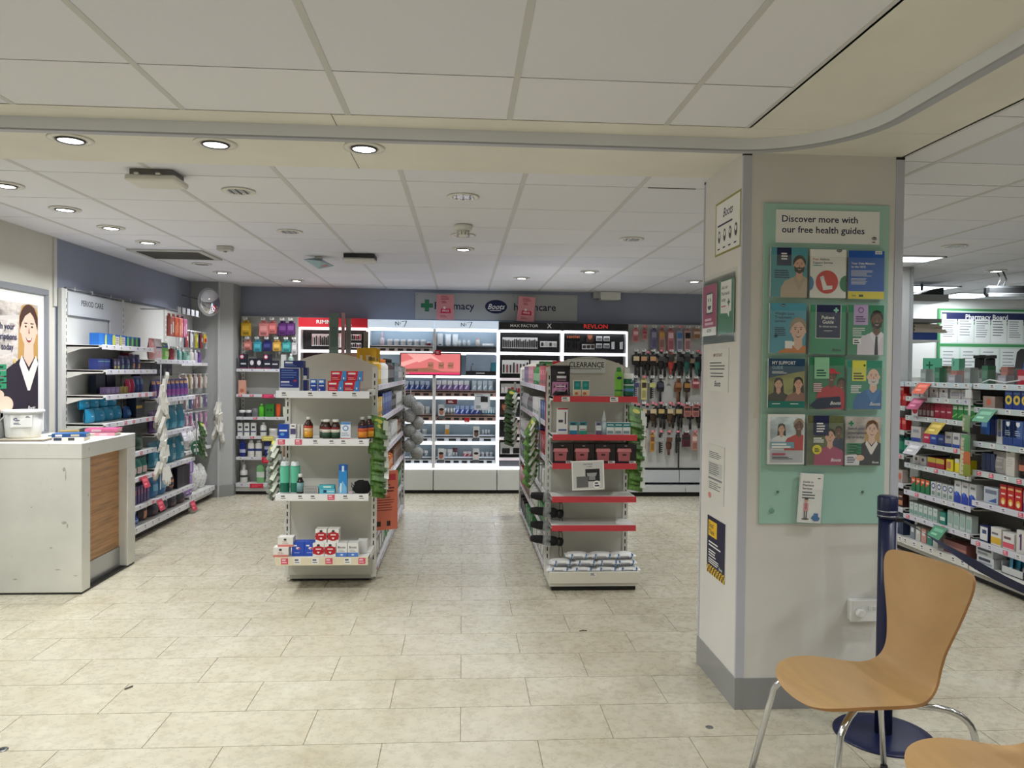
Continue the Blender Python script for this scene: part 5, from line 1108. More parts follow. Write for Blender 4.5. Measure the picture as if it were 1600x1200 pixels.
mb = MB().box(0, 0.35, 0.03, 0.06, 0.0, 0.24, M((150, 170, 192), 0.5)).box(0, 0.35, -0.01, 0.03, 0.0, 0.045, BKP); mb.rect(0.12, 0.22, 0.015, 0.026, -0.0103, M((200, 204, 210)))
solo(mb, 'display_niche', 'pale blue niche with a black ledge right of the pink picture box', 'display', (0.035, 8.875, 1.40))
put(BK, bottle(0.014, 0.085, (150, 160, 170), (60, 64, 70)), 'serum_bottle', 'single grey bottle on the black ledge', 'bottle', 0.115, -0.028, 1.447)
put(BK, carton(0.03, 0.1, 0.02, (40, 120, 140)), 'teal_carton', 'teal carton at the right of the black ledge', 'box', 0.345, -0.028, 1.447, None, 2, 0.028)
flat('small red shelf tag below the right pale bay top shelf', 'shelf_card', 'card', -0.325, -0.255, 1.625, 1.685, 8.86, lambda p: p.rect(0, 1, 0, 1, M((190, 20, 40))).greek(0.2, 0.6, 0.5, 2, 0.2, 0.1, WH), 0.002)
# ---- dark make-up bays: rows of slim pieces (too fine to pick apart) on white trays, larger ones singly
def rack(t, x0, x1, z0, z1, n, cols, bg, label, fill=0.55, h=0.8, frame=BKP):
    """framed make-up rack with a row of upright sticks"""
    r = MB().box(x0-0.012, x1+0.012, 0.10, 0.165, z0-0.014, z1+0.014, frame).obj('make_up_rack', t, label=label)
    MB().box(x0, x1, 0.094, 0.1, z0, z1, bg).obj('rack_panel', r); mb = MB(); st = (x1-x0)/n; rr = random.Random(n)
    for i in range(n):
        hh = (z1-z0)*h*rr.uniform(0.7, 1.0); c = M(rr.choice(cols), 0.3); mb.cbox(x0+st*(i+0.5-fill/2), x0+st*(i+0.5+fill/2), 0.072, 0.094, z0+0.01, z0+0.01+hh, 0.002, c)
    o = mb.obj('make_up_sticks', r); o['kind'] = 'stuff'; return r
WB = M((236, 236, 236)); PKB = M((226, 196, 196))
for t, w in ((A_RIM, 0.788), (A_MAX, 0.753), (A_REV, 0.78)):
    MB().box(0.03, w-0.03, 0.13, 0.17, 1.69, 1.90, BKP).obj('upper_case', t)
    tier(t, w, 1.665, d=0.13, led=LEDP if t is A_RIM else LED)
    for z in (1.36, 1.14, 0.90, 0.66, 0.42): tier(t, w, z, d=0.13, led=M((206, 196, 202), 0.5, emit=0.5, name='soft_edge_light'))
rack(A_RIM, 0.13, 0.33, 1.72, 1.86, 9, ((40, 30, 34), (150, 110, 110), (30, 26, 28)), WB, 'white lipstick tray'); rack(A_RIM, 0.36, 0.50, 1.70, 1.87, 6, ((200, 40, 60), (230, 226, 226)), PKB, 'pink tray'); rack(A_RIM, 0.52, 0.70, 1.79, 1.86, 8, ((30, 26, 30), (180, 30, 50)), WB, 'upper nail tray'); rack(A_RIM, 0.52, 0.70, 1.70, 1.76, 7, ((30, 26, 30), (120, 20, 40)), WB, 'lower nail tray')
rack(A_RIM, 0.08, 0.70, 1.40, 1.55, 22, ((40, 30, 34), (180, 40, 60), (220, 200, 190)), WB, 'lipstick rack'); rack(A_RIM, 0.08, 0.70, 0.95, 1.08, 22, ((40, 30, 34), (170, 90, 80)), WB, 'mascara rack')
rack(A_MAX, 0.05, 0.47, 1.72, 1.85, 19, ((22, 22, 24), (40, 36, 40)), WB, 'white mascara tray'); rack(A_MAX, 0.50, 0.70, 1.74, 1.81, 4, ((60, 56, 50), (196, 190, 180)), WB, 'compact tray')
rack(A_MAX, 0.05, 0.37, 1.42, 1.58, 8, ((140, 30, 50), (60, 40, 44), (170, 60, 70), (30, 26, 28)), WB, 'nail colour tray', 0.4); rack(A_MAX, 0.39, 0.70, 1.42, 1.58, 9, ((180, 40, 40), (30, 60, 40), (200, 190, 190)), WB, 'nail colour tray')
rack(A_MAX, 0.04, 0.70, 1.185, 1.30, 17, ((130, 20, 40), (226, 222, 222), (160, 40, 60)), WB, 'lip colour tray', 0.8, 0.6); rack(A_MAX, 0.20, 0.70, 0.70, 0.84, 9, ((226, 206, 190), (236, 228, 220)), PKB, 'foundation tray', 0.7)
rack(A_MAX, 0.04, 0.70, 0.46, 0.60, 5, ((20, 20, 22), (30, 28, 30)), WB, 'compact tray', 0.7, 0.5)
def d_face(p): p.rect(0, 1, 0, 3, M((60, 34, 26))).ell(0.5, 0.95, 0.34, 0.5, M((170, 104, 76))).ell(0.5, 1.4, 0.42, 0.3, HD).rect(0.35, 0.65, 0.66, 0.72, M((140, 40, 46))).rect(0.24, 0.42, 1.05, 1.08, HD).rect(0.58, 0.76, 1.05, 1.08, HD)
flat('portrait card of a woman in the black and white lettered bay', 'portrait_card', 'card', 0.45, 0.56, 0.93, 1.10, 8.965, d_face, 0.004)
rack(A_REV, 0.06, 0.22, 1.84, 1.875, 7, ((170, 90, 60), (190, 110, 80)), BKP, 'bronze tray', 0.7, 0.95); rack(A_REV, 0.05, 0.22, 1.715, 1.82, 9, ((26, 24, 26), (50, 46, 48)), BKP, 'black stick tray', 0.6); rack(A_REV, 0.25, 0.40, 1.72, 1.78, 3, ((70, 60, 54), (60, 50, 46)), WB, 'compact tray', 0.75)
flat('small dark portrait card below the red lettering', 'portrait_card', 'card', 1.47, 1.55, 1.80, 1.895, 8.975, d_face, 0.004)
for i in range(2):
    for k in range(2): put(BK, carton(0.07, 0.055, 0.02, (226, 228, 230), ((0.06, 0.94, 0.06, 0.75, (110, 112, 116)),)), 'eyeshadow_case', 'silver eyeshadow case in the red-lettered bay, %s %s' % (('lower', 'upper')[k], ('left', 'right')[i]), 'case', 1.62+0.09*i, 0.065, 1.735+0.085*k, 'eyeshadow cases')
rack(A_REV, 0.60, 0.74, 1.715, 1.85, 7, ((226, 226, 230), (170, 30, 40), (30, 28, 30)), BKP, 'lip gloss tray', 0.7); rack(A_REV, 0.08, 0.70, 1.42, 1.56, 16, ((226, 150, 150), (236, 190, 190)), PKB, 'pink lip tray', 0.6); rack(A_REV, 0.08, 0.70, 0.95, 1.08, 16, ((40, 30, 34), (190, 60, 60)), WB, 'lip tray', 0.6)
# ---- white box at the ceiling
t = thing('ceiling_box', 'white boxed unit fixed where the back wall meets the ceiling', 'box', (1.745, 8.95, 2.31)); MB().cbox(-0.12, 0.12, -0.02, 0.15, 0, 0.097, 0.006, M((220, 220, 212), 0.5)).obj('cover', t); MB().box(-0.20, -0.12, 0.02, 0.15, 0.02, 0.097, M((170, 172, 172), 0.5)).obj('side_duct', t)

# ---- brush wall: slatted panel with pegs
bwl = thing('brush_wall', 'pale pegged display panel of hairbrushes beside the white column', 'display panel', (1.952, 8.98, 0)); WBR = 1.545
for i, (a, b) in enumerate(((0.0, 0.66), (0.664, WBR))):
    MB().box(a+0.002, b-0.002, 0.03, 0.05, 0.30, 2.03, M((196, 196, 192), 0.5, kind='paint')).obj('back_panel', bwl)
    MB().box(a+0.002, b-0.002, -0.28, 0.05, 0.055, 0.10, M((206, 208, 206), 0.4)).box(a+0.002, b-0.002, -0.285, -0.28, 0.055, 0.13, M((200, 203, 203), 0.4)).obj('base_shelf', bwl)
    MB().box(a+0.002, b-0.002, -0.02, 0.05, 0.13, 0.275, M((200, 203, 203), 0.4)).obj('base_riser', bwl)
MB().box(0.0, WBR, -0.25, 0.05, 0.0, 0.05, M((16, 16, 18))).obj('kick_board', bwl); MB().box(0.0, WBR, 0.02, 0.05, 0.275, 0.30, M((20, 20, 22))).obj('shadow_gap', bwl); MB().box(0.655, 0.668, 0.01, 0.05, 0.28, 1.5, M((40, 40, 42))).obj('upright', bwl)
PEG = M((200, 202, 204), 0.3, 0.8)
@cached
def brush(kind, c1, c2):
    mb = MB(); d, e = cm(c1, 0.5), cm(c2, 0.5)
    if kind == 'paddle': mb.lathe([(0, -0.13), (0.03, -0.125), (0.036, -0.08), (0.03, -0.03), (0.0, -0.01)], d, 12, 0, 0, 0.35); mb.lathe([(0.011, -0.23), (0.012, -0.19), (0.008, -0.12)], d, 8)
    elif kind == 'round': mb.lathe([(0.0, -0.01), (0.026, -0.015), (0.026, -0.11), (0.006, -0.12), (0.011, -0.17), (0.008, -0.215), (0, -0.22)], d, 12)
    elif kind == 'comb':
        mb.box(-0.016, 0.0, -0.006, 0.006, -0.2, -0.01, d)
        for i in range(9): mb.box(0.0, 0.016, -0.003, 0.003, -0.19+i*0.02, -0.18+i*0.02, d)
    else: mb.lathe([(0, -0.17), (0.022, -0.16), (0.028, -0.11), (0.016, -0.06), (0.01, -0.04)], d, 12, 0, 0, 0.6); mb.lathe([(0.01, -0.22), (0.012, -0.16)], d, 8)
    mb.box(-0.026, 0.026, -0.034, -0.030, -0.085, -0.04, e); mb.box(-0.01, 0.01, -0.03, 0.0, -0.012, 0.006, d); mb.v = [(x*1.35, y, z*1.18) for x, y, z in mb.v]; return mb
def peg(x, z, L_=0.10):
    p = MB().tube([(x, 0.03, z), (x, 0.03-L_, z+0.004), (x, 0.03-L_-0.004, z+0.02)], 0.003, PEG, 6).obj('peg', bwl)
    mk('price_ticket', ticket_mesh(random.choice('wwp') if z > 1.3 else random.choice('pwp')), p, (x-0.023, 0.03-L_-0.008, z+0.028)); 
BW = Fr(1.952, 8.98, 0.0); rr = random.Random(11)
PKC = (196, 110, 120); BRW = (120, 78, 44); DKB = (22, 20, 22); CREM = (206, 186, 150)
def bpk(w, h, c, c2): return hangpack(w, h, 0.014, c, ((0.1, 0.9, 0.62, 0.9, c2), (0.15, 0.85, 0.1, 0.5, tuple(int(q*0.75) for q in c))))
ROWS = [(1.985, [('p', 0.07, 0.16, (206, 120, 126), (232, 190, 190), 'pink hair accessory card'), ('p', 0.055, 0.13, (206, 120, 126), (150, 60, 80), 'short pink hair accessory card'), ('p', 0.07, 0.24, (110, 100, 140), (150, 150, 170), 'long violet hair accessory card'), ('p', 0.07, 0.24, (170, 120, 110), (200, 150, 70), 'long mauve hair accessory card'), ('p', 0.075, 0.26, (190, 110, 120), (230, 190, 196), 'long rose clip card'), ('p', 0.075, 0.26, (150, 150, 170), (80, 120, 180), 'long blue and white clip card'), ('p', 0.075, 0.26, (196, 150, 150), (30, 28, 30), 'long pink and black clip card'), ('p', 0.09, 0.11, (190, 140, 110), (226, 200, 190), 'short tan clip card'), ('p', 0.09, 0.11, (190, 140, 110), (226, 190, 180), 'short tan clip card, further right')]),
        (1.70, [('paddle', DKB, CREM, 'black paddle hairbrush'), ('paddle', DKB, (200, 150, 110), 'black paddle hairbrush with tan card'), ('paddle', DKB, (200, 150, 110), 'black paddle brush with tan band'), ('oval', DKB, (60, 60, 60), 'black oval brush'), ('oval', (170, 60, 50), (40, 40, 40), 'dark red detangling brush'), ('oval', DKB, (60, 60, 66), 'small black detangling brush'), ('oval', (30, 90, 84), (40, 40, 44), 'teal detangling brush'), ('oval', (40, 100, 90), DKB, 'dark teal brush'), ('p', 0.10, 0.15, (30, 28, 30), (60, 50, 50), 'black boxed hair tool')]),
        (1.385, [('comb', (60, 60, 90), (70, 70, 110), 'dark blue comb'), ('p', 0.065, 0.25, (206, 196, 130), (60, 50, 40), 'cream and black comb card'), ('comb', DKB, (190, 190, 120), 'black comb on a pale card'), ('paddle', (24, 24, 34), (60, 60, 80), 'small round black brush'), None, ('paddle', BRW, (150, 100, 60), 'wooden paddle brush'), ('paddle', (60, 44, 30), (170, 120, 60), 'dark brush with a wooden band'), ('p', 0.09, 0.11, (176, 90, 96), (226, 180, 180), 'rose hair clip card'), ('p', 0.08, 0.11, (176, 90, 96), (200, 150, 150), 'rose hair grip card')]),
        (1.075, [('round', DKB, CREM, 'black round brush with a cream band'), ('oval', DKB, CREM, 'black bristle brush with a cream band'), ('oval', (60, 40, 26), CREM, 'brown bristle brush'), ('paddle', DKB, (200, 170, 110), 'black vent brush'), ('oval', (80, 60, 40), CREM, 'brown vent brush'), ('round', DKB, (190, 170, 120), 'thick round brush'), ('p', 0.085, 0.14, (190, 120, 116), (60, 40, 40), 'pink hair ring card'), ('p', 0.085, 0.14, (190, 120, 116), (50, 40, 40), 'pink hair ring card beside it'), ('p', 0.08, 0.13, (206, 150, 140), (40, 40, 44), 'pink scrunchie card')]),
        (0.735, [None, ('p', 0.05, 0.22, (190, 150, 80), (50, 40, 34), 'narrow wooden comb card'), ('p', 0.05, 0.22, (196, 140, 60), (110, 80, 50), 'narrow amber comb card'), ('comb', (30, 30, 34), (160, 160, 160), 'small black comb'), ('oval', (96, 54, 36), (110, 70, 50), 'tortoiseshell claw clip'), ('comb', (40, 40, 44), DKB, 'long black tail comb'), ('p', 0.10, 0.16, (90, 40, 54), (40, 40, 44), 'dark wine hair band card'), ('p', 0.07, 0.2, (196, 140, 126), (226, 200, 190), 'pale pink hair band card'), None])]
for ri, (z, items) in enumerate(ROWS):
    for i, it in enumerate(items):
        x = 0.10+0.106*i + rr.uniform(-0.01, 0.01)
        if x > 0.98: x = 0.98 + (i-8)*0.1
        peg(x, z)
        if not it: continue
        me = bpk(it[1], it[2], it[3], it[4]) if it[0] == 'p' else brush(it[0], it[1], it[2])
        put(BW, me, 'hair_accessory' if it[0] == 'p' else 'hairbrush', it[-1] + (' in the top row', ' in the second row', ' in the middle row', ' in the fourth row', ' in the bottom row')[ri] + ' of the brush wall', 'card pack' if it[0] == 'p' else ('comb' if it[0] == 'comb' else 'brush'), x, -0.045, z-0.012, 'goods on the brush wall')
    if ri in (1, 3):
        for i in range(8):
            x = 0.153+0.106*i; peg(x, z-0.02, 0.06)
            put(BW, brush(('paddle', 'oval', 'round')[i % 3], (26, 24, 26) if i % 2 else (34, 30, 32), (60, 54, 50) if i % 2 else (150, 130, 100)), 'hairbrush', 'dark brush tucked between others in the %s row of the wall' % ('second', 'fourth')[ri == 3] + which(i, 8), 'brush', x, -0.01, z-0.032, 'dark brushes tucked between')
    for i in range(9, 14):
        x = 0.10+0.106*i
        if x < WBR-0.05: put(BW, bpk(0.075, 0.14, (196, 130, 130), (60, 44, 44)), 'hair_accessory', 'pink carded accessory behind the column, %s row' % ('top', 'second', 'middle', 'fourth', 'bottom')[ri] + which(i-9, 5), 'card pack', x, -0.045, z-0.012, 'cards behind the column')
# ================================================================ LEFT WALL: period care bays, hanging bay, counter, poster
LF = Fr(-3.0, 5.93, R(90))
lw = thing('wall_shelving', 'white wall shelving of period care goods along the left wall', 'shelving unit', LF.p(0, 0, 0), R(90))
LPAN = M((214, 216, 214), 0.5, kind='paint', name='shelving_back_panel')
for x0, x1 in ((0.0, 0.96), (0.96, 1.92), (1.92, 2.735)): MB().box(x0+0.003, x1-0.003, 0.005, 0.02, 0.06, 2.03, LPAN).obj('back_panel', lw)
for x in (0.0, 0.96, 1.92): upright(lw, x, 0.02, 2.04, -0.012, 0.022, 0.03)
MB().box(-0.06, -0.016, -0.01, 0.02, 0.0, 2.04, M((206, 207, 204), 0.5)).obj('end_post', lw)
for k, z in enumerate((1.62, 1.43, 1.235, 1.02, 0.745, 0.53, 0.29)): shelf(lw, 0.955, 0.30 if k else 0.27, z, SHELF, (222, 222, 232), 'wlw' if k < 2 else 'wlp', 7, 0.034, 0.0)
for z in (1.52, 1.17, 0.86, 0.55, 0.28): shelf(lw, 0.955, 0.30, z, SHELF, (222, 222, 232), 'lwl', 7, 0.034, 0.962)
for x0, x1, d, z in ((0.0, 0.958, 0.30, 0.115), (0.962, 1.918, 0.30, 0.115), (1.925, 2.72, 0.24, 0.14)):
    MB().box(x0, x1, -d+0.02, 0, 0.05, z-0.03, M((206, 206, 202), 0.45)).obj('base', lw); shelf(lw, x1-x0, d, z, SHELF, (226, 226, 232), 'wlw', 6, 0.05, x0, brackets=False)
    MB().box(x0, x1, -d+0.06, 0, 0.0, 0.05, M((20, 20, 22))).obj('kick_board', lw)
MB().tube([(0.0, -0.004, 2.045), (1.92, -0.004, 2.045)], 0.008, M((120, 124, 128), 0.3, 0.6)).obj('top_rail', lw)
for x in (0.12, 0.4, 0.72, 1.1): MB().box(x, x+0.012, -0.014, 0.006, 2.035, 2.062, M((190, 192, 194))).obj('rail_clip', lw)
hp = MB().cbox(0.02, 0.71, -0.016, 0.0, 1.845, 2.02, 0.002, M((206, 212, 218), 0.4)); hp.text('PERIOD CARE', 0.40, 1.93, -0.0165, 0.062, M((60, 62, 70)), 'c', 0.95); hp.obj('header_panel', lw, label='white header panel lettered period care')
MB().cbox(0.715, 0.955, -0.014, 0.0, 1.66, 2.02, 0.002, M((206, 210, 214), 0.4)).obj('blank_panel', lw)
f = -0.26
def L(me, name, label, cat, x, z, n=1, dx=0.0, y=None, **k): put(LF, me, name, label, cat, x, f if y is None else y, z, None, n, dx, **k)
# bay one
L(carton(0.125, 0.098, 0.07, (28, 104, 190), (('o', 1.0, 0.45, 0.16, 0.5, (206, 220, 90)), (0.05, 0.6, 0.05, 0.9, (36, 120, 206)))), 'tampon_carton', 'blue carton with a yellow edge on the top period care shelf', 'box', 0.275, 1.622, 2, 0.128, -0.15)
L(carton(0.10, 0.095, 0.07, (28, 104, 190), (('o', 0.1, 0.5, 0.2, 0.5, (206, 220, 90)), (0.3, 0.95, 0.1, 0.85, (226, 220, 226)), ('g', 0.35, 0.7, 0.5, 3, 0.18, 0.06, (150, 90, 110)))), 'tampon_carton', 'blue carton with a white printed side on the top period care shelf', 'box', 0.525, 1.622, 2, 0.112, -0.15)
L(carton(0.085, 0.09, 0.07, (24, 90, 180), (('o', 0.15, 0.5, 0.25, 0.5, (110, 200, 90)), (0.35, 0.95, 0.1, 0.8, (40, 70, 110)))), 'tampon_carton', 'blue and green carton on the top period care shelf', 'box', 0.74, 1.622, 3, 0.088, -0.16)
L(carton(0.10, 0.085, 0.07, (56, 76, 170), ((0, 1, 0.72, 0.8, (120, 190, 180)), (0, 1, 0, 0.3, (40, 56, 140)))), 'tampon_carton', 'indigo carton with a mint stripe on the second shelf', 'box', 0.19, 1.432, 2, 0.104, -0.18)
L(carton(0.055, 0.088, 0.05, (40, 40, 70), (('o', 0.5, 0.6, 0.3, 0.2, (150, 150, 190)), (0.2, 0.8, 0.1, 0.35, (196, 190, 110)))), 'tampon_carton', 'small dark carton with a pale emblem on the second shelf', 'box', 0.385, 1.432, 2, 0.06, -0.2)
L(pouch(0.105, 0.115, 0.05, (46, 50, 100), ((0.3, 0.8, 0.45, 0.75, (110, 120, 160)), (0.35, 0.8, 0.1, 0.35, (90, 150, 120)))), 'towel_pouch', 'navy sanitary towel pouch on the second shelf', 'pouch', 0.535, 1.432, 2, 0.105, -0.2)
L(pouch(0.10, 0.13, 0.05, (50, 48, 92), ((0.3, 0.8, 0.5, 0.75, (120, 120, 170)), (0.3, 0.8, 0.1, 0.4, (190, 140, 90)))), 'towel_pouch', 'navy pouch with an amber patch on the second shelf', 'pouch', 0.745, 1.432, 2, 0.105, -0.2)
L(carton(0.08, 0.14, 0.06, (170, 30, 70)), 'towel_carton', 'deep pink carton at the far end of the second shelf', 'box', 0.905, 1.432, 1, 0, -0.10)
L(carton(0.075, 0.055, 0.05, (140, 116, 176), ((0.1, 0.8, 0.2, 0.7, (160, 140, 190)),)), 'liner_carton', 'small lilac carton on the third shelf', 'box', 0.27, 1.237, 3, 0.08, -0.2)
L(carton(0.07, 0.055, 0.05, (176, 160, 50), ((0.5, 0.95, 0.1, 0.9, (150, 130, 40)),)), 'liner_carton', 'small mustard carton on the third shelf', 'box', 0.51, 1.237, 2, 0.074, -0.2)
L(pouch(0.085, 0.115, 0.05, (190, 40, 84), ((0.5, 0.9, 0.4, 0.9, (226, 170, 190)),)), 'towel_pouch', 'crimson pouch on the third shelf', 'pouch', 0.66, 1.237, 2, 0.086, -0.2)
L(pouch(0.095, 0.135, 0.05, (36, 62, 130), ((0.2, 0.8, 0.5, 0.8, (80, 120, 170)),)), 'towel_pouch', 'dark blue pouch on the third shelf', 'pouch', 0.83, 1.237, 2, 0.085, -0.2)
L(carton(0.16, 0.15, 0.05, (30, 44, 70)), 'towel_pack', 'dark slate pack at the back of the third shelf', 'pack', 0.40, 1.237, 2, 0.18, -0.08)
TQ = (40, 150, 196); tq = pouch(0.15, 0.108, 0.08, TQ, ((0.28, 0.42, 0.0, 0.95, (196, 220, 230)), (0.62, 0.9, 0.2, 0.9, (30, 70, 150))))
L(tq, 'towel_pack', 'turquoise towel pack in the lower layer of the fourth shelf', 'pack', 0.085, 1.022, 4, 0.152, -0.18)
L(tq, 'towel_pack', 'turquoise towel pack in the upper layer of the fourth shelf', 'pack', 0.08, 1.125, 4, 0.152, -0.14)
L(pouch(0.12, 0.098, 0.08, (34, 80, 150), ((0.2, 0.8, 0.3, 0.7, (60, 130, 190)),)), 'towel_pack', 'mid blue towel pack on the fourth shelf', 'pack', 0.675, 1.022, 1, 0.125, -0.2)
L(carton(0.12, 0.17, 0.08, (20, 30, 56), ((0, 1, 0.45, 0.6, (190, 160, 60)),)), 'towel_carton', 'tall midnight carton with a gold stripe on the fourth shelf', 'box', 0.79, 1.022, 1, 0, -0.22)
L(carton(0.1, 0.15, 0.08, (24, 26, 34)), 'towel_carton', 'black carton at the far end of the fourth shelf', 'box', 0.905, 1.022, 1, 0, -0.2)
L(pouch(0.16, 0.13, 0.08, (50, 76, 62), ((0.1, 0.9, 0.5, 0.8, (80, 110, 90)),)), 'pad_pack', 'dark green pad pack on the fifth shelf', 'pack', 0.10, 0.747, 5, 0.165)
L(pouch(0.09, 0.13, 0.06, (150, 60, 70), ((0.1, 0.9, 0.1, 0.5, (60, 120, 116)),)), 'pad_pack', 'red and teal pad pack on the sixth shelf', 'pack', 0.10, 0.532, 3, 0.1)
L(pouch(0.1, 0.14, 0.06, (56, 130, 120), ((0.1, 0.9, 0.1, 0.5, (226, 200, 196)),)), 'pad_pack', 'teal and white pad pack on the sixth shelf', 'pack', 0.42, 0.532, 5, 0.108)
L(carton(0.045, 0.15, 0.06, (110, 34, 84), ((0.2, 0.8, 0.2, 0.5, (70, 40, 90)),)), 'pad_carton', 'slim plum carton on the seventh shelf', 'box', 0.06, 0.292, 7, 0.06)
L(carton(0.05, 0.15, 0.06, (64, 44, 110), ((0.2, 0.8, 0.5, 0.8, (150, 70, 120)),)), 'pad_carton', 'slim violet carton on the seventh shelf', 'box', 0.50, 0.292, 7, 0.064)
bp_ = pouch(0.14, 0.075, 0.09, (30, 76, 186), ((0.2, 0.8, 0.2, 0.5, (150, 190, 236)),))
L(bp_, 'pad_pack', 'bright blue pack on the base shelf, bottom layer', 'pack', 0.10, 0.117, 5, 0.15, -0.25)
L(bp_, 'pad_pack', 'bright blue pack on the base shelf, second layer', 'pack', 0.25, 0.185, 4, 0.15, -0.23)
L(pouch(0.17, 0.17, 0.09, (50, 40, 46), ((0.3, 0.9, 0.1, 0.5, (190, 130, 90)), (0.5, 0.8, 0.6, 0.75, (220, 216, 216)))), 'pants_pack', 'dark pack with a tan figure on the base shelf', 'pack', 0.87, 0.117, 1, 0, -0.25)
# bay two
L(pouch(0.12, 0.19, 0.07, (214, 150, 150), ((0.2, 0.8, 0.3, 0.8, (226, 180, 176)),)), 'maternity_pack', 'salmon pink pack on the top shelf of the second bay', 'pack', 1.03, 1.522)
L(pouch(0.17, 0.19, 0.07, (226, 216, 220), ((0.1, 0.9, 0.55, 0.62, (40, 50, 110)), (0.1, 0.9, 0.1, 0.4, (226, 180, 180)))), 'maternity_pack', 'white and pink pack on the top shelf of the second bay', 'pack', 1.17, 1.522)
L(pouch(0.15, 0.16, 0.07, (120, 190, 90), ((0.1, 0.9, 0.7, 0.95, (40, 70, 150)), (0.2, 0.8, 0.2, 0.5, (190, 220, 150)))), 'wipes_pouch', 'lime green pouch on the top shelf of the second bay', 'pouch', 1.33, 1.522)
for i, c in enumerate(((150, 60, 70), (190, 196, 196), (60, 110, 110))): L(bottle(0.028, 0.13, c, (230, 230, 230)), 'wash_bottle', ('wine red', 'pale grey', 'dark teal')[i] + ' wash bottle on the top shelf of the second bay', 'bottle', 1.47+0.07*i, 1.522)
L(carton(0.12, 0.11, 0.08, (26, 28, 50), ((0.3, 0.8, 0.2, 0.6, (90, 96, 120)),)), 'night_carton', 'black and slate carton hung under the top shelf of the second bay', 'box', 1.06, 1.372, 6, 0.125, -0.14)
L(pouch(0.105, 0.17, 0.06, (60, 56, 120), ((0.1, 0.9, 0.1, 0.45, (130, 60, 130)), (0.1, 0.9, 0.75, 0.9, (200, 150, 90)))), 'night_pack', 'purple towel pack on the second shelf of the second bay', 'pack', 1.05, 1.172, 8, 0.112)
L(pouch(0.2, 0.23, 0.09, (24, 116, 140), ((0.5, 0.75, 0.6, 0.75, (210, 220, 226)), (0.2, 0.8, 0.1, 0.3, (60, 150, 170)))), 'pants_pack', 'large teal pack on the third shelf of the second bay', 'pack', 1.32, 0.862, 3, 0.21)
L(pouch(0.19, 0.2, 0.09, (84, 44, 110), ((0.4, 0.7, 0.6, 0.78, (210, 206, 220)),)), 'pants_pack', 'large purple pack on the third shelf of the second bay', 'pack', 1.09, 0.862)
L(pouch(0.2, 0.23, 0.09, (28, 120, 146), ((0.35, 0.6, 0.6, 0.75, (216, 226, 230)), (0.3, 0.9, 0.1, 0.35, (130, 180, 196)))), 'pants_pack', 'large teal pack on the fourth shelf of the second bay', 'pack', 1.08, 0.552, 4, 0.215)
L(pouch(0.18, 0.2, 0.09, (40, 110, 160), ((0.2, 0.8, 0.3, 0.6, (110, 170, 200)),)), 'pants_pack', 'blue pack on the fifth shelf of the second bay', 'pack', 1.08, 0.282, 2, 0.19)
L(pouch(0.18, 0.21, 0.09, (56, 40, 60), ((0.2, 0.8, 0.2, 0.7, (200, 130, 90)),)), 'pants_pack', 'dark pack with a tan figure on the fifth shelf of the second bay', 'pack', 1.46, 0.282)
L(carton(0.17, 0.2, 0.08, (30, 28, 40), ((0.8, 1, 0, 1, (60, 50, 70)),)), 'pants_pack', 'black pack on the fifth shelf of the second bay', 'pack', 1.65, 0.282, 2, 0.16)
L(pouch(0.21, 0.155, 0.1, (34, 34, 56), ((0.45, 0.65, 0.6, 0.8, (206, 206, 214)), (0.2, 0.8, 0.1, 0.3, (90, 60, 60)))), 'pants_pack', 'midnight blue pack on the base of the second bay', 'pack', 1.09, 0.117, 4, 0.215)
for x, z, lb in ((0.93, 0.275, 0), (1.75, 0.12, 0), (0.60, 0.53, 0)): promo(lw, x, -0.312, z, 0.12, 0.10, (196, 64, 84), tilt=-20, swing=0)
promo(lw, 1.5, -0.312, 0.84, 0.13, 0.1, (206, 204, 216), tilt=-20)
# packs hung in front of the second bay
t = thing('hook_bar', 'projecting bar with white labels above the second bay', 'display bar', LF.p(1.30, -0.02, 1.99), R(90))
MB().tube([(0, 0, 0), (0, -0.30, 0.0), (0.62, -0.32, -0.03)], 0.005, PEG, 6).obj('bar', t)
for i in range(5): MB().box(0.02+0.12*i, 0.10+0.12*i, -0.328, -0.324, -0.03, 0.03, M((150, 152, 156))).obj('label_holder', t)
for i, (x, c, c2, lb) in enumerate(((1.24, (196, 110, 100), (226, 220, 216), 'pink carded brush set hanging from the label bar'), (1.35, (220, 100, 60), (240, 150, 110), 'bright orange pack hanging from the label bar'), (1.46, (214, 120, 110), (236, 170, 150), 'coral pack hanging from the label bar'), (1.57, (170, 96, 130), (206, 150, 180), 'mauve pack hanging from the label bar'))):
    L(hangpack(0.10, 0.20, 0.03, c, ((0.1, 0.4, 0.1, 0.6, c2), (0.55, 0.9, 0.2, 0.75, c2))), 'hanging_pack', lb, 'pack', x, 1.94, 1, 0, -0.30)
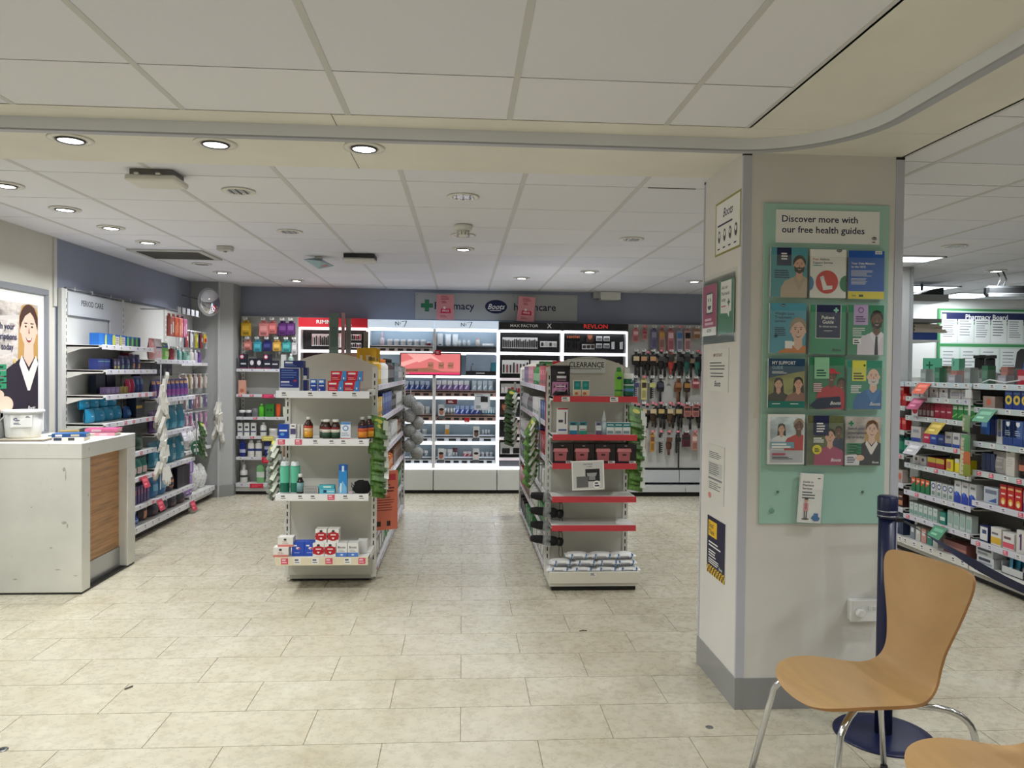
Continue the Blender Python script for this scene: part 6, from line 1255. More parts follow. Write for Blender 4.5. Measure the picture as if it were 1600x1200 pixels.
# hanging bay: pegs and small goods
PB3 = [(1.83, ((200, 200, 204), (150, 60, 60), (40, 60, 100), (206, 206, 210), (110, 30, 40), (190, 180, 40)), 0.16, 'nail tool card'), (1.38, ((190, 170, 170), (206, 190, 180), (170, 120, 110), (214, 200, 190), (190, 170, 90), (206, 196, 196)), 0.14, 'tweezer card'), (1.16, ((206, 190, 186), (200, 200, 204), (196, 150, 150), (120, 110, 160), (90, 150, 160), (190, 140, 150)), 0.13, 'nail file card'), (0.98, ((60, 140, 160), (206, 160, 190), (200, 150, 190), (196, 140, 180), (206, 170, 200), (190, 150, 190)), 0.19, 'long pink razor card')]
for ri, (z, cols, h, kind) in enumerate(PB3):
    for i in range(10):
        c = cols[i % 6]; x = 1.97+0.073*i
        MB().tube([(x, 0.0, z), (x, -0.2, z+0.004)], 0.0025, PEG, 5).obj('peg', lw)
        L(hangpack(0.045, h, 0.012, c, ((0.2, 0.8, 0.5, 0.8, (226, 222, 222)), (0.3, 0.7, 0.1, 0.4, tuple(int(q*0.6) for q in c)))), 'carded_tool', '%s in the %s peg row of the hanging bay' % (kind, ('top', 'second', 'third', 'fourth')[ri]), 'card pack', x, z-0.01, 1, 0, -0.17 if i % 2 else -0.13)
        COL.objects[-1]['label'] += which(i, 10); COL.objects[-1]['group'] = 'goods on the hanging bay pegs'
shelf(lw, 0.79, 0.16, 1.50, SHELF, (226, 226, 230), 'w', 3, 0.03, 1.93)
for i, c in enumerate(((130, 170, 160), (90, 130, 120), (150, 190, 176), (206, 200, 200), (196, 190, 206), (120, 90, 160))): L(bottle(0.026, 0.14, c, (226, 226, 226)), 'remover_bottle', ('sage', 'dark sage', 'pale mint', 'milky', 'pale lilac', 'violet')[i] + ' bottle on the short shelf of the hanging bay', 'bottle', 2.0+0.115*i, 1.502, 1, 0, -0.14)
L(pouch(0.09, 0.1, 0.03, (220, 190, 40), ((0.1, 0.9, 0.1, 0.5, (196, 30, 60)),)), 'novelty_pack', 'yellow and red pack hanging at the top right of the hanging bay', 'pack', 2.56, 1.72, 1, 0, -0.2)
COT = M((236, 238, 238), 0.9, kind='fabric', name='cotton_wool')
def cotton(w, h, d, seed):
    mb = MB(); rr = random.Random(seed); n, m = 10, 6; vs = []
    for j in range(m+1):
        v = j/m; k = (0.55 + 0.45*math.sin(math.pi*min(1, v*1.1)))*(1 if v < 0.85 else 0.4)
        for i in range(n):
            a = 2*math.pi*i/n; q = k*rr.uniform(0.92, 1.08); vs.append((w/2*q*math.cos(a), d/2+d/2*q*math.sin(a), v*h))
    mb.add(vs, [(j*n+i, j*n+(i+1) % n, (j+1)*n+(i+1) % n, (j+1)*n+i) for j in range(m) for i in range(n)] + [tuple(range(n))[::-1], tuple(range(m*n, m*n+n))], COT, True); return mb
for i, (x, z, w, h, rz, lb) in enumerate(((2.16, 0.60, 0.24, 0.24, 0, 'bag of white cotton wool balls on the hanging bay, upper left'), (2.38, 0.62, 0.26, 0.26, 0, 'bag of white cotton wool balls on the hanging bay, upper right'), (2.12, 0.142, 0.2, 0.2, 0, 'small bag of cotton pads on the base of the hanging bay'), (2.34, 0.142, 0.24, 0.30, 0, 'tall bag of cotton pads on the base of the hanging bay'), (2.56, 0.142, 0.22, 0.26, 0, 'bag of cotton pads at the right end of the base'))):
    L(cotton(w, h, 0.15, i).mesh('cotton_bag'), 'cotton_bag', lb, 'bag', x, z, 1, 0, -0.2)
shelf(lw, 0.79, 0.2, 0.59, SHELF, (226, 226, 230), 'w', 3, 0.03, 1.93)
L(pouch(0.13, 0.20, 0.05, (150, 116, 190), ((0.25, 0.6, 0.1, 0.9, (206, 196, 220)), (0.3, 0.6, 0.05, 0.12, (40, 30, 60)))), 'razor_pack', 'lilac razor pack on the base of the hanging bay', 'pack', 1.97, 0.142, 2, 0.1, -0.22)
L(carton(0.11, 0.13, 0.06, (150, 120, 190), ((0.2, 0.5, 0.1, 0.9, (206, 190, 220)),)), 'razor_pack', 'lilac razor carton stacked above the lilac packs', 'box', 2.0, 0.36, 2, 0.12, -0.2)
mb = MB(); mb.prism([(0.075*math.cos(2*math.pi*i/24), 0.075*math.sin(2*math.pi*i/24)) for i in range(24)], 0, 0.003, M((20, 96, 62)), 'y'); mb.rect(-0.045, 0.045, 0.02, 0.034, -0.0004, WH).rect(-0.04, 0.05, -0.045, -0.01, -0.0004, M((200, 206, 206))).ell(0.04, -0.005, 0.02, 0.02, -0.0008, M((190, 40, 50)))
solo(mb, 'round_card', 'round dark green promotional card in front of the cotton wool bags', 'card', LF.p(2.16, -0.24, 0.62), R(60))
# strings of white gloves, leafy clip strips
GLV = M((230, 228, 220), 0.85, name='white_cotton')
def glove_strip(n, h, seed, sc=1.0):
    mb = MB(); rr = random.Random(seed)
    for i in range(n):
        z = -h*(i+0.5)/n; a = rr.uniform(-0.5, 0.5); w = 0.045*sc
        palm = [(-w, 0.0), (-w*0.9, -0.05), (-w*1.05, -0.11), (-w*0.6, -0.15), (-w*0.3, -0.11), (0, -0.165), (w*0.3, -0.11), (w*0.6, -0.15), (w*0.75, -0.09), (w*1.25, -0.085), (w*0.8, -0.03), (w*0.6, 0.01)]
        m2 = MB().prism([(x*math.cos(a*0.5), zz*sc) for x, zz in palm], -0.014, 0.014, GLV); mb.merge(m2, Matrix.Translation((rr.uniform(-0.02, 0.02), rr.uniform(-0.03, 0.03), z)) @ Matrix.Rotation(a, 4, 'Z') @ Matrix.Rotation(rr.uniform(-0.35, 0.35), 4, 'Y') @ Matrix.Rotation(rr.uniform(-0.3, 0.3), 4, 'X'))
    return mb
def strip_thing(label, loc, rz, body, name, h, mat=None):
    t = thing(name, label, 'clip strip', loc, rz); MB().box(-0.012, 0.012, 0.02, 0.022, -h, 0.06, M((200, 206, 206), 0.2)).obj('strip', t); body.obj('packs' if mat is None else mat, t); return t
strip_thing('long string of white cotton gloves hanging between the first two bays', LF.p(0.965, -0.355, 1.42), R(90), glove_strip(18, 0.88, 2), 'glove_strip', 1.05, 'gloves')
strip_thing('bunch of white bath gloves hanging by the corner pillar', LF.p(2.72, -0.30, 1.08), R(70), glove_strip(9, 0.35, 5, 0.9), 'glove_bunch', 0.4, 'gloves')
LEAF = M((88, 128, 60), 0.25, kind='leafprint', name='aloe_print'); LFE = M((206, 214, 190), 0.2)
def leafy(label, loc, rz, n, h, w=0.11, dark=False):
    """strip of fanned green packs, each one a piece of its own"""
    t = thing('pack_strip', label, 'clip strip', loc, rz, None); MB().box(-0.012, 0.012, 0.01, 0.012, -h-0.03, 0.08, M((206, 210, 208), 0.2)).obj('strip', t)
    g = (M((104, 112, 100), 0.3, kind='leafprint') if dark == 2 else M((58, 86, 46), 0.3, kind='leafprint')) if dark else LEAF
    me = MB().box(-w/2, w/2, -0.012, 0.006, -0.115, 0.0, g); me.box(w/2-0.02, w/2+0.016, -0.016, -0.011, -0.09, -0.02, M((206, 212, 200), 0.12)); me.ell(0.0, -0.035, 0.03, 0.016, -0.0135, M((206, 206, 90))); me = me.mesh('pack')
    for i in range(n):
        o = mk('pack', me, t, (random.uniform(-0.004, 0.004)+0.004*math.sin(i), -0.02-0.012*(i % 2), -h*i/n)); o.rotation_euler = (R(-24), R(14), random.uniform(-0.2, 0.2))
    return t
leafy('fan of green leafy packs hanging right of the left run end', (LGX1-0.0, LGY0-0.06, 1.135), R(35), 13, 0.47)
leafy('fan of green leafy packs hanging right of the red-edged shelves', (RGX1+0.01, RGY0-0.08, 1.215), R(20), 14, 0.50)
leafy('fan of green leafy packs on the aisle side of the right run', (RGX0-0.012, RGY0+0.42, 1.10), R(-70), 12, 0.44)
leafy('dark green packs hanging at the far end of the right run', (RGX0-0.06, RGY1-0.08, 1.26), R(-30), 11, 0.50, 0.1, True)
leafy('dark green packs hanging in the left wall hanging bay', LF.p(1.94, -0.32, 0.90), R(90), 8, 0.30, 0.09, True)
leafy('grey-green packs hanging at the left edge of the left run end', (LGX0-0.02, LGY0-0.03, 0.98), R(-35), 9, 0.34, 0.05, 2)
# grey bath puffs hanging at the far end of the left run
t = thing('puff_strip', 'string of grey bath puffs hanging at the far end of the left run', 'clip strip', (LGX1+0.06, LGY1-0.12, 1.16), 0); MB().tube([(0, 0, 0.1), (0, 0, -0.62)], 0.004, M((200, 200, 200)), 5).obj('strip', t)
rr = random.Random(8); PUF = M((176, 178, 176), 0.9, kind='fabric', name='puff_mesh')
for i in range(8):
    mb = MB(); rad = 0.068; pr_ = [(0.0, -rad)] + [(rad*math.cos(a)*(1+0.08*math.sin(5*a)), rad*math.sin(a)) for a in [R(-70+20*k) for k in range(8)]] + [(0.0, rad)]
    mb.lathe(pr_, PUF, 14).obj('bath_puff', t, (0.05*(1 if i % 2 else -1)*0.8+0.03, rr.uniform(-0.03, 0.03), -0.02-0.075*i), rr.uniform(0, 3))
# orange leaflet hung on the left run
mb = MB().box(-0.09, 0.09, -0.001, 0.001, -0.42, 0, M((236, 130, 106))); p = Pr(mb, -0.09, 0.09, -0.42, 0, -0.0012); p.rect(0.1, 0.9, 1.95, 2.2, M((206, 60, 70))).greek(0.12, 1.8, 0.76, 3, 0.12, 0.06, M((120, 50, 40))).greek(0.12, 1.3, 0.76, 6, 0.1, 0.035, M((150, 70, 60))).rect(0.12, 0.3, 0.15, 0.35, M((60, 40, 40))).rect(0.55, 0.7, 0.15, 0.35, M((60, 40, 40)))
solo(mb, 'orange_leaflet', 'long orange leaflet hanging on the aisle side of the left run', 'leaflet', (LGX1+0.045, LGY0+0.16, 0.74), R(25))
# ---- convex mirror
t = thing('convex_mirror', 'round convex security mirror on an arm near the corner pillar', 'mirror', (-2.76, 8.45, 2.165), R(60))
MB().lathe([(0.155, 0.0), (0.15, 0.012), (0.14, 0.016)], M((200, 202, 204), 0.4), 28).obj('rim', t).rotation_euler = (R(90), 0, 0)
MB().lathe([(0.148, 0.012), (0.125, 0.03), (0.09, 0.043), (0.045, 0.051), (0, 0.054)], M((232, 234, 238), 0.03, 1.0, name='mirror'), 28).obj('mirror_glass', t).rotation_euler = (R(90), 0, 0)
MB().tube([(0, 0.02, 0), (-0.06, 0.05, 0.02), (-0.30, 0.06, 0.05)], 0.007, M((90, 92, 96), 0.4)).obj('arm', t)
# ================================================================ COUNTER with bucket and books
ct = thing('counter', 'scuffed white counter with a recessed wood panel in its end', 'counter', (-3.025, 4.985, 0))
SCU = M((226, 226, 220), 0.45, kind='scuffed', name='scuffed_laminate')
MB().cbox(0.0, 0.608, 0.0, 0.115, 0.012, 0.87, 0.004, SCU).obj('front_panel', ct)
MB().cbox(0.0, 0.610, -0.002, 0.79, 0.868, 0.968, 0.004, SCU).obj('top', ct)
MB().cbox(0.50, 0.610, 0.66, 0.79, 0.012, 0.868, 0.004, SCU).obj('leg', ct)
MB().box(0.53, 0.548, 0.115, 0.66, 0.155, 0.868, M((178, 134, 92), 0.45, kind='wood', name='brown_wood_laminate')).obj('wood_panel', ct, label='recessed brown wood panel')
MB().box(0.535, 0.556, 0.115, 0.66, 0.012, 0.155, M((176, 178, 180), 0.3, 0.7)).obj('kick_plate', ct, label='brushed steel kick plate')
MB().box(0.0, 0.604, 0.006, 0.785, 0.0, 0.012, M((24, 24, 24))).obj('base_strip', ct)
sc = MB()
for x, z, w_, h_ in ((0.50, 0.80, 0.022, 0.03), (0.51, 0.76, 0.008, 0.07), (0.50, 0.46, 0.035, 0.02), (0.52, 0.44, 0.012, 0.03), (0.30, 0.56, 0.012, 0.01), (0.46, 0.16, 0.04, 0.008), (0.42, 0.30, 0.02, 0.012), (0.57, 0.12, 0.03, 0.006), (0.2, 0.1, 0.03, 0.01)):
    sc.poly([(x-w_/2, z), (x-w_*0.2, z-h_/2), (x+w_/2, z-h_*0.2), (x+w_*0.3, z+h_*0.4), (x-w_*0.1, z+h_/2)], -0.0006, M((176, 174, 168), 0.6))
sc.obj('scuff_marks', ct)
t = thing('bucket', 'white plastic bucket with a small navy oval label on the counter', 'bucket', (-2.905, 5.22, 0.983))
MB().lathe([(0.0, 0.0), (0.098, 0.0), (0.101, 0.01), (0.114, 0.175), (0.112, 0.176), (0.096, 0.012), (0.0, 0.012)], M((232, 232, 228), 0.4), 32).obj('body', t)
MB().lathe([(0.114, 0.165), (0.124, 0.165), (0.124, 0.182), (0.113, 0.182)], M((236, 236, 232), 0.4), 32).obj('rim', t)
MB().tube([(-0.05, -0.115, 0.15), (-0.075, -0.12, 0.12), (-0.09, -0.1, 0.105)], 0.004, M((180, 180, 180)), 6).obj('handle', t)
lb = MB(); p = Pr(lb, -0.06, 0.06, 0, 0.08, 0); p.rect(0, 1, 0, 0.66, M((232, 232, 230))); oval_logo(p, 0.3, 0.42, 0.17); p.greek(0.14, 0.24, 0.34, 2, 0.07, 0.035, INK).greek(0.62, 0.6, 0.3, 2, 0.06, 0.03, M((110, 110, 110)))
lb.obj('label', t, (0.045, -0.1035, 0.075), R(22)).rotation_euler = (R(-5), 0, R(22))
solo(MB().cbox(-0.15, 0.15, -0.13, 0.13, 0, 0.008, 0.002, M((120, 110, 96))).cbox(-0.14, 0.14, -0.12, 0.12, 0.008, 0.014, 0.002, M((206, 196, 176))), 'tray', 'flat brown tray under the white bucket', 'tray', (-2.86, 5.20, 0.968), R(4))
def book(w, d, h, cover, label, loc, rz, spine=None, marks=()):
    t = thing('book', label, 'book', loc, rz, 'books on the counter')
    MB().box(-w/2+0.004, w/2-0.003, -d/2+0.004, d/2-0.004, 0.003, h-0.003, M((222, 210, 184))).obj('pages', t)
    c = MB().box(-w/2, w/2, -d/2, d/2, h-0.003, h, M(cover, 0.35)).box(-w/2, w/2, -d/2, d/2, 0, 0.003, M(cover, 0.35)).box(-w/2, w/2, -d/2-0.002, -d/2+0.003, 0, h, M(spine or cover, 0.35))
    for u0, u1, col in marks: c.rect(-w/2+u0*w, -w/2+u1*w, 0.004, h-0.004, -d/2-0.0023, M(col))
    c.obj('cover', t); return t
book(0.19, 0.13, 0.026, (206, 214, 220), 'white-spined paperback under the blue book', (-2.575, 5.18, 0.968), R(8), (226, 222, 214), ((0.05, 0.3, (40, 50, 80)), (0.5, 0.7, (60, 60, 60))))
book(0.20, 0.14, 0.022, (36, 96, 160), 'blue paperback on top of the nearest pile', (-2.58, 5.19, 0.994), R(14), (40, 80, 140), ((0.1, 0.3, (220, 220, 226)), (0.55, 0.8, (200, 190, 170))))
book(0.14, 0.11, 0.02, (70, 100, 110), 'grey-blue paperback beside the bucket', (-2.72, 5.36, 0.968), R(-5), (60, 110, 130))
book(0.20, 0.13, 0.024, (40, 36, 44), 'black paperback under the pink book', (-2.55, 5.56, 0.968), R(6), (226, 150, 170), ((0.1, 0.35, (30, 30, 34)), (0.5, 0.75, (236, 180, 190))))
book(0.21, 0.14, 0.024, (236, 90, 150), 'bright pink paperback on top of the far pile', (-2.56, 5.60, 0.992), R(10), (230, 120, 160), ((0.2, 0.5, (240, 200, 210)),))
book(0.17, 0.12, 0.02, (232, 230, 224), 'white paperback between the blue and pink books', (-2.66, 5.47, 0.968), R(-12), (220, 216, 206))
book(0.12, 0.10, 0.03, (190, 160, 90), 'small tan paperback behind the others near the wall', (-2.80, 5.60, 0.968), R(20), (150, 130, 80))
# ================================================================ POSTER ON THE LEFT WALL
t = thing('framed_poster', 'large framed pharmacy poster of a smiling woman with long hair', 'poster', (-3.03, 4.80, 0.94), R(90))
fm = M((150, 154, 160), 0.4, 0.3); W_, H_ = 0.935, 1.07
for a in ((0, W_, 0, 0.045), (0, W_, H_-0.045, H_), (0, 0.045, 0.045, H_-0.045), (W_-0.045, W_, 0.045, H_-0.045)): MB().cbox(a[0], a[1], -0.022, 0, a[2], a[3], 0.004, fm).obj('frame_bar', t)
MB().box(0.045, W_-0.045, -0.008, 0, 0.045, H_-0.045, M((232, 233, 232), 0.5)).obj('mount', t)
mb = MB(); p = Pr(mb, 0.13, 0.81, 0.175, 0.945, -0.0085)
p.rect(0, 1, 0, 2, M((186, 178, 172), 0.5, kind='photo'))
for i in range(5): p.poly([(0, 0.95-0.17*i), (0.75, 1.02-0.17*i), (0.75, 0.985-0.17*i), (0, 0.91-0.17*i)], M((206, 200, 196)))
p.cross(0.24, 1.0, 0.055, M((16, 124, 76))); p.person(0.83, 0.69, 0.40, SK3, M((72, 46, 36)), M((36, 28, 44)), long=M((190, 148, 84)), collar=M((238, 232, 224)))
p.ell(0.58, 0.55, 0.022, 0.025, M((220, 190, 110)), 12)
for i, s_ in enumerate(('Switch your', 'prescriptions', 'to us today')): p.text(s_, 0.155, 0.86-0.10*i, 0.088, INK, 'l', 1.0)
for i in range(4): p.rect(0.0, 0.44, 0.465-0.062*i, 0.515-0.062*i, M((40, 142, 100))).greek(0.2, 0.50-0.062*i, 0.2, 1, 0.1, 0.022, M((14, 60, 44)), i)
p.poly([(0, 0.0), (0, 0.2), (0.3, 0.24), (0.36, 0.16), (0.34, 0)], M((226, 226, 232))).greek(0.12, 0.19, 0.2, 3, 0.05, 0.026, INK).ell(0.42, 0.12, 0.13, 0.085, SK3).ell(0.3, 0.22, 0.1, 0.05, SK3); p.text('Boots', 0.8, 0.05, 0.06, WH, 'l', 0.95, 0.35)
mb.obj('print', t)
# ================================================================ BACK-LEFT BAY (on the back wall beside the corner pillar)
BL = Fr(-2.59, 9.05, 0.0)
t = thing('wall_bay', 'white toiletries bay in the back left corner', 'shelving unit', (-2.59, 9.05, 0)); W_ = 0.69
MB().box(0, W_, 0.0, 0.02, 0.05, 2.06, M((190, 191, 188), 0.5, kind='paint')).obj('back_panel', t); upright(t, 0.03, 0.03, 2.05, -0.006, 0.0, 0.03); upright(t, W_-0.02, 0.03, 2.05, -0.006, 0.0, 0.03)
for z in (1.44, 1.15, 0.89, 0.67, 0.43): shelf(t, W_-0.01, 0.2, z, SHELF, (212, 214, 220), 'lwp', 5, 0.03, 0.005)
MB().box(0.005, W_-0.005, -0.2, 0, 0.04, 0.10, M((200, 202, 200))).obj('base', t); shelf(t, W_-0.01, 0.21, 0.13, SHELF, (212, 214, 220), 'lw', 4, 0.04, 0.005, brackets=False); MB().box(0.0, W_, -0.17, 0, 0.0, 0.04, M((20, 20, 22))).obj('kick_board', t)
promo(t, 0.30, -0.212, 1.155, 0.13, 0.045, (196, 50, 90)); promo(t, 0.30, -0.212, 0.675, 0.14, 0.055, (222, 206, 110)); promo(t, 0.30, -0.212, 0.435, 0.15, 0.07, (196, 36, 60)); promo(t, 0.17, -0.222, 0.13, 0.15, 0.05, (196, 36, 60))
def B(me, name, label, cat, x, z, n=1, dx=0.0, y=-0.18): put(BL, me, name, label, cat, x, y, z, None, n, dx)
for z, items in ((2.0, ((0.09, 0.11, 0.17, (214, 170, 40), 'yellow hanging pack'), (0.29, 0.11, 0.17, (226, 140, 140), 'salmon hanging pack'), (0.39, 0.09, 0.14, (220, 120, 120), 'rose hanging pack'), (0.505, 0.1, 0.16, (90, 40, 110), 'dark purple hanging pack'), (0.60, 0.09, 0.15, (100, 50, 120), 'purple hanging pack'))), (1.78, ((0.11, 0.09, 0.11, (206, 130, 120), 'coral hanging pack'), (0.22, 0.09, 0.13, (60, 160, 180), 'turquoise hanging pack'), (0.33, 0.1, 0.12, (36, 44, 110), 'navy hanging pack'), (0.44, 0.09, 0.12, (206, 160, 70), 'amber hanging pack'), (0.55, 0.1, 0.13, (60, 150, 150), 'sea green hanging pack'), (0.64, 0.06, 0.16, (190, 186, 190), 'grey hanging pack')))):
    for x, w, h, c, lb in items:
        q = MB().tube([(x, 0, z), (x, -0.14, z+0.004)], 0.003, PEG, 5).obj('peg', t); mk('price_ticket', ticket_mesh('w'), q, (x-0.023, -0.146, z+0.035))
        B(hangpack(w, h, 0.03, c, ((0.15, 0.85, 0.45, 0.8, tuple(min(255, v+36) for v in c)), (0.2, 0.8, 0.1, 0.3, tuple(int(v*0.7) for v in c)))), 'face_mask_pack', lb + ' in the %s row of the corner bay' % ('top' if z > 1.9 else 'second'), 'pack', x, z-0.01, 1, 0, -0.1)
nb = carton(0.085, 0.17, 0.06, (30, 34, 52), (('o', 0.36, 0.82, 0.28, 0.16, (200, 60, 100)), ('o', 0.36, 0.82, 0.2, 0.1, (230, 226, 230)), (0.2, 0.9, 0.3, 0.4, (200, 204, 210)), (0, 1, 0, 0.1, (110, 40, 70))))
B(nb, 'supplement_carton', 'tall midnight carton with a pink disc in the corner bay', 'box', 0.075, 1.442, 2, 0.27); B(carton(0.07, 0.12, 0.05, (40, 36, 52), (('o', 0.5, 0.6, 0.3, 0.24, (226, 220, 226)), (0, 1, 0, 0.15, (120, 40, 70)))), 'supplement_carton', 'short midnight carton with a pale disc in the corner bay', 'box', 0.175, 1.442, 2, 0.08); B(carton(0.075, 0.1, 0.05, (36, 34, 50), ((0.1, 0.9, 0.5, 0.65, (190, 190, 200)),)), 'supplement_carton', 'low dark carton right of the tall midnight cartons', 'box', 0.435, 1.442); B(carton(0.055, 0.17, 0.05, (190, 192, 190)), 'supplement_carton', 'plain grey carton on the top shelf of the corner bay', 'box', 0.53, 1.442); B(bottle(0.032, 0.18, (150, 176, 166), (206, 210, 210), (0.1, 0.5, (206, 216, 210))), 'wash_bottle', 'sage bottle on the top shelf of the corner bay', 'bottle', 0.61, 1.442)
B(carton(0.08, 0.16, 0.04, (216, 160, 140), (('o', 0.5, 0.25, 0.3, 0.14, (196, 110, 90)),)), 'gift_carton', 'peach carton alone at the left of the second shelf', 'box', 0.065, 1.152); B(carton(0.08, 0.2, 0.04, (70, 100, 150), ((0.1, 0.9, 0.2, 0.5, (120, 60, 60)),)), 'gift_carton', 'steel blue carton at the right of the second shelf', 'box', 0.53, 1.152, 2, 0.09)
B(jar(0.034, 0.075, (70, 70, 74), (230, 230, 230)), 'cream_jar', 'grey jar with a white lid in the corner bay', 'jar', 0.06, 0.892, 2, 0.075); B(pouch(0.07, 0.1, 0.04, (110, 112, 116)), 'sachet', 'grey sachet beside the grey jars', 'sachet', 0.205, 0.892); B(bottle(0.034, 0.15, (90, 190, 50), (130, 210, 90)), 'gel_bottle', 'lime gel bottle in the corner bay', 'bottle', 0.28, 0.892); B(carton(0.1, 0.15, 0.05, (50, 130, 50), (('o', 0.3, 0.55, 0.14, 0.1, (30, 80, 40)), ('o', 0.7, 0.55, 0.14, 0.1, (30, 80, 40)))), 'gel_carton', 'leaf green carton in the corner bay', 'box', 0.375, 0.892); B(tubep(0.055, 0.15, (214, 90, 40), (206, 80, 40)), 'cream_tube', 'orange tube in the corner bay', 'tube', 0.47, 0.892); B(tubep(0.06, 0.12, (206, 216, 190), (226, 230, 220)), 'cream_tube', 'pale green tube in the corner bay', 'tube', 0.55, 0.892, 2, 0.065)
B(carton(0.055, 0.15, 0.04, (222, 224, 222), ((0.2, 0.8, 0.6, 0.75, (60, 60, 70)), (0, 1, 0.3, 0.38, (40, 60, 120)))), 'face_cream_carton', 'slim white carton with a navy stripe in the corner bay', 'box', 0.045, 0.672, 3, 0.075); B(bottle(0.036, 0.155, (232, 232, 230), (236, 236, 236), (0.3, 0.4, (60, 70, 90))), 'lotion_bottle', 'white lotion bottle on the fourth shelf of the corner bay', 'bottle', 0.30, 0.672); B(jar(0.046, 0.085, (234, 234, 232), (240, 240, 240)), 'cream_jar', 'wide white jar on the fourth shelf of the corner bay', 'jar', 0.41, 0.672); B(carton(0.06, 0.15, 0.04, (206, 208, 190), ((0.2, 0.8, 0.5, 0.7, (90, 110, 70)),)), 'face_cream_carton', 'cream carton at the right of the fourth shelf', 'box', 0.57, 0.672)
B(bottle(0.036, 0.19, (30, 46, 130), (36, 60, 150), (0.25, 0.45, (180, 190, 220)), 0.78, 0.6, 0.88, 0.6), 'body_lotion', 'navy lotion bottle at the left of the fifth shelf', 'bottle', 0.07, 0.432); B(bottle(0.038, 0.19, (230, 228, 222), (226, 226, 226), (0.35, 0.5, (40, 60, 130)), 0.78, 0.6, 0.88, 0.6), 'body_lotion', 'white lotion bottle with a navy emblem', 'bottle', 0.165, 0.432, 2, 0.085); B(tubep(0.075, 0.17, (36, 48, 120), (30, 40, 100), (190, 196, 220)), 'hand_cream', 'navy squeeze tube on the fifth shelf', 'tube', 0.345, 0.432); B(tubep(0.075, 0.17, (150, 106, 66), (140, 96, 60)), 'hand_cream', 'caramel squeeze tube on the fifth shelf', 'tube', 0.44, 0.432, 2, 0.085)
B(bottle(0.042, 0.21, (220, 220, 214), (232, 232, 228), (0.3, 0.42, (70, 70, 76)), 0.62, 0.4, 0.72), 'pump_bottle', 'white pump bottle at the left of the base shelf', 'bottle', 0.08, 0.132); B(bottle(0.046, 0.21, (130, 190, 130), (130, 190, 130), (0.3, 0.6, (220, 230, 220)), 0.85, 0.7, 0.93, 0.6), 'body_lotion', 'mint lotion bottle on the base shelf', 'bottle', 0.27, 0.132); B(bottle(0.046, 0.2, (190, 200, 214), (196, 206, 220), (0.3, 0.6, (226, 230, 236)), 0.85, 0.7, 0.93, 0.6), 'body_lotion', 'pale blue lotion bottle on the base shelf', 'bottle', 0.38, 0.132)
# ================================================================ RIGHT: medicine shelves (they face the aisle, -X)
RF = Fr(4.02, 6.40, R(-90))          # local x runs towards the viewer
rs = thing('medicine_shelving', 'long grey medicine shelving run right of the column', 'shelving unit', (4.02, 6.40, 0), R(-90))
BAYS = [(0.0, 0.42, (1.40, 1.20, 1.00, 0.80, 0.56, 0.36)), (0.42, 1.25, (1.40, 1.282, 1.127, 0.921, 0.741, 0.52, 0.325)), (1.25, 2.20, (1.40, 1.235, 0.995, 0.79, 0.575, 0.298))]
RD = 0.40
for i, (x0, x1, zs) in enumerate(BAYS):
    MB().box(x0+0.002, x1-0.002, 0.0, 0.02, 0.05, 1.40, M((176, 175, 170), 0.5, kind='paint')).obj('back_panel', rs)
    for k, z in enumerate(zs): shelf(rs, x1-x0-0.006, RD if k else RD+0.01, z, (206, 206, 202) if k else (196, 196, 194), (196, 208, 208) if 0 < k < 4 + (i == 1) else ((206, 222, 230) if k == 0 else (212, 212, 224)), 'wlp' if k > 2 else ('wlw' if k else 'w'), 7 if i else 3, 0.036, x0+0.003)
    MB().box(x0+0.002, x1-0.002, -RD+0.02, 0, 0.04, 0.10, M((200, 198, 192), 0.45)).obj('base', rs); shelf(rs, x1-x0-0.006, RD+0.01, 0.13, (206, 206, 202), (224, 222, 216), 'wlp' if i == 2 else 'w', 7, 0.05, x0+0.003, brackets=False)
    MB().box(x0, x1, -RD+0.05, 0, 0.0, 0.04, M((18, 18, 20))).obj('kick_board', rs)
for x in (0.0, 0.42, 1.25, 2.2): upright(rs, x, 0.02, 1.40, -0.01, 0.022, 0.03, (190, 190, 186))
for x, z, c, w in ((0.62, 1.40, (226, 110, 90), 0.16), (0.55, 1.275, (190, 96, 130), 0.16), (0.80, 1.10, (206, 180, 80), 0.16), (0.52, 0.915, (206, 206, 212), 0.17), (0.86, 0.32, (84, 150, 116), 0.15), (1.34, 1.23, (110, 170, 140), 0.16)):
    promo(rs, x, -RD-0.012, z, w, 0.11, c, tilt=-38)
f = -RD+0.03
def Q(me, name, label, cat, x, z, n=1, dx=0.0, y=None, **k): put(RF, me, name, label, cat, x, f if y is None else y, z, None, n, dx, **k)
# far narrow bay
RDX = carton(0.06, 0.1, 0.05, (190, 36, 40), ((0.1, 0.9, 0.5, 0.8, (226, 120, 110)),))
for z, o in ((1.202, 'second'), (1.002, 'third')): Q(RDX, 'red_carton', 'red carton on the %s shelf of the far narrow bay' % o, 'box', 0.14, z, 4, 0.07)
Q(carton(0.06, 0.1, 0.05, (196, 40, 44), ((0.1, 0.9, 0.3, 0.5, (236, 190, 180)),)), 'red_carton', 'red carton stacked on the second shelf of the far narrow bay', 'box', 0.17, 1.30, 3, 0.07)
Q(bottle(0.03, 0.17, (30, 110, 100), (20, 30, 34), (0.2, 0.6, (40, 140, 110))), 'mouthwash_bottle', 'dark teal bottle in the far narrow bay', 'bottle', 0.15, 0.802, 4, 0.072)
Q(carton(0.07, 0.1, 0.05, (190, 176, 170), (('o', 0.5, 0.5, 0.3, 0.3, (200, 110, 90)),)), 'grey_carton', 'grey carton with a coral disc in the far narrow bay', 'box', 0.14, 0.562, 3, 0.085)
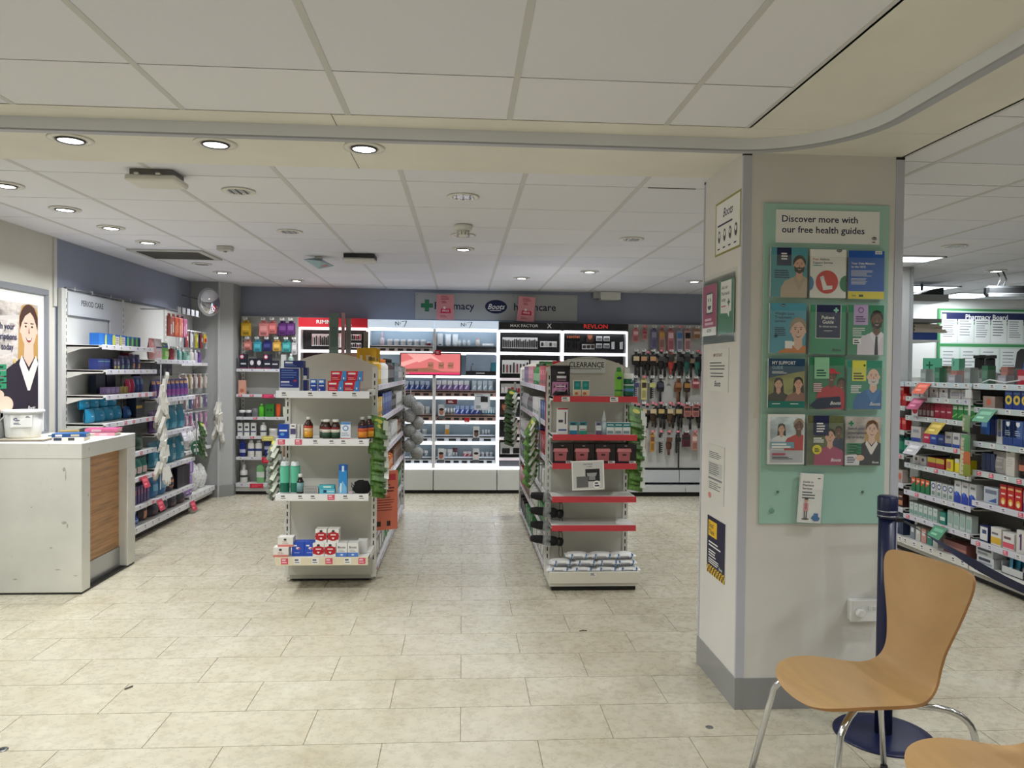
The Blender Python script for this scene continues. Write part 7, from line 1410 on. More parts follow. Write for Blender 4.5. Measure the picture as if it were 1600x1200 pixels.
Q(carton(0.08, 0.13, 0.05, (60, 30, 26), ((0.1, 0.9, 0.1, 0.4, (200, 130, 90)), (0.2, 0.8, 0.6, 0.7, (220, 180, 170)))), 'dark_carton', 'dark brown carton with a peach base in the far narrow bay', 'box', 0.14, 0.362, 3, 0.09)
Q(carton(0.2, 0.22, 0.1, (40, 52, 84), (('t', 'Boots', 0.3, 0.8, 0.2, (200, 206, 220)), ('o', 0.6, 0.5, 0.2, 0.3, (70, 86, 120)))), 'navy_carton', 'large navy carton on the base of the far narrow bay', 'box', 0.27, 0.132)
# middle bay
W1 = carton(0.10, 0.075, 0.06, (206, 206, 206), (('o', 0.5, 0.7, 0.12, 0.14, (60, 60, 70)), ('g', 0.2, 0.45, 0.6, 2, 0.2, 0.08, (150, 150, 156))))
Q(W1, 'tablet_carton', 'small white tablet carton on the second shelf of the medicine run', 'box', 0.50, 1.284, 4, 0.12); Q(carton(0.12, 0.07, 0.06, (190, 188, 186), ((0.1, 0.9, 0.3, 0.7, (150, 150, 156)),)), 'tablet_carton', 'wide grey tablet carton on the second shelf of the medicine run', 'box', 1.0, 1.284, 2, 0.13)
Q(carton(0.085, 0.11, 0.06, (226, 222, 220), (('o', 0.5, 0.5, 0.46, 0.36, (176, 26, 46)), (0.3, 0.7, 0.5, 0.6, (240, 236, 236)))), 'heart_carton', 'white carton with a red disc on the third shelf of the medicine run', 'box', 0.50, 1.129)
Q(carton(0.045, 0.105, 0.06, (110, 24, 34), ((0.1, 0.9, 0.1, 0.5, (170, 150, 146)),)), 'iron_carton', 'slim maroon carton on the third shelf of the medicine run', 'box', 0.575, 1.129, 4, 0.05); Q(carton(0.07, 0.115, 0.06, (150, 24, 50), ((0.1, 0.7, 0.4, 0.5, (210, 170, 176)),)), 'iron_carton', 'crimson carton on the third shelf of the medicine run', 'box', 0.79, 1.129, 3, 0.074)
Q(carton(0.06, 0.12, 0.06, (40, 130, 60), ((0.1, 0.9, 0.65, 0.85, (190, 220, 190)), ('p', ((0, 0.2), (1, 0.45), (1, 0.35), (0, 0.1)), (120, 190, 90)))), 'herbal_carton', 'green herbal carton on the third shelf of the medicine run', 'box', 1.0, 1.129, 4, 0.064)
Q(carton(0.13, 0.12, 0.06, (196, 194, 190), ((0.0, 1.0, 0.0, 0.25, (50, 70, 160)), (0.2, 0.8, 0.6, 0.8, (150, 150, 160)))), 'pain_carton', 'grey and blue carton on the fourth shelf of the medicine run', 'box', 0.52, 0.923); Q(carton(0.09, 0.075, 0.06, (190, 40, 76), ((0.2, 0.8, 0.5, 0.7, (236, 190, 200)),)), 'pain_carton', 'raspberry carton on the fourth shelf of the medicine run', 'box', 0.66, 0.923); Q(carton(0.085, 0.08, 0.06, (40, 76, 170), ((0.2, 0.8, 0.5, 0.7, (150, 180, 226)),)), 'pain_carton', 'cobalt carton on the fourth shelf of the medicine run', 'box', 0.75, 0.923, 2, 0.09); Q(carton(0.08, 0.11, 0.06, (206, 206, 206), ((0.0, 1.0, 0.0, 0.22, (50, 80, 170)), (0.2, 0.8, 0.55, 0.75, (120, 120, 130)))), 'pain_carton', 'white carton with a blue base on the fourth shelf', 'box', 0.93, 0.923, 3, 0.09)
Q(carton(0.085, 0.07, 0.06, (206, 204, 202), (('o', 0.5, 0.6, 0.2, 0.2, (90, 60, 70)),)), 'cold_carton', 'small white carton on the fifth shelf of the medicine run', 'box', 0.53, 0.743, 2, 0.09); Q(carton(0.1, 0.075, 0.06, (170, 40, 50), ((0, 1, 0.5, 1, (196, 176, 60)),)), 'cold_carton', 'yellow and red carton on the fifth shelf of the medicine run', 'box', 0.73, 0.743, 2, 0.105); Q(carton(0.075, 0.085, 0.06, (226, 206, 40), ((0.1, 0.7, 0.2, 0.8, (190, 120, 90)),)), 'cold_carton', 'bright yellow carton with a picture on the fifth shelf', 'box', 0.95, 0.743); Q(carton(0.075, 0.1, 0.06, (230, 214, 40), ((0.0, 1.0, 0.7, 1.0, (206, 206, 206)),)), 'cold_carton', 'bright yellow carton on the fifth shelf', 'box', 1.05, 0.743, 2, 0.08)
OG = carton(0.05, 0.11, 0.05, (36, 120, 76), (('p', ((0, 0.45), (1, 0.75), (1, 1), (0, 1)), (222, 84, 46)), (0.2, 0.8, 0.7, 0.85, (244, 200, 180)))); Q(OG, 'orange_green_carton', 'orange and green carton on the sixth shelf of the medicine run', 'box', 0.50, 0.522, 4, 0.062)
BR_ = carton(0.06, 0.11, 0.05, (206, 210, 210), (('o', 0.5, 0.72, 0.4, 0.2, (36, 60, 120)), ('o', 0.5, 0.72, 0.26, 0.12, (220, 226, 230)), (0.2, 0.8, 0.1, 0.35, (120, 150, 140)))); Q(BR_, 'ring_carton', 'pale carton with a navy ring on the sixth shelf', 'box', 0.76, 0.522, 4, 0.07)
WV = carton(0.075, 0.16, 0.05, (216, 218, 220), (('p', ((0, 0), (1, 0), (1, 0.3), (0.6, 0.5), (0.2, 0.4), (0, 0.5)), (30, 60, 170)), ('o', 0.35, 0.42, 0.2, 0.1, (60, 110, 210)), (0.2, 0.8, 0.75, 0.85, (120, 124, 134)))); Q(WV, 'nasal_spray_carton', 'tall white carton with a blue wave on the sixth shelf', 'box', 1.05, 0.522, 3, 0.082)
Q(carton(0.05, 0.1, 0.05, (200, 212, 208), ((0.1, 0.9, 0.1, 0.4, (120, 170, 160)), (0.3, 0.8, 0.7, 0.85, (150, 180, 176)))), 'plaster_carton', 'small pale mint carton on the seventh shelf', 'box', 0.48, 0.327, 6, 0.062); Q(carton(0.07, 0.09, 0.05, (36, 130, 116), ((0.1, 0.9, 0.3, 0.6, (210, 226, 220)),)), 'plaster_carton', 'teal carton on the seventh shelf', 'box', 0.88, 0.327); Q(carton(0.06, 0.12, 0.05, (190, 204, 200), ((0.1, 0.9, 0.2, 0.8, (150, 180, 172)),)), 'plaster_carton', 'tall grey-green carton on the seventh shelf', 'box', 0.97, 0.327, 4, 0.07)
for i, c in enumerate(((130, 140, 150), (200, 200, 196), (206, 150, 140), (60, 130, 110), (190, 190, 186))): Q(carton(0.06, 0.11, 0.06, c, ((0.2, 0.8, 0.5, 0.8, (220, 220, 220)),)), 'first_aid_carton', ('slate', 'off-white', 'salmon', 'green', 'pale grey')[i] + ' first aid carton on the base of the middle bay', 'box', 0.50+0.075*i, 0.132)
Q(carton(0.26, 0.09, 0.1, (130, 80, 76), ((0, 1, 0.4, 0.6, (170, 120, 110)),)), 'bandage_carton', 'long reddish carton lying on the base of the middle bay', 'box', 1.03, 0.132)
# near bay
NVY1 = carton(0.07, 0.125, 0.06, (26, 56, 140), (('o', 0.5, 0.5, 0.44, 0.26, (226, 200, 70)), ('o', 0.5, 0.5, 0.2, 0.12, (50, 60, 90)), (0.1, 0.9, 0.78, 0.9, (90, 130, 200)))); Q(NVY1, 'vitamin_carton', 'navy carton with a yellow disc on the second near shelf', 'box', 1.55, 1.237, 3, 0.075); Q(carton(0.075, 0.13, 0.06, (30, 62, 130), ((0.1, 0.9, 0.1, 0.3, (60, 110, 120)),)), 'vitamin_carton', 'plain navy carton on the second shelf of the near bay', 'box', 1.78, 1.237, 4, 0.08)
Q(carton(0.12, 0.08, 0.06, (170, 150, 140), (('o', 0.5, 0.5, 0.2, 0.3, (200, 110, 80)),)), 'vitamin_carton', 'low brownish carton on the second shelf of the near bay', 'box', 1.36, 1.237, 1)
Q(carton(0.09, 0.13, 0.06, (40, 90, 170), ((0.1, 0.7, 0.4, 0.7, (130, 180, 226)),)), 'blister_carton', 'mid blue carton behind the mint promotional card', 'box', 1.33, 1.05, 1); Q(carton(0.03, 0.11, 0.06, (24, 40, 110)), 'blister_carton', 'slim navy carton in the row behind the mint card', 'box', 1.40, 1.05, 7, 0.036)
SH = carton(0.085, 0.165, 0.06, (70, 100, 160), (('p', ((0.3, 0.95), (0.7, 0.95), (0.7, 0.82), (0.5, 0.74), (0.3, 0.82)), (226, 232, 240)), (0, 1, 0, 0.3, (40, 70, 140)), ('g', 0.2, 0.6, 0.6, 3, 0.08, 0.03, (190, 204, 226)))); Q(carton(0.055, 0.165, 0.06, (206, 208, 210), ((0.3, 0.8, 0.3, 0.5, (70, 90, 140)),)), 'toothpaste_carton', 'slim white carton on the third shelf of the near bay', 'box', 1.47, 0.79+0.207); Q(SH, 'denture_carton', 'steel blue carton with a white shield on the third near shelf', 'box', 1.55, 0.997, 3, 0.092); Q(carton(0.085, 0.17, 0.06, (30, 80, 170), (('p', ((0.2, 0.95), (0.8, 0.95), (0.8, 0.82), (0.5, 0.72), (0.2, 0.82)), (236, 240, 244)), (0, 1, 0, 0.3, (50, 150, 120)))), 'denture_carton', 'royal blue and green shield carton on the third near shelf', 'box', 1.84, 0.997, 4, 0.09)
Q(carton(0.08, 0.19, 0.06, (210, 206, 198), ((0.1, 0.5, 0.8, 0.85, (110, 110, 110)), ('g', 0.1, 0.6, 0.7, 4, 0.08, 0.02, (170, 166, 160)))), 'supplement_carton', 'tall cream carton on the fourth shelf of the near bay', 'box', 1.58, 0.792); Q(bottle(0.037, 0.19, (24, 20, 20), (210, 204, 200), (0.25, 0.62, (196, 120, 96), (60, 36, 30)), 0.76, 0.75, 0.86), 'tonic_bottle', 'black bottle with a copper label on the fourth shelf', 'bottle', 1.67, 0.792, 5, 0.085); Q(pouch(0.15, 0.15, 0.05, (176, 172, 168), ((0.2, 0.8, 0.2, 0.7, (150, 146, 142)),)), 'grey_pouch', 'grey pouch leaning on the fourth shelf of the near bay', 'pouch', 1.46, 0.792); Q(carton(0.04, 0.12, 0.06, (50, 60, 90)), 'slim_carton', 'slim slate carton at the left of the fourth shelf', 'box', 1.32, 0.80, 3, 0.045)
Q(carton(0.14, 0.11, 0.06, (190, 198, 208), ((0.1, 0.9, 0.6, 0.85, (110, 120, 140)), ('p', ((0.3, 0.1), (0.9, 0.4), (0.9, 0.1)), (60, 90, 160)))), 'pain_gel_carton', 'pale blue wide carton on the fifth shelf of the near bay', 'box', 1.40, 0.577); FI = carton(0.062, 0.15, 0.05, (196, 34, 36), (('o', 0.5, 0.25, 0.34, 0.16, (236, 170, 60)), ('o', 0.5, 0.2, 0.2, 0.1, (250, 236, 200)), (0.1, 0.9, 0.8, 0.9, (236, 180, 120)), (0.2, 0.8, 0.55, 0.62, (240, 210, 200)))); Q(FI, 'heat_patch_carton', 'red carton with a flame on the fifth shelf', 'box', 1.52, 0.577, 3, 0.07); Q(carton(0.062, 0.14, 0.05, (150, 150, 150), ((0, 1, 0, 0.4, (96, 70, 130)),)), 'heat_patch_carton', 'grey and violet carton on the fifth shelf', 'box', 1.735, 0.577); Q(carton(0.065, 0.14, 0.05, (160, 158, 154), ((0, 1, 0.1, 0.5, (220, 130, 50)),)), 'heat_patch_carton', 'grey and orange carton on the fifth shelf', 'box', 1.81, 0.577, 4, 0.075)
Q(carton(0.085, 0.11, 0.07, (30, 40, 90), ((0.06, 0.94, 0.08, 0.92, (226, 228, 230)), (0.3, 0.8, 0.5, 0.75, (60, 70, 120)))), 'stomach_carton', 'white carton with a navy edge on the sixth shelf of the near bay', 'box', 1.34, 0.30); Q(carton(0.10, 0.12, 0.07, (224, 222, 216), ((0, 1, 0.08, 0.45, (222, 180, 50)), (0.1, 0.7, 0.6, 0.72, (110, 110, 120)))), 'stomach_carton', 'white and yellow carton on the sixth shelf of the near bay', 'box', 1.46, 0.30); Q(carton(0.105, 0.11, 0.07, (224, 222, 220), ((0, 1, 0.08, 0.4, (222, 90, 110)), (0.1, 0.7, 0.6, 0.75, (110, 80, 90)))), 'stomach_carton', 'white and pink carton on the sixth shelf of the near bay', 'box', 1.58, 0.30); Q(carton(0.075, 0.15, 0.06, (218, 214, 212), ((0.42, 0.62, 0.15, 0.85, (90, 40, 100)), (0.3, 0.45, 0.7, 0.8, (90, 40, 100)))), 'numeral_carton', 'white carton with a big purple numeral on the sixth shelf', 'box', 1.69, 0.30, 2, 0.085); Q(pouch(0.13, 0.12, 0.06, (140, 90, 170), ((0.2, 0.8, 0.3, 0.7, (226, 210, 236)),)), 'purple_pack', 'purple and white pack on the sixth shelf of the near bay', 'pack', 1.88, 0.30, 2, 0.13)
Q(carton(0.17, 0.065, 0.1, (206, 210, 214), ((0.1, 0.8, 0.5, 0.8, (50, 60, 80)), (0.1, 0.9, 0.15, 0.35, (150, 156, 166)))), 'steriliser_carton', 'white lettered carton on the base of the near bay, lower', 'box', 1.36, 0.132); Q(carton(0.17, 0.1, 0.1, (210, 216, 222), ((0.1, 0.9, 0.6, 0.9, (40, 50, 70)), (0.1, 0.9, 0.35, 0.5, (60, 70, 90)), (0.1, 0.7, 0.1, 0.25, (150, 156, 166)))), 'steriliser_carton', 'white lettered carton on the base of the near bay, upper', 'box', 1.35, 0.198)
t = thing('sachet_crate', 'open white tray of blue sachets on the base of the near bay', 'tray', RF.p(1.62, f+0.0, 0.132), R(-90))
MB().box(-0.1, 0.1, 0, 0.004, 0, 0.05, M((206, 208, 208))).box(-0.1, 0.1, 0.1, 0.104, 0, 0.1, M((206, 208, 208))).box(-0.1, -0.096, 0, 0.1, 0, 0.08, M((200, 202, 202))).box(0.096, 0.1, 0, 0.1, 0, 0.08, M((200, 202, 202))).box(-0.1, 0.1, 0, 0.1, 0, 0.004, M((200, 202, 202))).obj('tray', t)
for i in range(4): mk('sachet', pouch(0.09, 0.12, 0.02, (60, 150, 190), ((0.1, 0.9, 0.1, 0.4, (210, 226, 232)),)), t, (-0.04+0.025*i, 0.012+0.02*i, 0.006), 0.3*(i-1.5))
Q(pouch(0.13, 0.07, 0.06, (40, 110, 190), ((0.1, 0.9, 0.2, 0.6, (216, 226, 236)),)), 'wipes_pack', 'blue soft pack lying on the base of the near bay', 'pack', 1.80, 0.132, 3, 0.14)
# clip strip of seed bags between the bays
t = thing('seed_bag_strip', 'clip strip of small green and orange bags between the medicine bays', 'clip strip', RF.p(1.25, -RD-0.04, 1.33), R(-90)); MB().box(-0.012, 0.012, 0.006, 0.008, -0.58, 0.05, M((206, 210, 206), 0.2)).obj('strip', t); MB().box(-0.035, 0.03, -0.002, 0.0, -0.03, 0.03, M((214, 216, 214))).obj('header_label', t)
for i, (z, c) in enumerate(((-0.27, (120, 150, 110)), (-0.41, (90, 140, 96)), (-0.50, (190, 110, 70)), (-0.585, (140, 150, 60)))): mk('bag', pouch(0.10, 0.12, 0.03, c, ((0.1, 0.5, 0.1, 0.8, (196, 190, 160)),)), t, (0.0, -0.03, z), 0.1*(i-1))
# things on top of the run
for x0, x1 in ((0.3, 1.22), (1.28, 2.1)):
    solo(MB().box(0, x1-x0, 0, 0.004, 0, 0.11, AC).box(0, 0.004, -0.12, 0, 0, 0.1, AC).box(x1-x0-0.004, x1-x0, -0.12, 0, 0, 0.1, AC), 'acrylic_guard', 'clear acrylic guard on the medicine shelf top, %s' % ('farther' if x0 < 1 else 'nearer'), 'guard', RF.p(x0, -0.26, 1.402), R(-90))
rr = random.Random(21)
for i in range(12):
    c = ((190, 180, 176), (150, 160, 156), (206, 206, 204), (60, 120, 90), (196, 120, 110), (170, 170, 176))[i % 6]; h = rr.uniform(0.06, 0.13)
    Q(carton(round(0.06+0.01*(i % 3), 3), round(h, 3), 0.06, c, ((0.1, 0.9, 0.3, 0.7, tuple(min(255, q+30) for q in c)),)), 'spare_carton', ('mushroom', 'sage grey', 'white', 'green', 'salmon', 'lavender grey')[i % 6] + ' spare carton on the medicine shelf top, ' + ('far' if i < 6 else 'near') + ' half', 'box', 0.40+0.09*i+rr.uniform(-0.01, 0.01), 1.402, 1, 0, -0.30 if i % 2 else -0.22)
Q(carton(0.09, 0.19, 0.05, (110, 190, 160), (('o', 0.3, 0.8, 0.06, 0.05, (20, 90, 60)), (0.25, 0.35, 0.7, 0.9, (20, 110, 70)))), 'mint_leaflet_box', 'tall mint green leaflet box with a dark cross on the shelf top', 'box', 0.62, 1.402, 1, 0, -0.12)
MBc = MB().tube([(0, 0, 0.01), (0.1, -0.02, 0.03), (0.22, 0.0, 0.012), (0.4, -0.03, 0.03)], 0.005, M((226, 228, 230)), 6); solo(MBc, 'white_cable', 'loose white cable lying on the medicine shelf top', 'cable', RF.p(1.25, -0.34, 1.402), R(-90))
# black hearing loop board leaning on the top
t = thing('hearing_loop_board', 'black portable hearing loop unit with a blue ear sign', 'hearing loop', RF.p(1.47, -0.16, 1.402), R(-55))
b = MB(); b.prism([(-0.105, 0.0), (0.105, 0.0), (0.105, 0.235), (0.085, 0.26), (-0.085, 0.26), (-0.105, 0.235)], 0.0, 0.03, M((34, 35, 38), 0.45)); o = b.obj('body', t); o.rotation_euler = (R(-18), 0, 0)
b = MB(); b.prism([(-0.04, 0.205), (0.04, 0.205), (0.04, 0.232), (-0.04, 0.232)], -0.001, 0.0, M((190, 192, 190))); b.rect(-0.055, 0.02, 0.07, 0.16, -0.001, M((36, 86, 190))); b.ell(-0.02, 0.125, 0.02, 0.026, -0.0014, WH).ell(-0.016, 0.122, 0.011, 0.016, -0.0018, M((36, 86, 190))).poly([(-0.05, 0.085), (-0.042, 0.08), (0.012, 0.15), (0.004, 0.155)], -0.0022, WH); b.rect(-0.05, 0.015, 0.05, 0.064, -0.001, M((60, 120, 200))); b.rect(0.06, 0.085, 0.13, 0.19, -0.001, M((200, 202, 200)))
o = b.obj('front_sign', t); o.rotation_euler = (R(-18), 0, 0)
Q(carton(0.08, 0.1, 0.04, (190, 40, 60), ((0.1, 0.9, 0.3, 0.6, (236, 180, 186)),)), 'red_leaflet_box', 'red leaflet box in front of the black hearing loop unit', 'box', 1.56, 1.402, 1, 0, -0.29)
# ================================================================ DISPENSARY BEYOND
def d_board(p):
    g = M((64, 140, 84)); p.rect(0, 1, 0, 2, g).rect(0.02, 0.98, 0.02, p.h-0.02, M((190, 210, 196)))
    p.rect(0.03, 0.98, p.h-0.115, p.h-0.035, NV).text('Pharmacy Board', 0.46, p.h-0.094, 0.062, WH, 'c', 1.0); p.rect(0.035, 0.075, p.h-0.1, p.h-0.05, WH).rect(0.90, 0.94, p.h-0.1, p.h-0.05, WH)
    p.rect(0.02, 0.98, p.h-0.145, p.h-0.12, g)
    for i in range(6):
        u = 0.03+0.158*i; p.rect(u, u+0.148, 0.37, 0.585, M((222, 224, 222))); p.greek(u+0.015, 0.57, 0.115, 6 if i % 2 else 8, 0.025 if i % 2 else 0.02, 0.007, M((120, 124, 130)) if i != 3 else M((40, 44, 48)), i)
    p.rect(0.02, 0.98, 0.335, 0.36, g)
    for i in range(5): u = 0.03+0.19*i; p.rect(u, u+0.17, 0.06, 0.32, M((214, 218, 216))).greek(u+0.02, 0.29, 0.12, 5, 0.03, 0.008, M((130, 134, 140)), i+7)
flat('green-framed notice board titled pharmacy board on the dispensary wall', 'pharmacy_board', 'notice board', 5.89, 7.25, 1.36, 2.285, 9.07, d_board, 0.02, M((64, 140, 84)))
t = thing('dispensary_shelf', 'white dispensary shelving with paper stacks behind the column', 'shelving unit', (4.60, 7.55, 0)); MB().box(-0.3, 0.0, 0, 0.4, 0, 2.05, M((200, 202, 200))).obj('side_unit', t); MB().box(-0.3, 0.34, 0, 0.45, 2.0, 2.04, M((150, 152, 150))).obj('top_shelf', t); MB().box(0.0, 0.32, 0.0, 0.45, 1.80, 1.82, M((206, 206, 204))).obj('shelf', t); MB().box(-0.3, 0.34, 0, 0.45, 1.40, 1.43, M((206, 206, 204))).obj('shelf', t); MB().box(-0.3, 0.34, 0, 0.45, 0.0, 1.40, M((196, 198, 196))).obj('cupboard', t)
solo(MB().box(0, 0.28, 0, 0.25, 0, 0.075, M((30, 60, 130))), 'blue_file', 'flat blue box file on the dispensary shelf', 'box file', (4.62, 7.56, 1.822))
for i in range(5): solo(MB().box(0, 0.36-0.02*i, 0, 0.26, 0, 0.018, M((206-6*i, 194-6*i, 176-6*i))), 'paper_stack', 'stack of buff papers on the blue box file, %s layer' % ('lowest', 'second', 'third', 'fourth', 'top')[i], 'papers', (4.66+0.012*(i % 2), 7.58, 1.897+0.0185*i), R(2*(i % 3)))
solo(MB().box(0, 0.20, 0, 0.01, 0, 0.20, M((96, 186, 150))).rect(0.03, 0.1, 0.12, 0.135, -0.0005, M((20, 100, 64))).rect(0.058, 0.072, 0.09, 0.165, -0.0006, M((20, 100, 64))), 'mint_folder', 'mint green folder with a dark cross on the dispensary shelf', 'folder', (4.72, 7.5, 1.432))
for i in range(4): solo(MB().box(0, 0.22, 0, 0.2, 0, 0.03, M((150-10*i, 120-8*i, 90-6*i))), 'brown_envelope', 'brown envelope pile beside the mint folder, %s' % ('lowest', 'second', 'third', 'top')[i], 'envelope', (4.98, 7.5, 1.431+0.031*i), R(4*i))
MB().box(-0.3, 1.2, -0.35, 0.45, 1.39, 1.43, M((206, 206, 202))).obj('work_top', t)
t = thing('dispensary_desk', 'dispensary desk below the pharmacy board', 'desk', (5.9, 8.3, 0)); MB().box(-0.3, 1.5, 0, 0.7, 0.86, 0.9, M((206, 206, 202))).obj('top', t); MB().box(-0.28, 1.48, 0.05, 0.68, 0, 0.86, M((190, 192, 190))).obj('carcass', t)
for i, x in enumerate((4.86, 4.97)):
    t = thing('tape_dispenser', 'black upright rack on the dispensary worktop, %s of two' % ('left', 'right')[i], 'rack', (x+0.35, 7.3, 1.43)); MB().cbox(-0.03, 0.03, 0, 0.08, 0, 0.2, 0.006, M((20, 20, 22))).obj('post', t); MB().cbox(-0.045, 0.03, -0.02, 0.08, 0.2, 0.235, 0.006, M((24, 24, 26))).obj('cap', t)
solo(MB().cbox(-0.09, 0.09, 0, 0.16, 0, 0.06, 0.012, M((22, 22, 24))).cbox(-0.05, 0.06, 0.03, 0.12, 0.06, 0.1, 0.012, M((26, 26, 28))), 'label_printer', 'low black label printer on the dispensary worktop', 'printer', (5.52, 7.3, 1.43))
t = thing('hanging_monitor', 'long dark monitor hanging from the dispensary ceiling', 'monitor', (5.16, 6.6, 2.18), R(-8)); MB().cbox(-0.40, 0.40, -0.03, 0.05, 0.0, 0.10, 0.02, M((46, 48, 50), 0.35)).obj('housing', t); MB().cbox(-0.39, 0.4, -0.034, -0.01, -0.006, 0.03, 0.004, M((110, 114, 116), 0.3)).obj('front_strip', t)
for x in (-0.30, -0.25): MB().tube([(x, 0.0, 0.09), (x+0.03, 0, 0.16), (x, 0, 0.228)], 0.007, M((70, 72, 74)), 6).obj('bracket', t)
t = thing('wall_unit', 'dark wedge-shaped unit on a grey ledge high in the dispensary', 'appliance', (4.78, 7.6, 2.26)); MB().prism([(-0.14, 0.02), (0.14, 0.02), (0.14, 0.1), (0.05, 0.08)], -0.1, 0.15, M((30, 31, 34))).obj('housing', t); MB().box(-0.2, 0.17, -0.14, 0.2, -0.05, 0.02, M((150, 152, 150))).obj('ledge', t)
MB().tube([(0.0, 0.05, 0.08), (0.0, 0.05, 0.147)], 0.012, M((90, 92, 94))).obj('hanger', t)
# fluorescent panels
def panel(x, y, w, d, label, watts):
    t = thing('light_panel', label, 'ceiling light', (x, y, CEIL)); 
    for a in ((-w/2, w/2, -d/2, -d/2+0.015), (-w/2, w/2, d/2-0.015, d/2), (-w/2, -w/2+0.015, -d/2, d/2), (w/2-0.015, w/2, -d/2, d/2)): MB().box(*a, -0.012, 0.0, M((206, 208, 208))).obj('frame_bar', t)
    MB().box(-w/2+0.015, w/2-0.015, -d/2+0.015, d/2-0.015, -0.008, -0.002, M((236, 246, 255), 0.5, emit=4.0, name='fluorescent_diffuser')).obj('diffuser', t)
    ld = bpy.data.lights.new('panel_light', 'AREA'); ld.shape = 'RECTANGLE'; ld.size = w-0.04; ld.size_y = d-0.04; ld.energy = watts; ld.color = (0.92, 0.97, 1.0)
    lo = bpy.data.objects.new('panel_beam', ld); COL.objects.link(lo); lo.parent = t; lo.location = (0, 0, -0.02)
panel(3.62, 5.97, 0.44, 0.30, 'lit fluorescent panel just right of the column', 5); panel(5.95, 8.65, 0.58, 0.58, 'large lit panel above the pharmacy board', 9); panel(5.0, 8.05, 0.58, 0.58, 'lit panel deep in the dispensary, left', 7); panel(6.8, 6.8, 0.58, 0.58, 'lit panel deep in the dispensary, right', 9)
# ================================================================ FITTINGS ON THE CEILING
WP = M((214, 213, 206), 0.45)
t = thing('wireless_unit', 'white wireless access point hanging under the ceiling, nearest the viewer', 'ceiling unit', (-1.50, 3.83, CEIL)); MB().cbox(-0.12, 0.12, -0.09, 0.09, -0.058, -0.028, 0.008, WP).obj('cover', t); MB().box(-0.10, 0.10, -0.075, 0.075, -0.028, 0.0, M((110, 108, 104))).obj('mount', t)
for x in (-0.07, 0.03): MB().box(x, x+0.02, -0.10, 0.06, -0.03, -0.022, WP).obj('bracket', t)
t = thing('wireless_unit', 'white wireless access point above the left run, farther from the viewer', 'ceiling unit', (-0.86, 6.40, CEIL)); MB().cbox(-0.13, 0.13, -0.10, 0.10, -0.065, -0.035, 0.01, WP).obj('cover', t); MB().box(-0.125, 0.125, -0.095, 0.095, -0.035, -0.004, M((40, 40, 42))).obj('mount', t)
t = thing('smoke_detector', 'round white smoke detector in the centre of the ceiling', 'smoke detector', (-0.005, 4.99, CEIL)); MB().lathe([(0.0, -0.075), (0.025, -0.074), (0.04, -0.06), (0.042, -0.035)], WP, 20).obj('sensor', t); MB().lathe([(0.042, -0.036), (0.055, -0.03), (0.058, -0.012), (0.058, 0.0)], WP, 20).obj('base', t)
s = MB()
for i in range(10): a = 2*math.pi*i/10; s.box(0.038*math.cos(a)-0.003, 0.038*math.cos(a)+0.003, 0.038*math.sin(a)-0.003, 0.038*math.sin(a)+0.003, -0.066, -0.04, M((120, 120, 118)))
s.obj('vent_ring', t)
t = thing('sensor_box', 'small white sensor box on the ceiling above the air grille', 'sensor', (-1.87, 6.10, CEIL)); MB().cbox(-0.055, 0.055, -0.04, 0.04, -0.035, 0, 0.004, M((190, 189, 182))).obj('cover', t); MB().lathe([(0.016, -0.038), (0.012, -0.046), (0, -0.047)], M((160, 160, 156)), 12).obj('lens', t)
t = thing('exit_sign', 'crystal-shaped hanging emergency sign over the left run', 'exit sign', (-1.23, 6.55, CEIL-0.02), R(20))
MB().add([(-0.13, 0, -0.01), (0.13, 0, -0.05), (0, -0.09, -0.03), (0, 0.09, -0.03), (0, 0, -0.085), (0, 0, 0.012)], [(0, 2, 4), (2, 1, 4), (1, 3, 4), (3, 0, 4), (2, 0, 5), (1, 2, 5), (3, 1, 5), (0, 3, 5)], M((170, 196, 204), 0.08)).obj('diffuser', t); MB().box(-0.03, 0.03, -0.02, 0.02, 0.0, 0.02, WP).obj('mount', t)
MB().add([(0.02, -0.045, -0.045), (0.075, -0.03, -0.052), (0.06, -0.02, -0.062), (0.015, -0.032, -0.064)], [(0, 1, 2, 3)], M((220, 120, 130))).obj('red_mark', t)
t = thing('air_grille', 'dark rectangular air grille set into the ceiling by the left wall', 'air grille', (-2.42, 6.58, CEIL)); 
for a in ((-0.30, 0.30, -0.26, -0.215), (-0.30, 0.30, 0.215, 0.26), (-0.30, -0.25, -0.215, 0.215), (0.25, 0.30, -0.215, 0.215)): MB().box(*a, -0.012, 0.0, M((190, 190, 184), 0.5)).obj('frame_bar', t)
MB().box(-0.25, 0.25, -0.215, 0.215, -0.004, -0.001, M((34, 33, 30))).obj('duct', t)
for i in range(9): o = MB().box(-0.25, 0.25, -0.004, 0.004, -0.01, 0.004, M((70, 68, 62))).obj('slat', t, (0, -0.18+0.045*i, -0.006)); o.rotation_euler = (R(35), 0, 0)
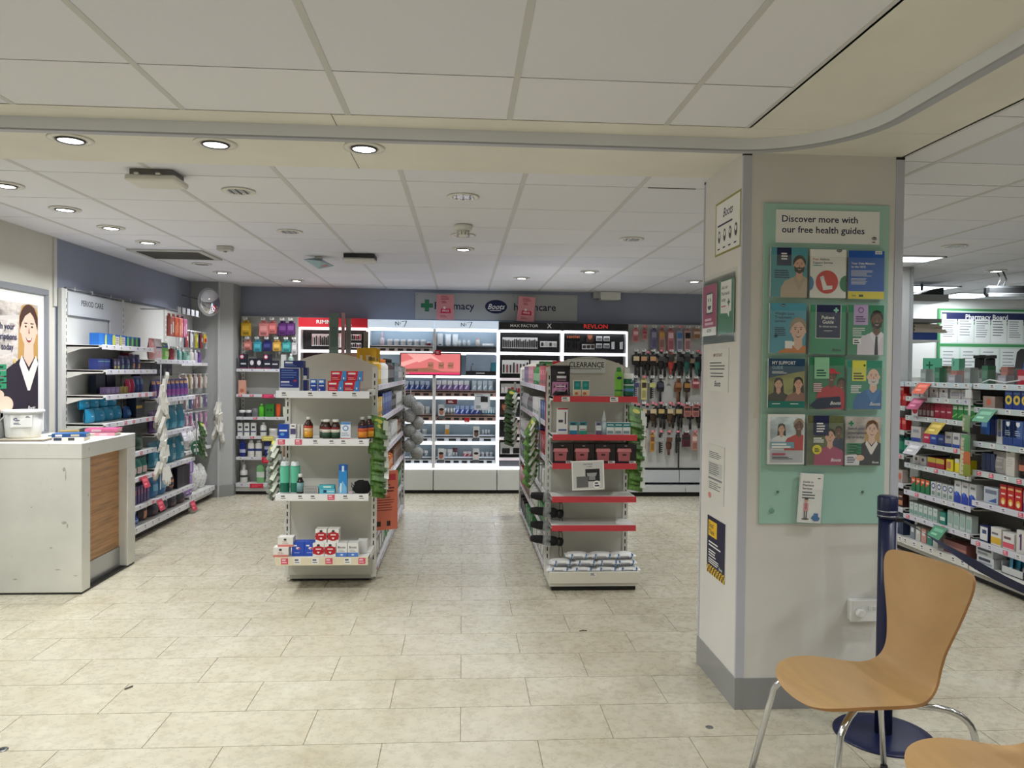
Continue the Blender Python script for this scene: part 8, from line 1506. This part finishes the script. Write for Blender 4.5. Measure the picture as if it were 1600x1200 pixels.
# marks on the border board and floor studs
solo(MB().lathe([(0.022, 0.0), (0.020, 0.002), (0.010, 0.0022)], M((120, 122, 124), 0.3, 0.8), 18).lathe([(0.009, 0.001), (0.009, 0.0032), (0, 0.0034)], M((40, 40, 42)), 12), 'floor_stud', 'small steel floor socket cover at the lower left', 'floor socket', (-1.735, 2.975, 0.0))
solo(MB().lathe([(0.016, 0.0), (0.014, 0.002), (0.008, 0.0022)], M((130, 132, 134), 0.3, 0.8), 18), 'floor_stud', 'small steel floor socket cover in front of the column', 'floor socket', (1.029, 3.04, 0.0))
tw = M((70, 64, 52), 0.8)
solo(MB().tube([(0, 0, 0.003), (0.02, 0.006, 0.004), (0.045, 0.0, 0.003)], 0.0022, tw, 5).tube([(0.02, 0.006, 0.004), (0.03, 0.016, 0.003)], 0.0015, tw, 5), 'dry_leaf_stalk', 'tiny dark twig lying on the floor right of centre', 'twig', (0.666, 4.194, 0.0), 0.2)
solo(MB().tube([(0, 0, 0.003), (0.012, 0.015, 0.005), (0.02, 0.035, 0.003)], 0.003, tw, 5), 'dry_leaf_stalk', 'tiny dark scrap lying on the floor at the left', 'scrap', (-1.511, 3.505, 0.0), 0.0)
# ================================================================ GOODS ON THE AISLE SIDES OF THE TWO RUNS
SID = {'L': (Fr((LGX0+LGX1)/2, LGY0, R(90)), LGY1-LGY0, (1.345, 1.10, 0.837, 0.60, 0.315, 0.075), 'left run'), 'R': (Fr((RGX0+RGX1)/2, RGY1, R(-90)), RGY1-RGY0, (1.345, 1.10, 0.85, 0.60, 0.33, 0.075), 'right run')}
ZN = ('top', 'second', 'third', 'fourth', 'fifth', 'lowest')
COLS = {'yellow': (226, 180, 40), 'white': (222, 222, 218), 'black': (28, 28, 32), 'teal': (30, 110, 120), 'blue': (40, 70, 150), 'orange': (222, 120, 50), 'purple': (110, 70, 140), 'green': (60, 130, 70), 'red': (180, 40, 50), 'pink': (214, 130, 150), 'silver': (170, 172, 176), 'brown': (120, 84, 60)}
STK = {'L': [[('b', 'yellow', .2, 4), ('b', 'white', .19, 5), ('b', 'black', .2, 5), ('c', 'teal', .17, 4), ('b', 'silver', .16, 4)], [('c', 'yellow', .15, 4), ('c', 'blue', .17, 6), ('b', 'black', .17, 4), ('c', 'white', .14, 5)], [('b', 'black', .16, 4), ('b', 'silver', .16, 6), ('c', 'white', .15, 5), ('b', 'brown', .15, 4)], [('c', 'yellow', .14, 5), ('b', 'orange', .15, 5), ('c', 'brown', .14, 6)], [('b', 'yellow', .17, 4), ('c', 'blue', .14, 4), ('b', 'white', .18, 5), ('c', 'green', .14, 4)], [('c', 'white', .14, 4), ('p', 'green', .13, 4), ('p', 'silver', .14, 5)]],
       'R': [[('c', 'white', .12, 3), ('c', 'purple', .15, 4), ('c', 'pink', .15, 4), ('b', 'green', .17, 5), ('c', 'red', .15, 4)], [('p', 'silver', .14, 5), ('p', 'black', .13, 5), ('c', 'white', .14, 5), ('c', 'blue', .13, 3)], [('c', 'white', .13, 4), ('p', 'pink', .13, 5), ('c', 'blue', .15, 4), ('c', 'red', .14, 4)], [('c', 'black', .14, 4), ('c', 'brown', .15, 5), ('c', 'white', .14, 4)], [('c', 'red', .17, 4), ('c', 'brown', .18, 4), ('c', 'white', .16, 5), ('c', 'green', .15, 4)], [('c', 'black', .13, 4), ('c', 'green', .16, 4), ('c', 'white', .13, 5)]]}
rr = random.Random(17)
for sd, (fr, Ln, zs, nm) in SID.items():
    for k, (z, row) in enumerate(zip(zs, STK[sd])):
        tot = sum(q[3] for q in row); x = 0.10; st = (Ln-0.22)/tot
        for kind, cn, h, n in row:
            c = COLS[cn]; w = min(st*0.86, 0.1); hi = tuple(min(255, int(v*0.6+100)) for v in c); lo = tuple(int(v*0.55) for v in c)
            if kind == 'b': me, nn = bottle(round(w*0.42, 3), h, c, lo if cn != 'white' else (214, 120, 50), (0.2, 0.55, hi)), 'bottle'
            elif kind == 'p': me, nn = pouch(round(w, 3), h, 0.05, c, ((0.15, 0.85, 0.3, 0.7, hi),)), 'pouch'
            else: me, nn = carton(round(w, 3), h, 0.07, c, ((0.1, 0.9, 0.55, 0.8, hi), (0.1, 0.9, 0.12, 0.3, lo))), 'carton'
            put(fr, me, nn, '%s %s on the %s aisle shelf of the %s' % (cn, nn, ZN[k], nm), {'bottle': 'bottle', 'pouch': 'pouch', 'carton': 'box'}[nn], x+w/2, -0.285, z+0.002, None, n, st); x += st*n
# fin signs and goods standing up behind the arch of the left run
for x, y, z0, z1, w, c, lb in ((-1.10, 6.55, 1.36, 1.93, 0.08, (92, 112, 104), 'tall grey-green fin sign rising behind the left run arch'), (-1.03, 6.6, 1.36, 1.94, 0.03, (190, 150, 150), 'thin pale pink fin sign rising behind the left run arch'), (-1.0, 6.7, 1.36, 1.90, 0.045, (140, 140, 136), 'thin grey fin sign rising behind the left run arch'), (-0.885, 7.0, 1.36, 1.80, 0.045, (130, 122, 110), 'short brownish fin sign behind the left run arch')):
    solo(MB().box(-w/2, w/2, 0, 0.004, 0, z1-z0, M(c, 0.4)).rect(-w*0.35, w*0.35, (z1-z0)*0.5, (z1-z0)*0.8, -0.0004, M(tuple(int(v*0.85) for v in c))), 'fin_sign', lb, 'sign', (x, y, z0))
solo(carton(0.2, 0.14, 0.1, (150, 116, 90), ((0.1, 0.9, 0.4, 0.6, (120, 90, 70)),)), 'brown_carton', 'brown carton on top of the left run, behind its arch', 'box', (-0.93, 6.3, 1.442), R(5))
solo(carton(0.12, 0.11, 0.08, (206, 196, 190), ((0.0, 0.5, 0, 1, (180, 50, 60)),)), 'red_white_carton', 'red and white carton on top of the left run', 'box', (-0.85, 5.75, 1.442), R(-20))
for i, (x, y, r_) in enumerate(((-0.72, 5.62, 15), (-0.66, 5.50, 30), (-0.68, 5.75, -10))): solo(pouch(0.11, 0.265, 0.05, (222, 170, 30), ((0.2, 0.5, 0.3, 0.8, (240, 220, 190)),)), 'yellow_pouch', 'tall yellow pouch at the near right of the left run top, %s' % ('left', 'front', 'back')[i], 'pouch', (x, y, 1.347), R(r_), 'yellow pouches')
solo(carton(0.11, 0.07, 0.004, (190, 24, 40), ((0.2, 0.8, 0.3, 0.7, (240, 160, 160)),)), 'red_topper', 'small red sign card standing on top of the right run', 'sign', (0.78, 6.1, 1.47), 0)
solo(carton(0.16, 0.10, 0.08, (50, 100, 56), ((0.1, 0.9, 0.5, 0.8, (110, 150, 90)),)), 'green_carton', 'dark green carton on top of the right run', 'box', (0.75, 6.6, 1.442), 0)
# the near end of the medicine run, mostly outside the picture
MB().box(2.19, 2.208, -0.38, 0.0, 0.04, 1.40, M((190, 190, 186), 0.45)).obj('end_panel', rs)
for k, (z, c, cn) in enumerate(((1.237, (206, 206, 204), 'white'), (0.997, (60, 110, 150), 'steel blue'), (0.792, (150, 60, 60), 'brick red'), (0.577, (206, 176, 60), 'mustard'), (0.30, (90, 150, 120), 'sea green'), (0.132, (206, 206, 200), 'off-white'))):
    put(RF, carton(0.06, 0.12, 0.06, c, ((0.1, 0.9, 0.5, 0.8, (226, 226, 222)), (0.1, 0.9, 0.1, 0.3, tuple(int(v*0.6) for v in c)))), 'carton', cn + ' carton at the near end of the medicine run', 'box', 2.085 if z > 0.2 else 2.10, -RD+0.05, z, None, 1)
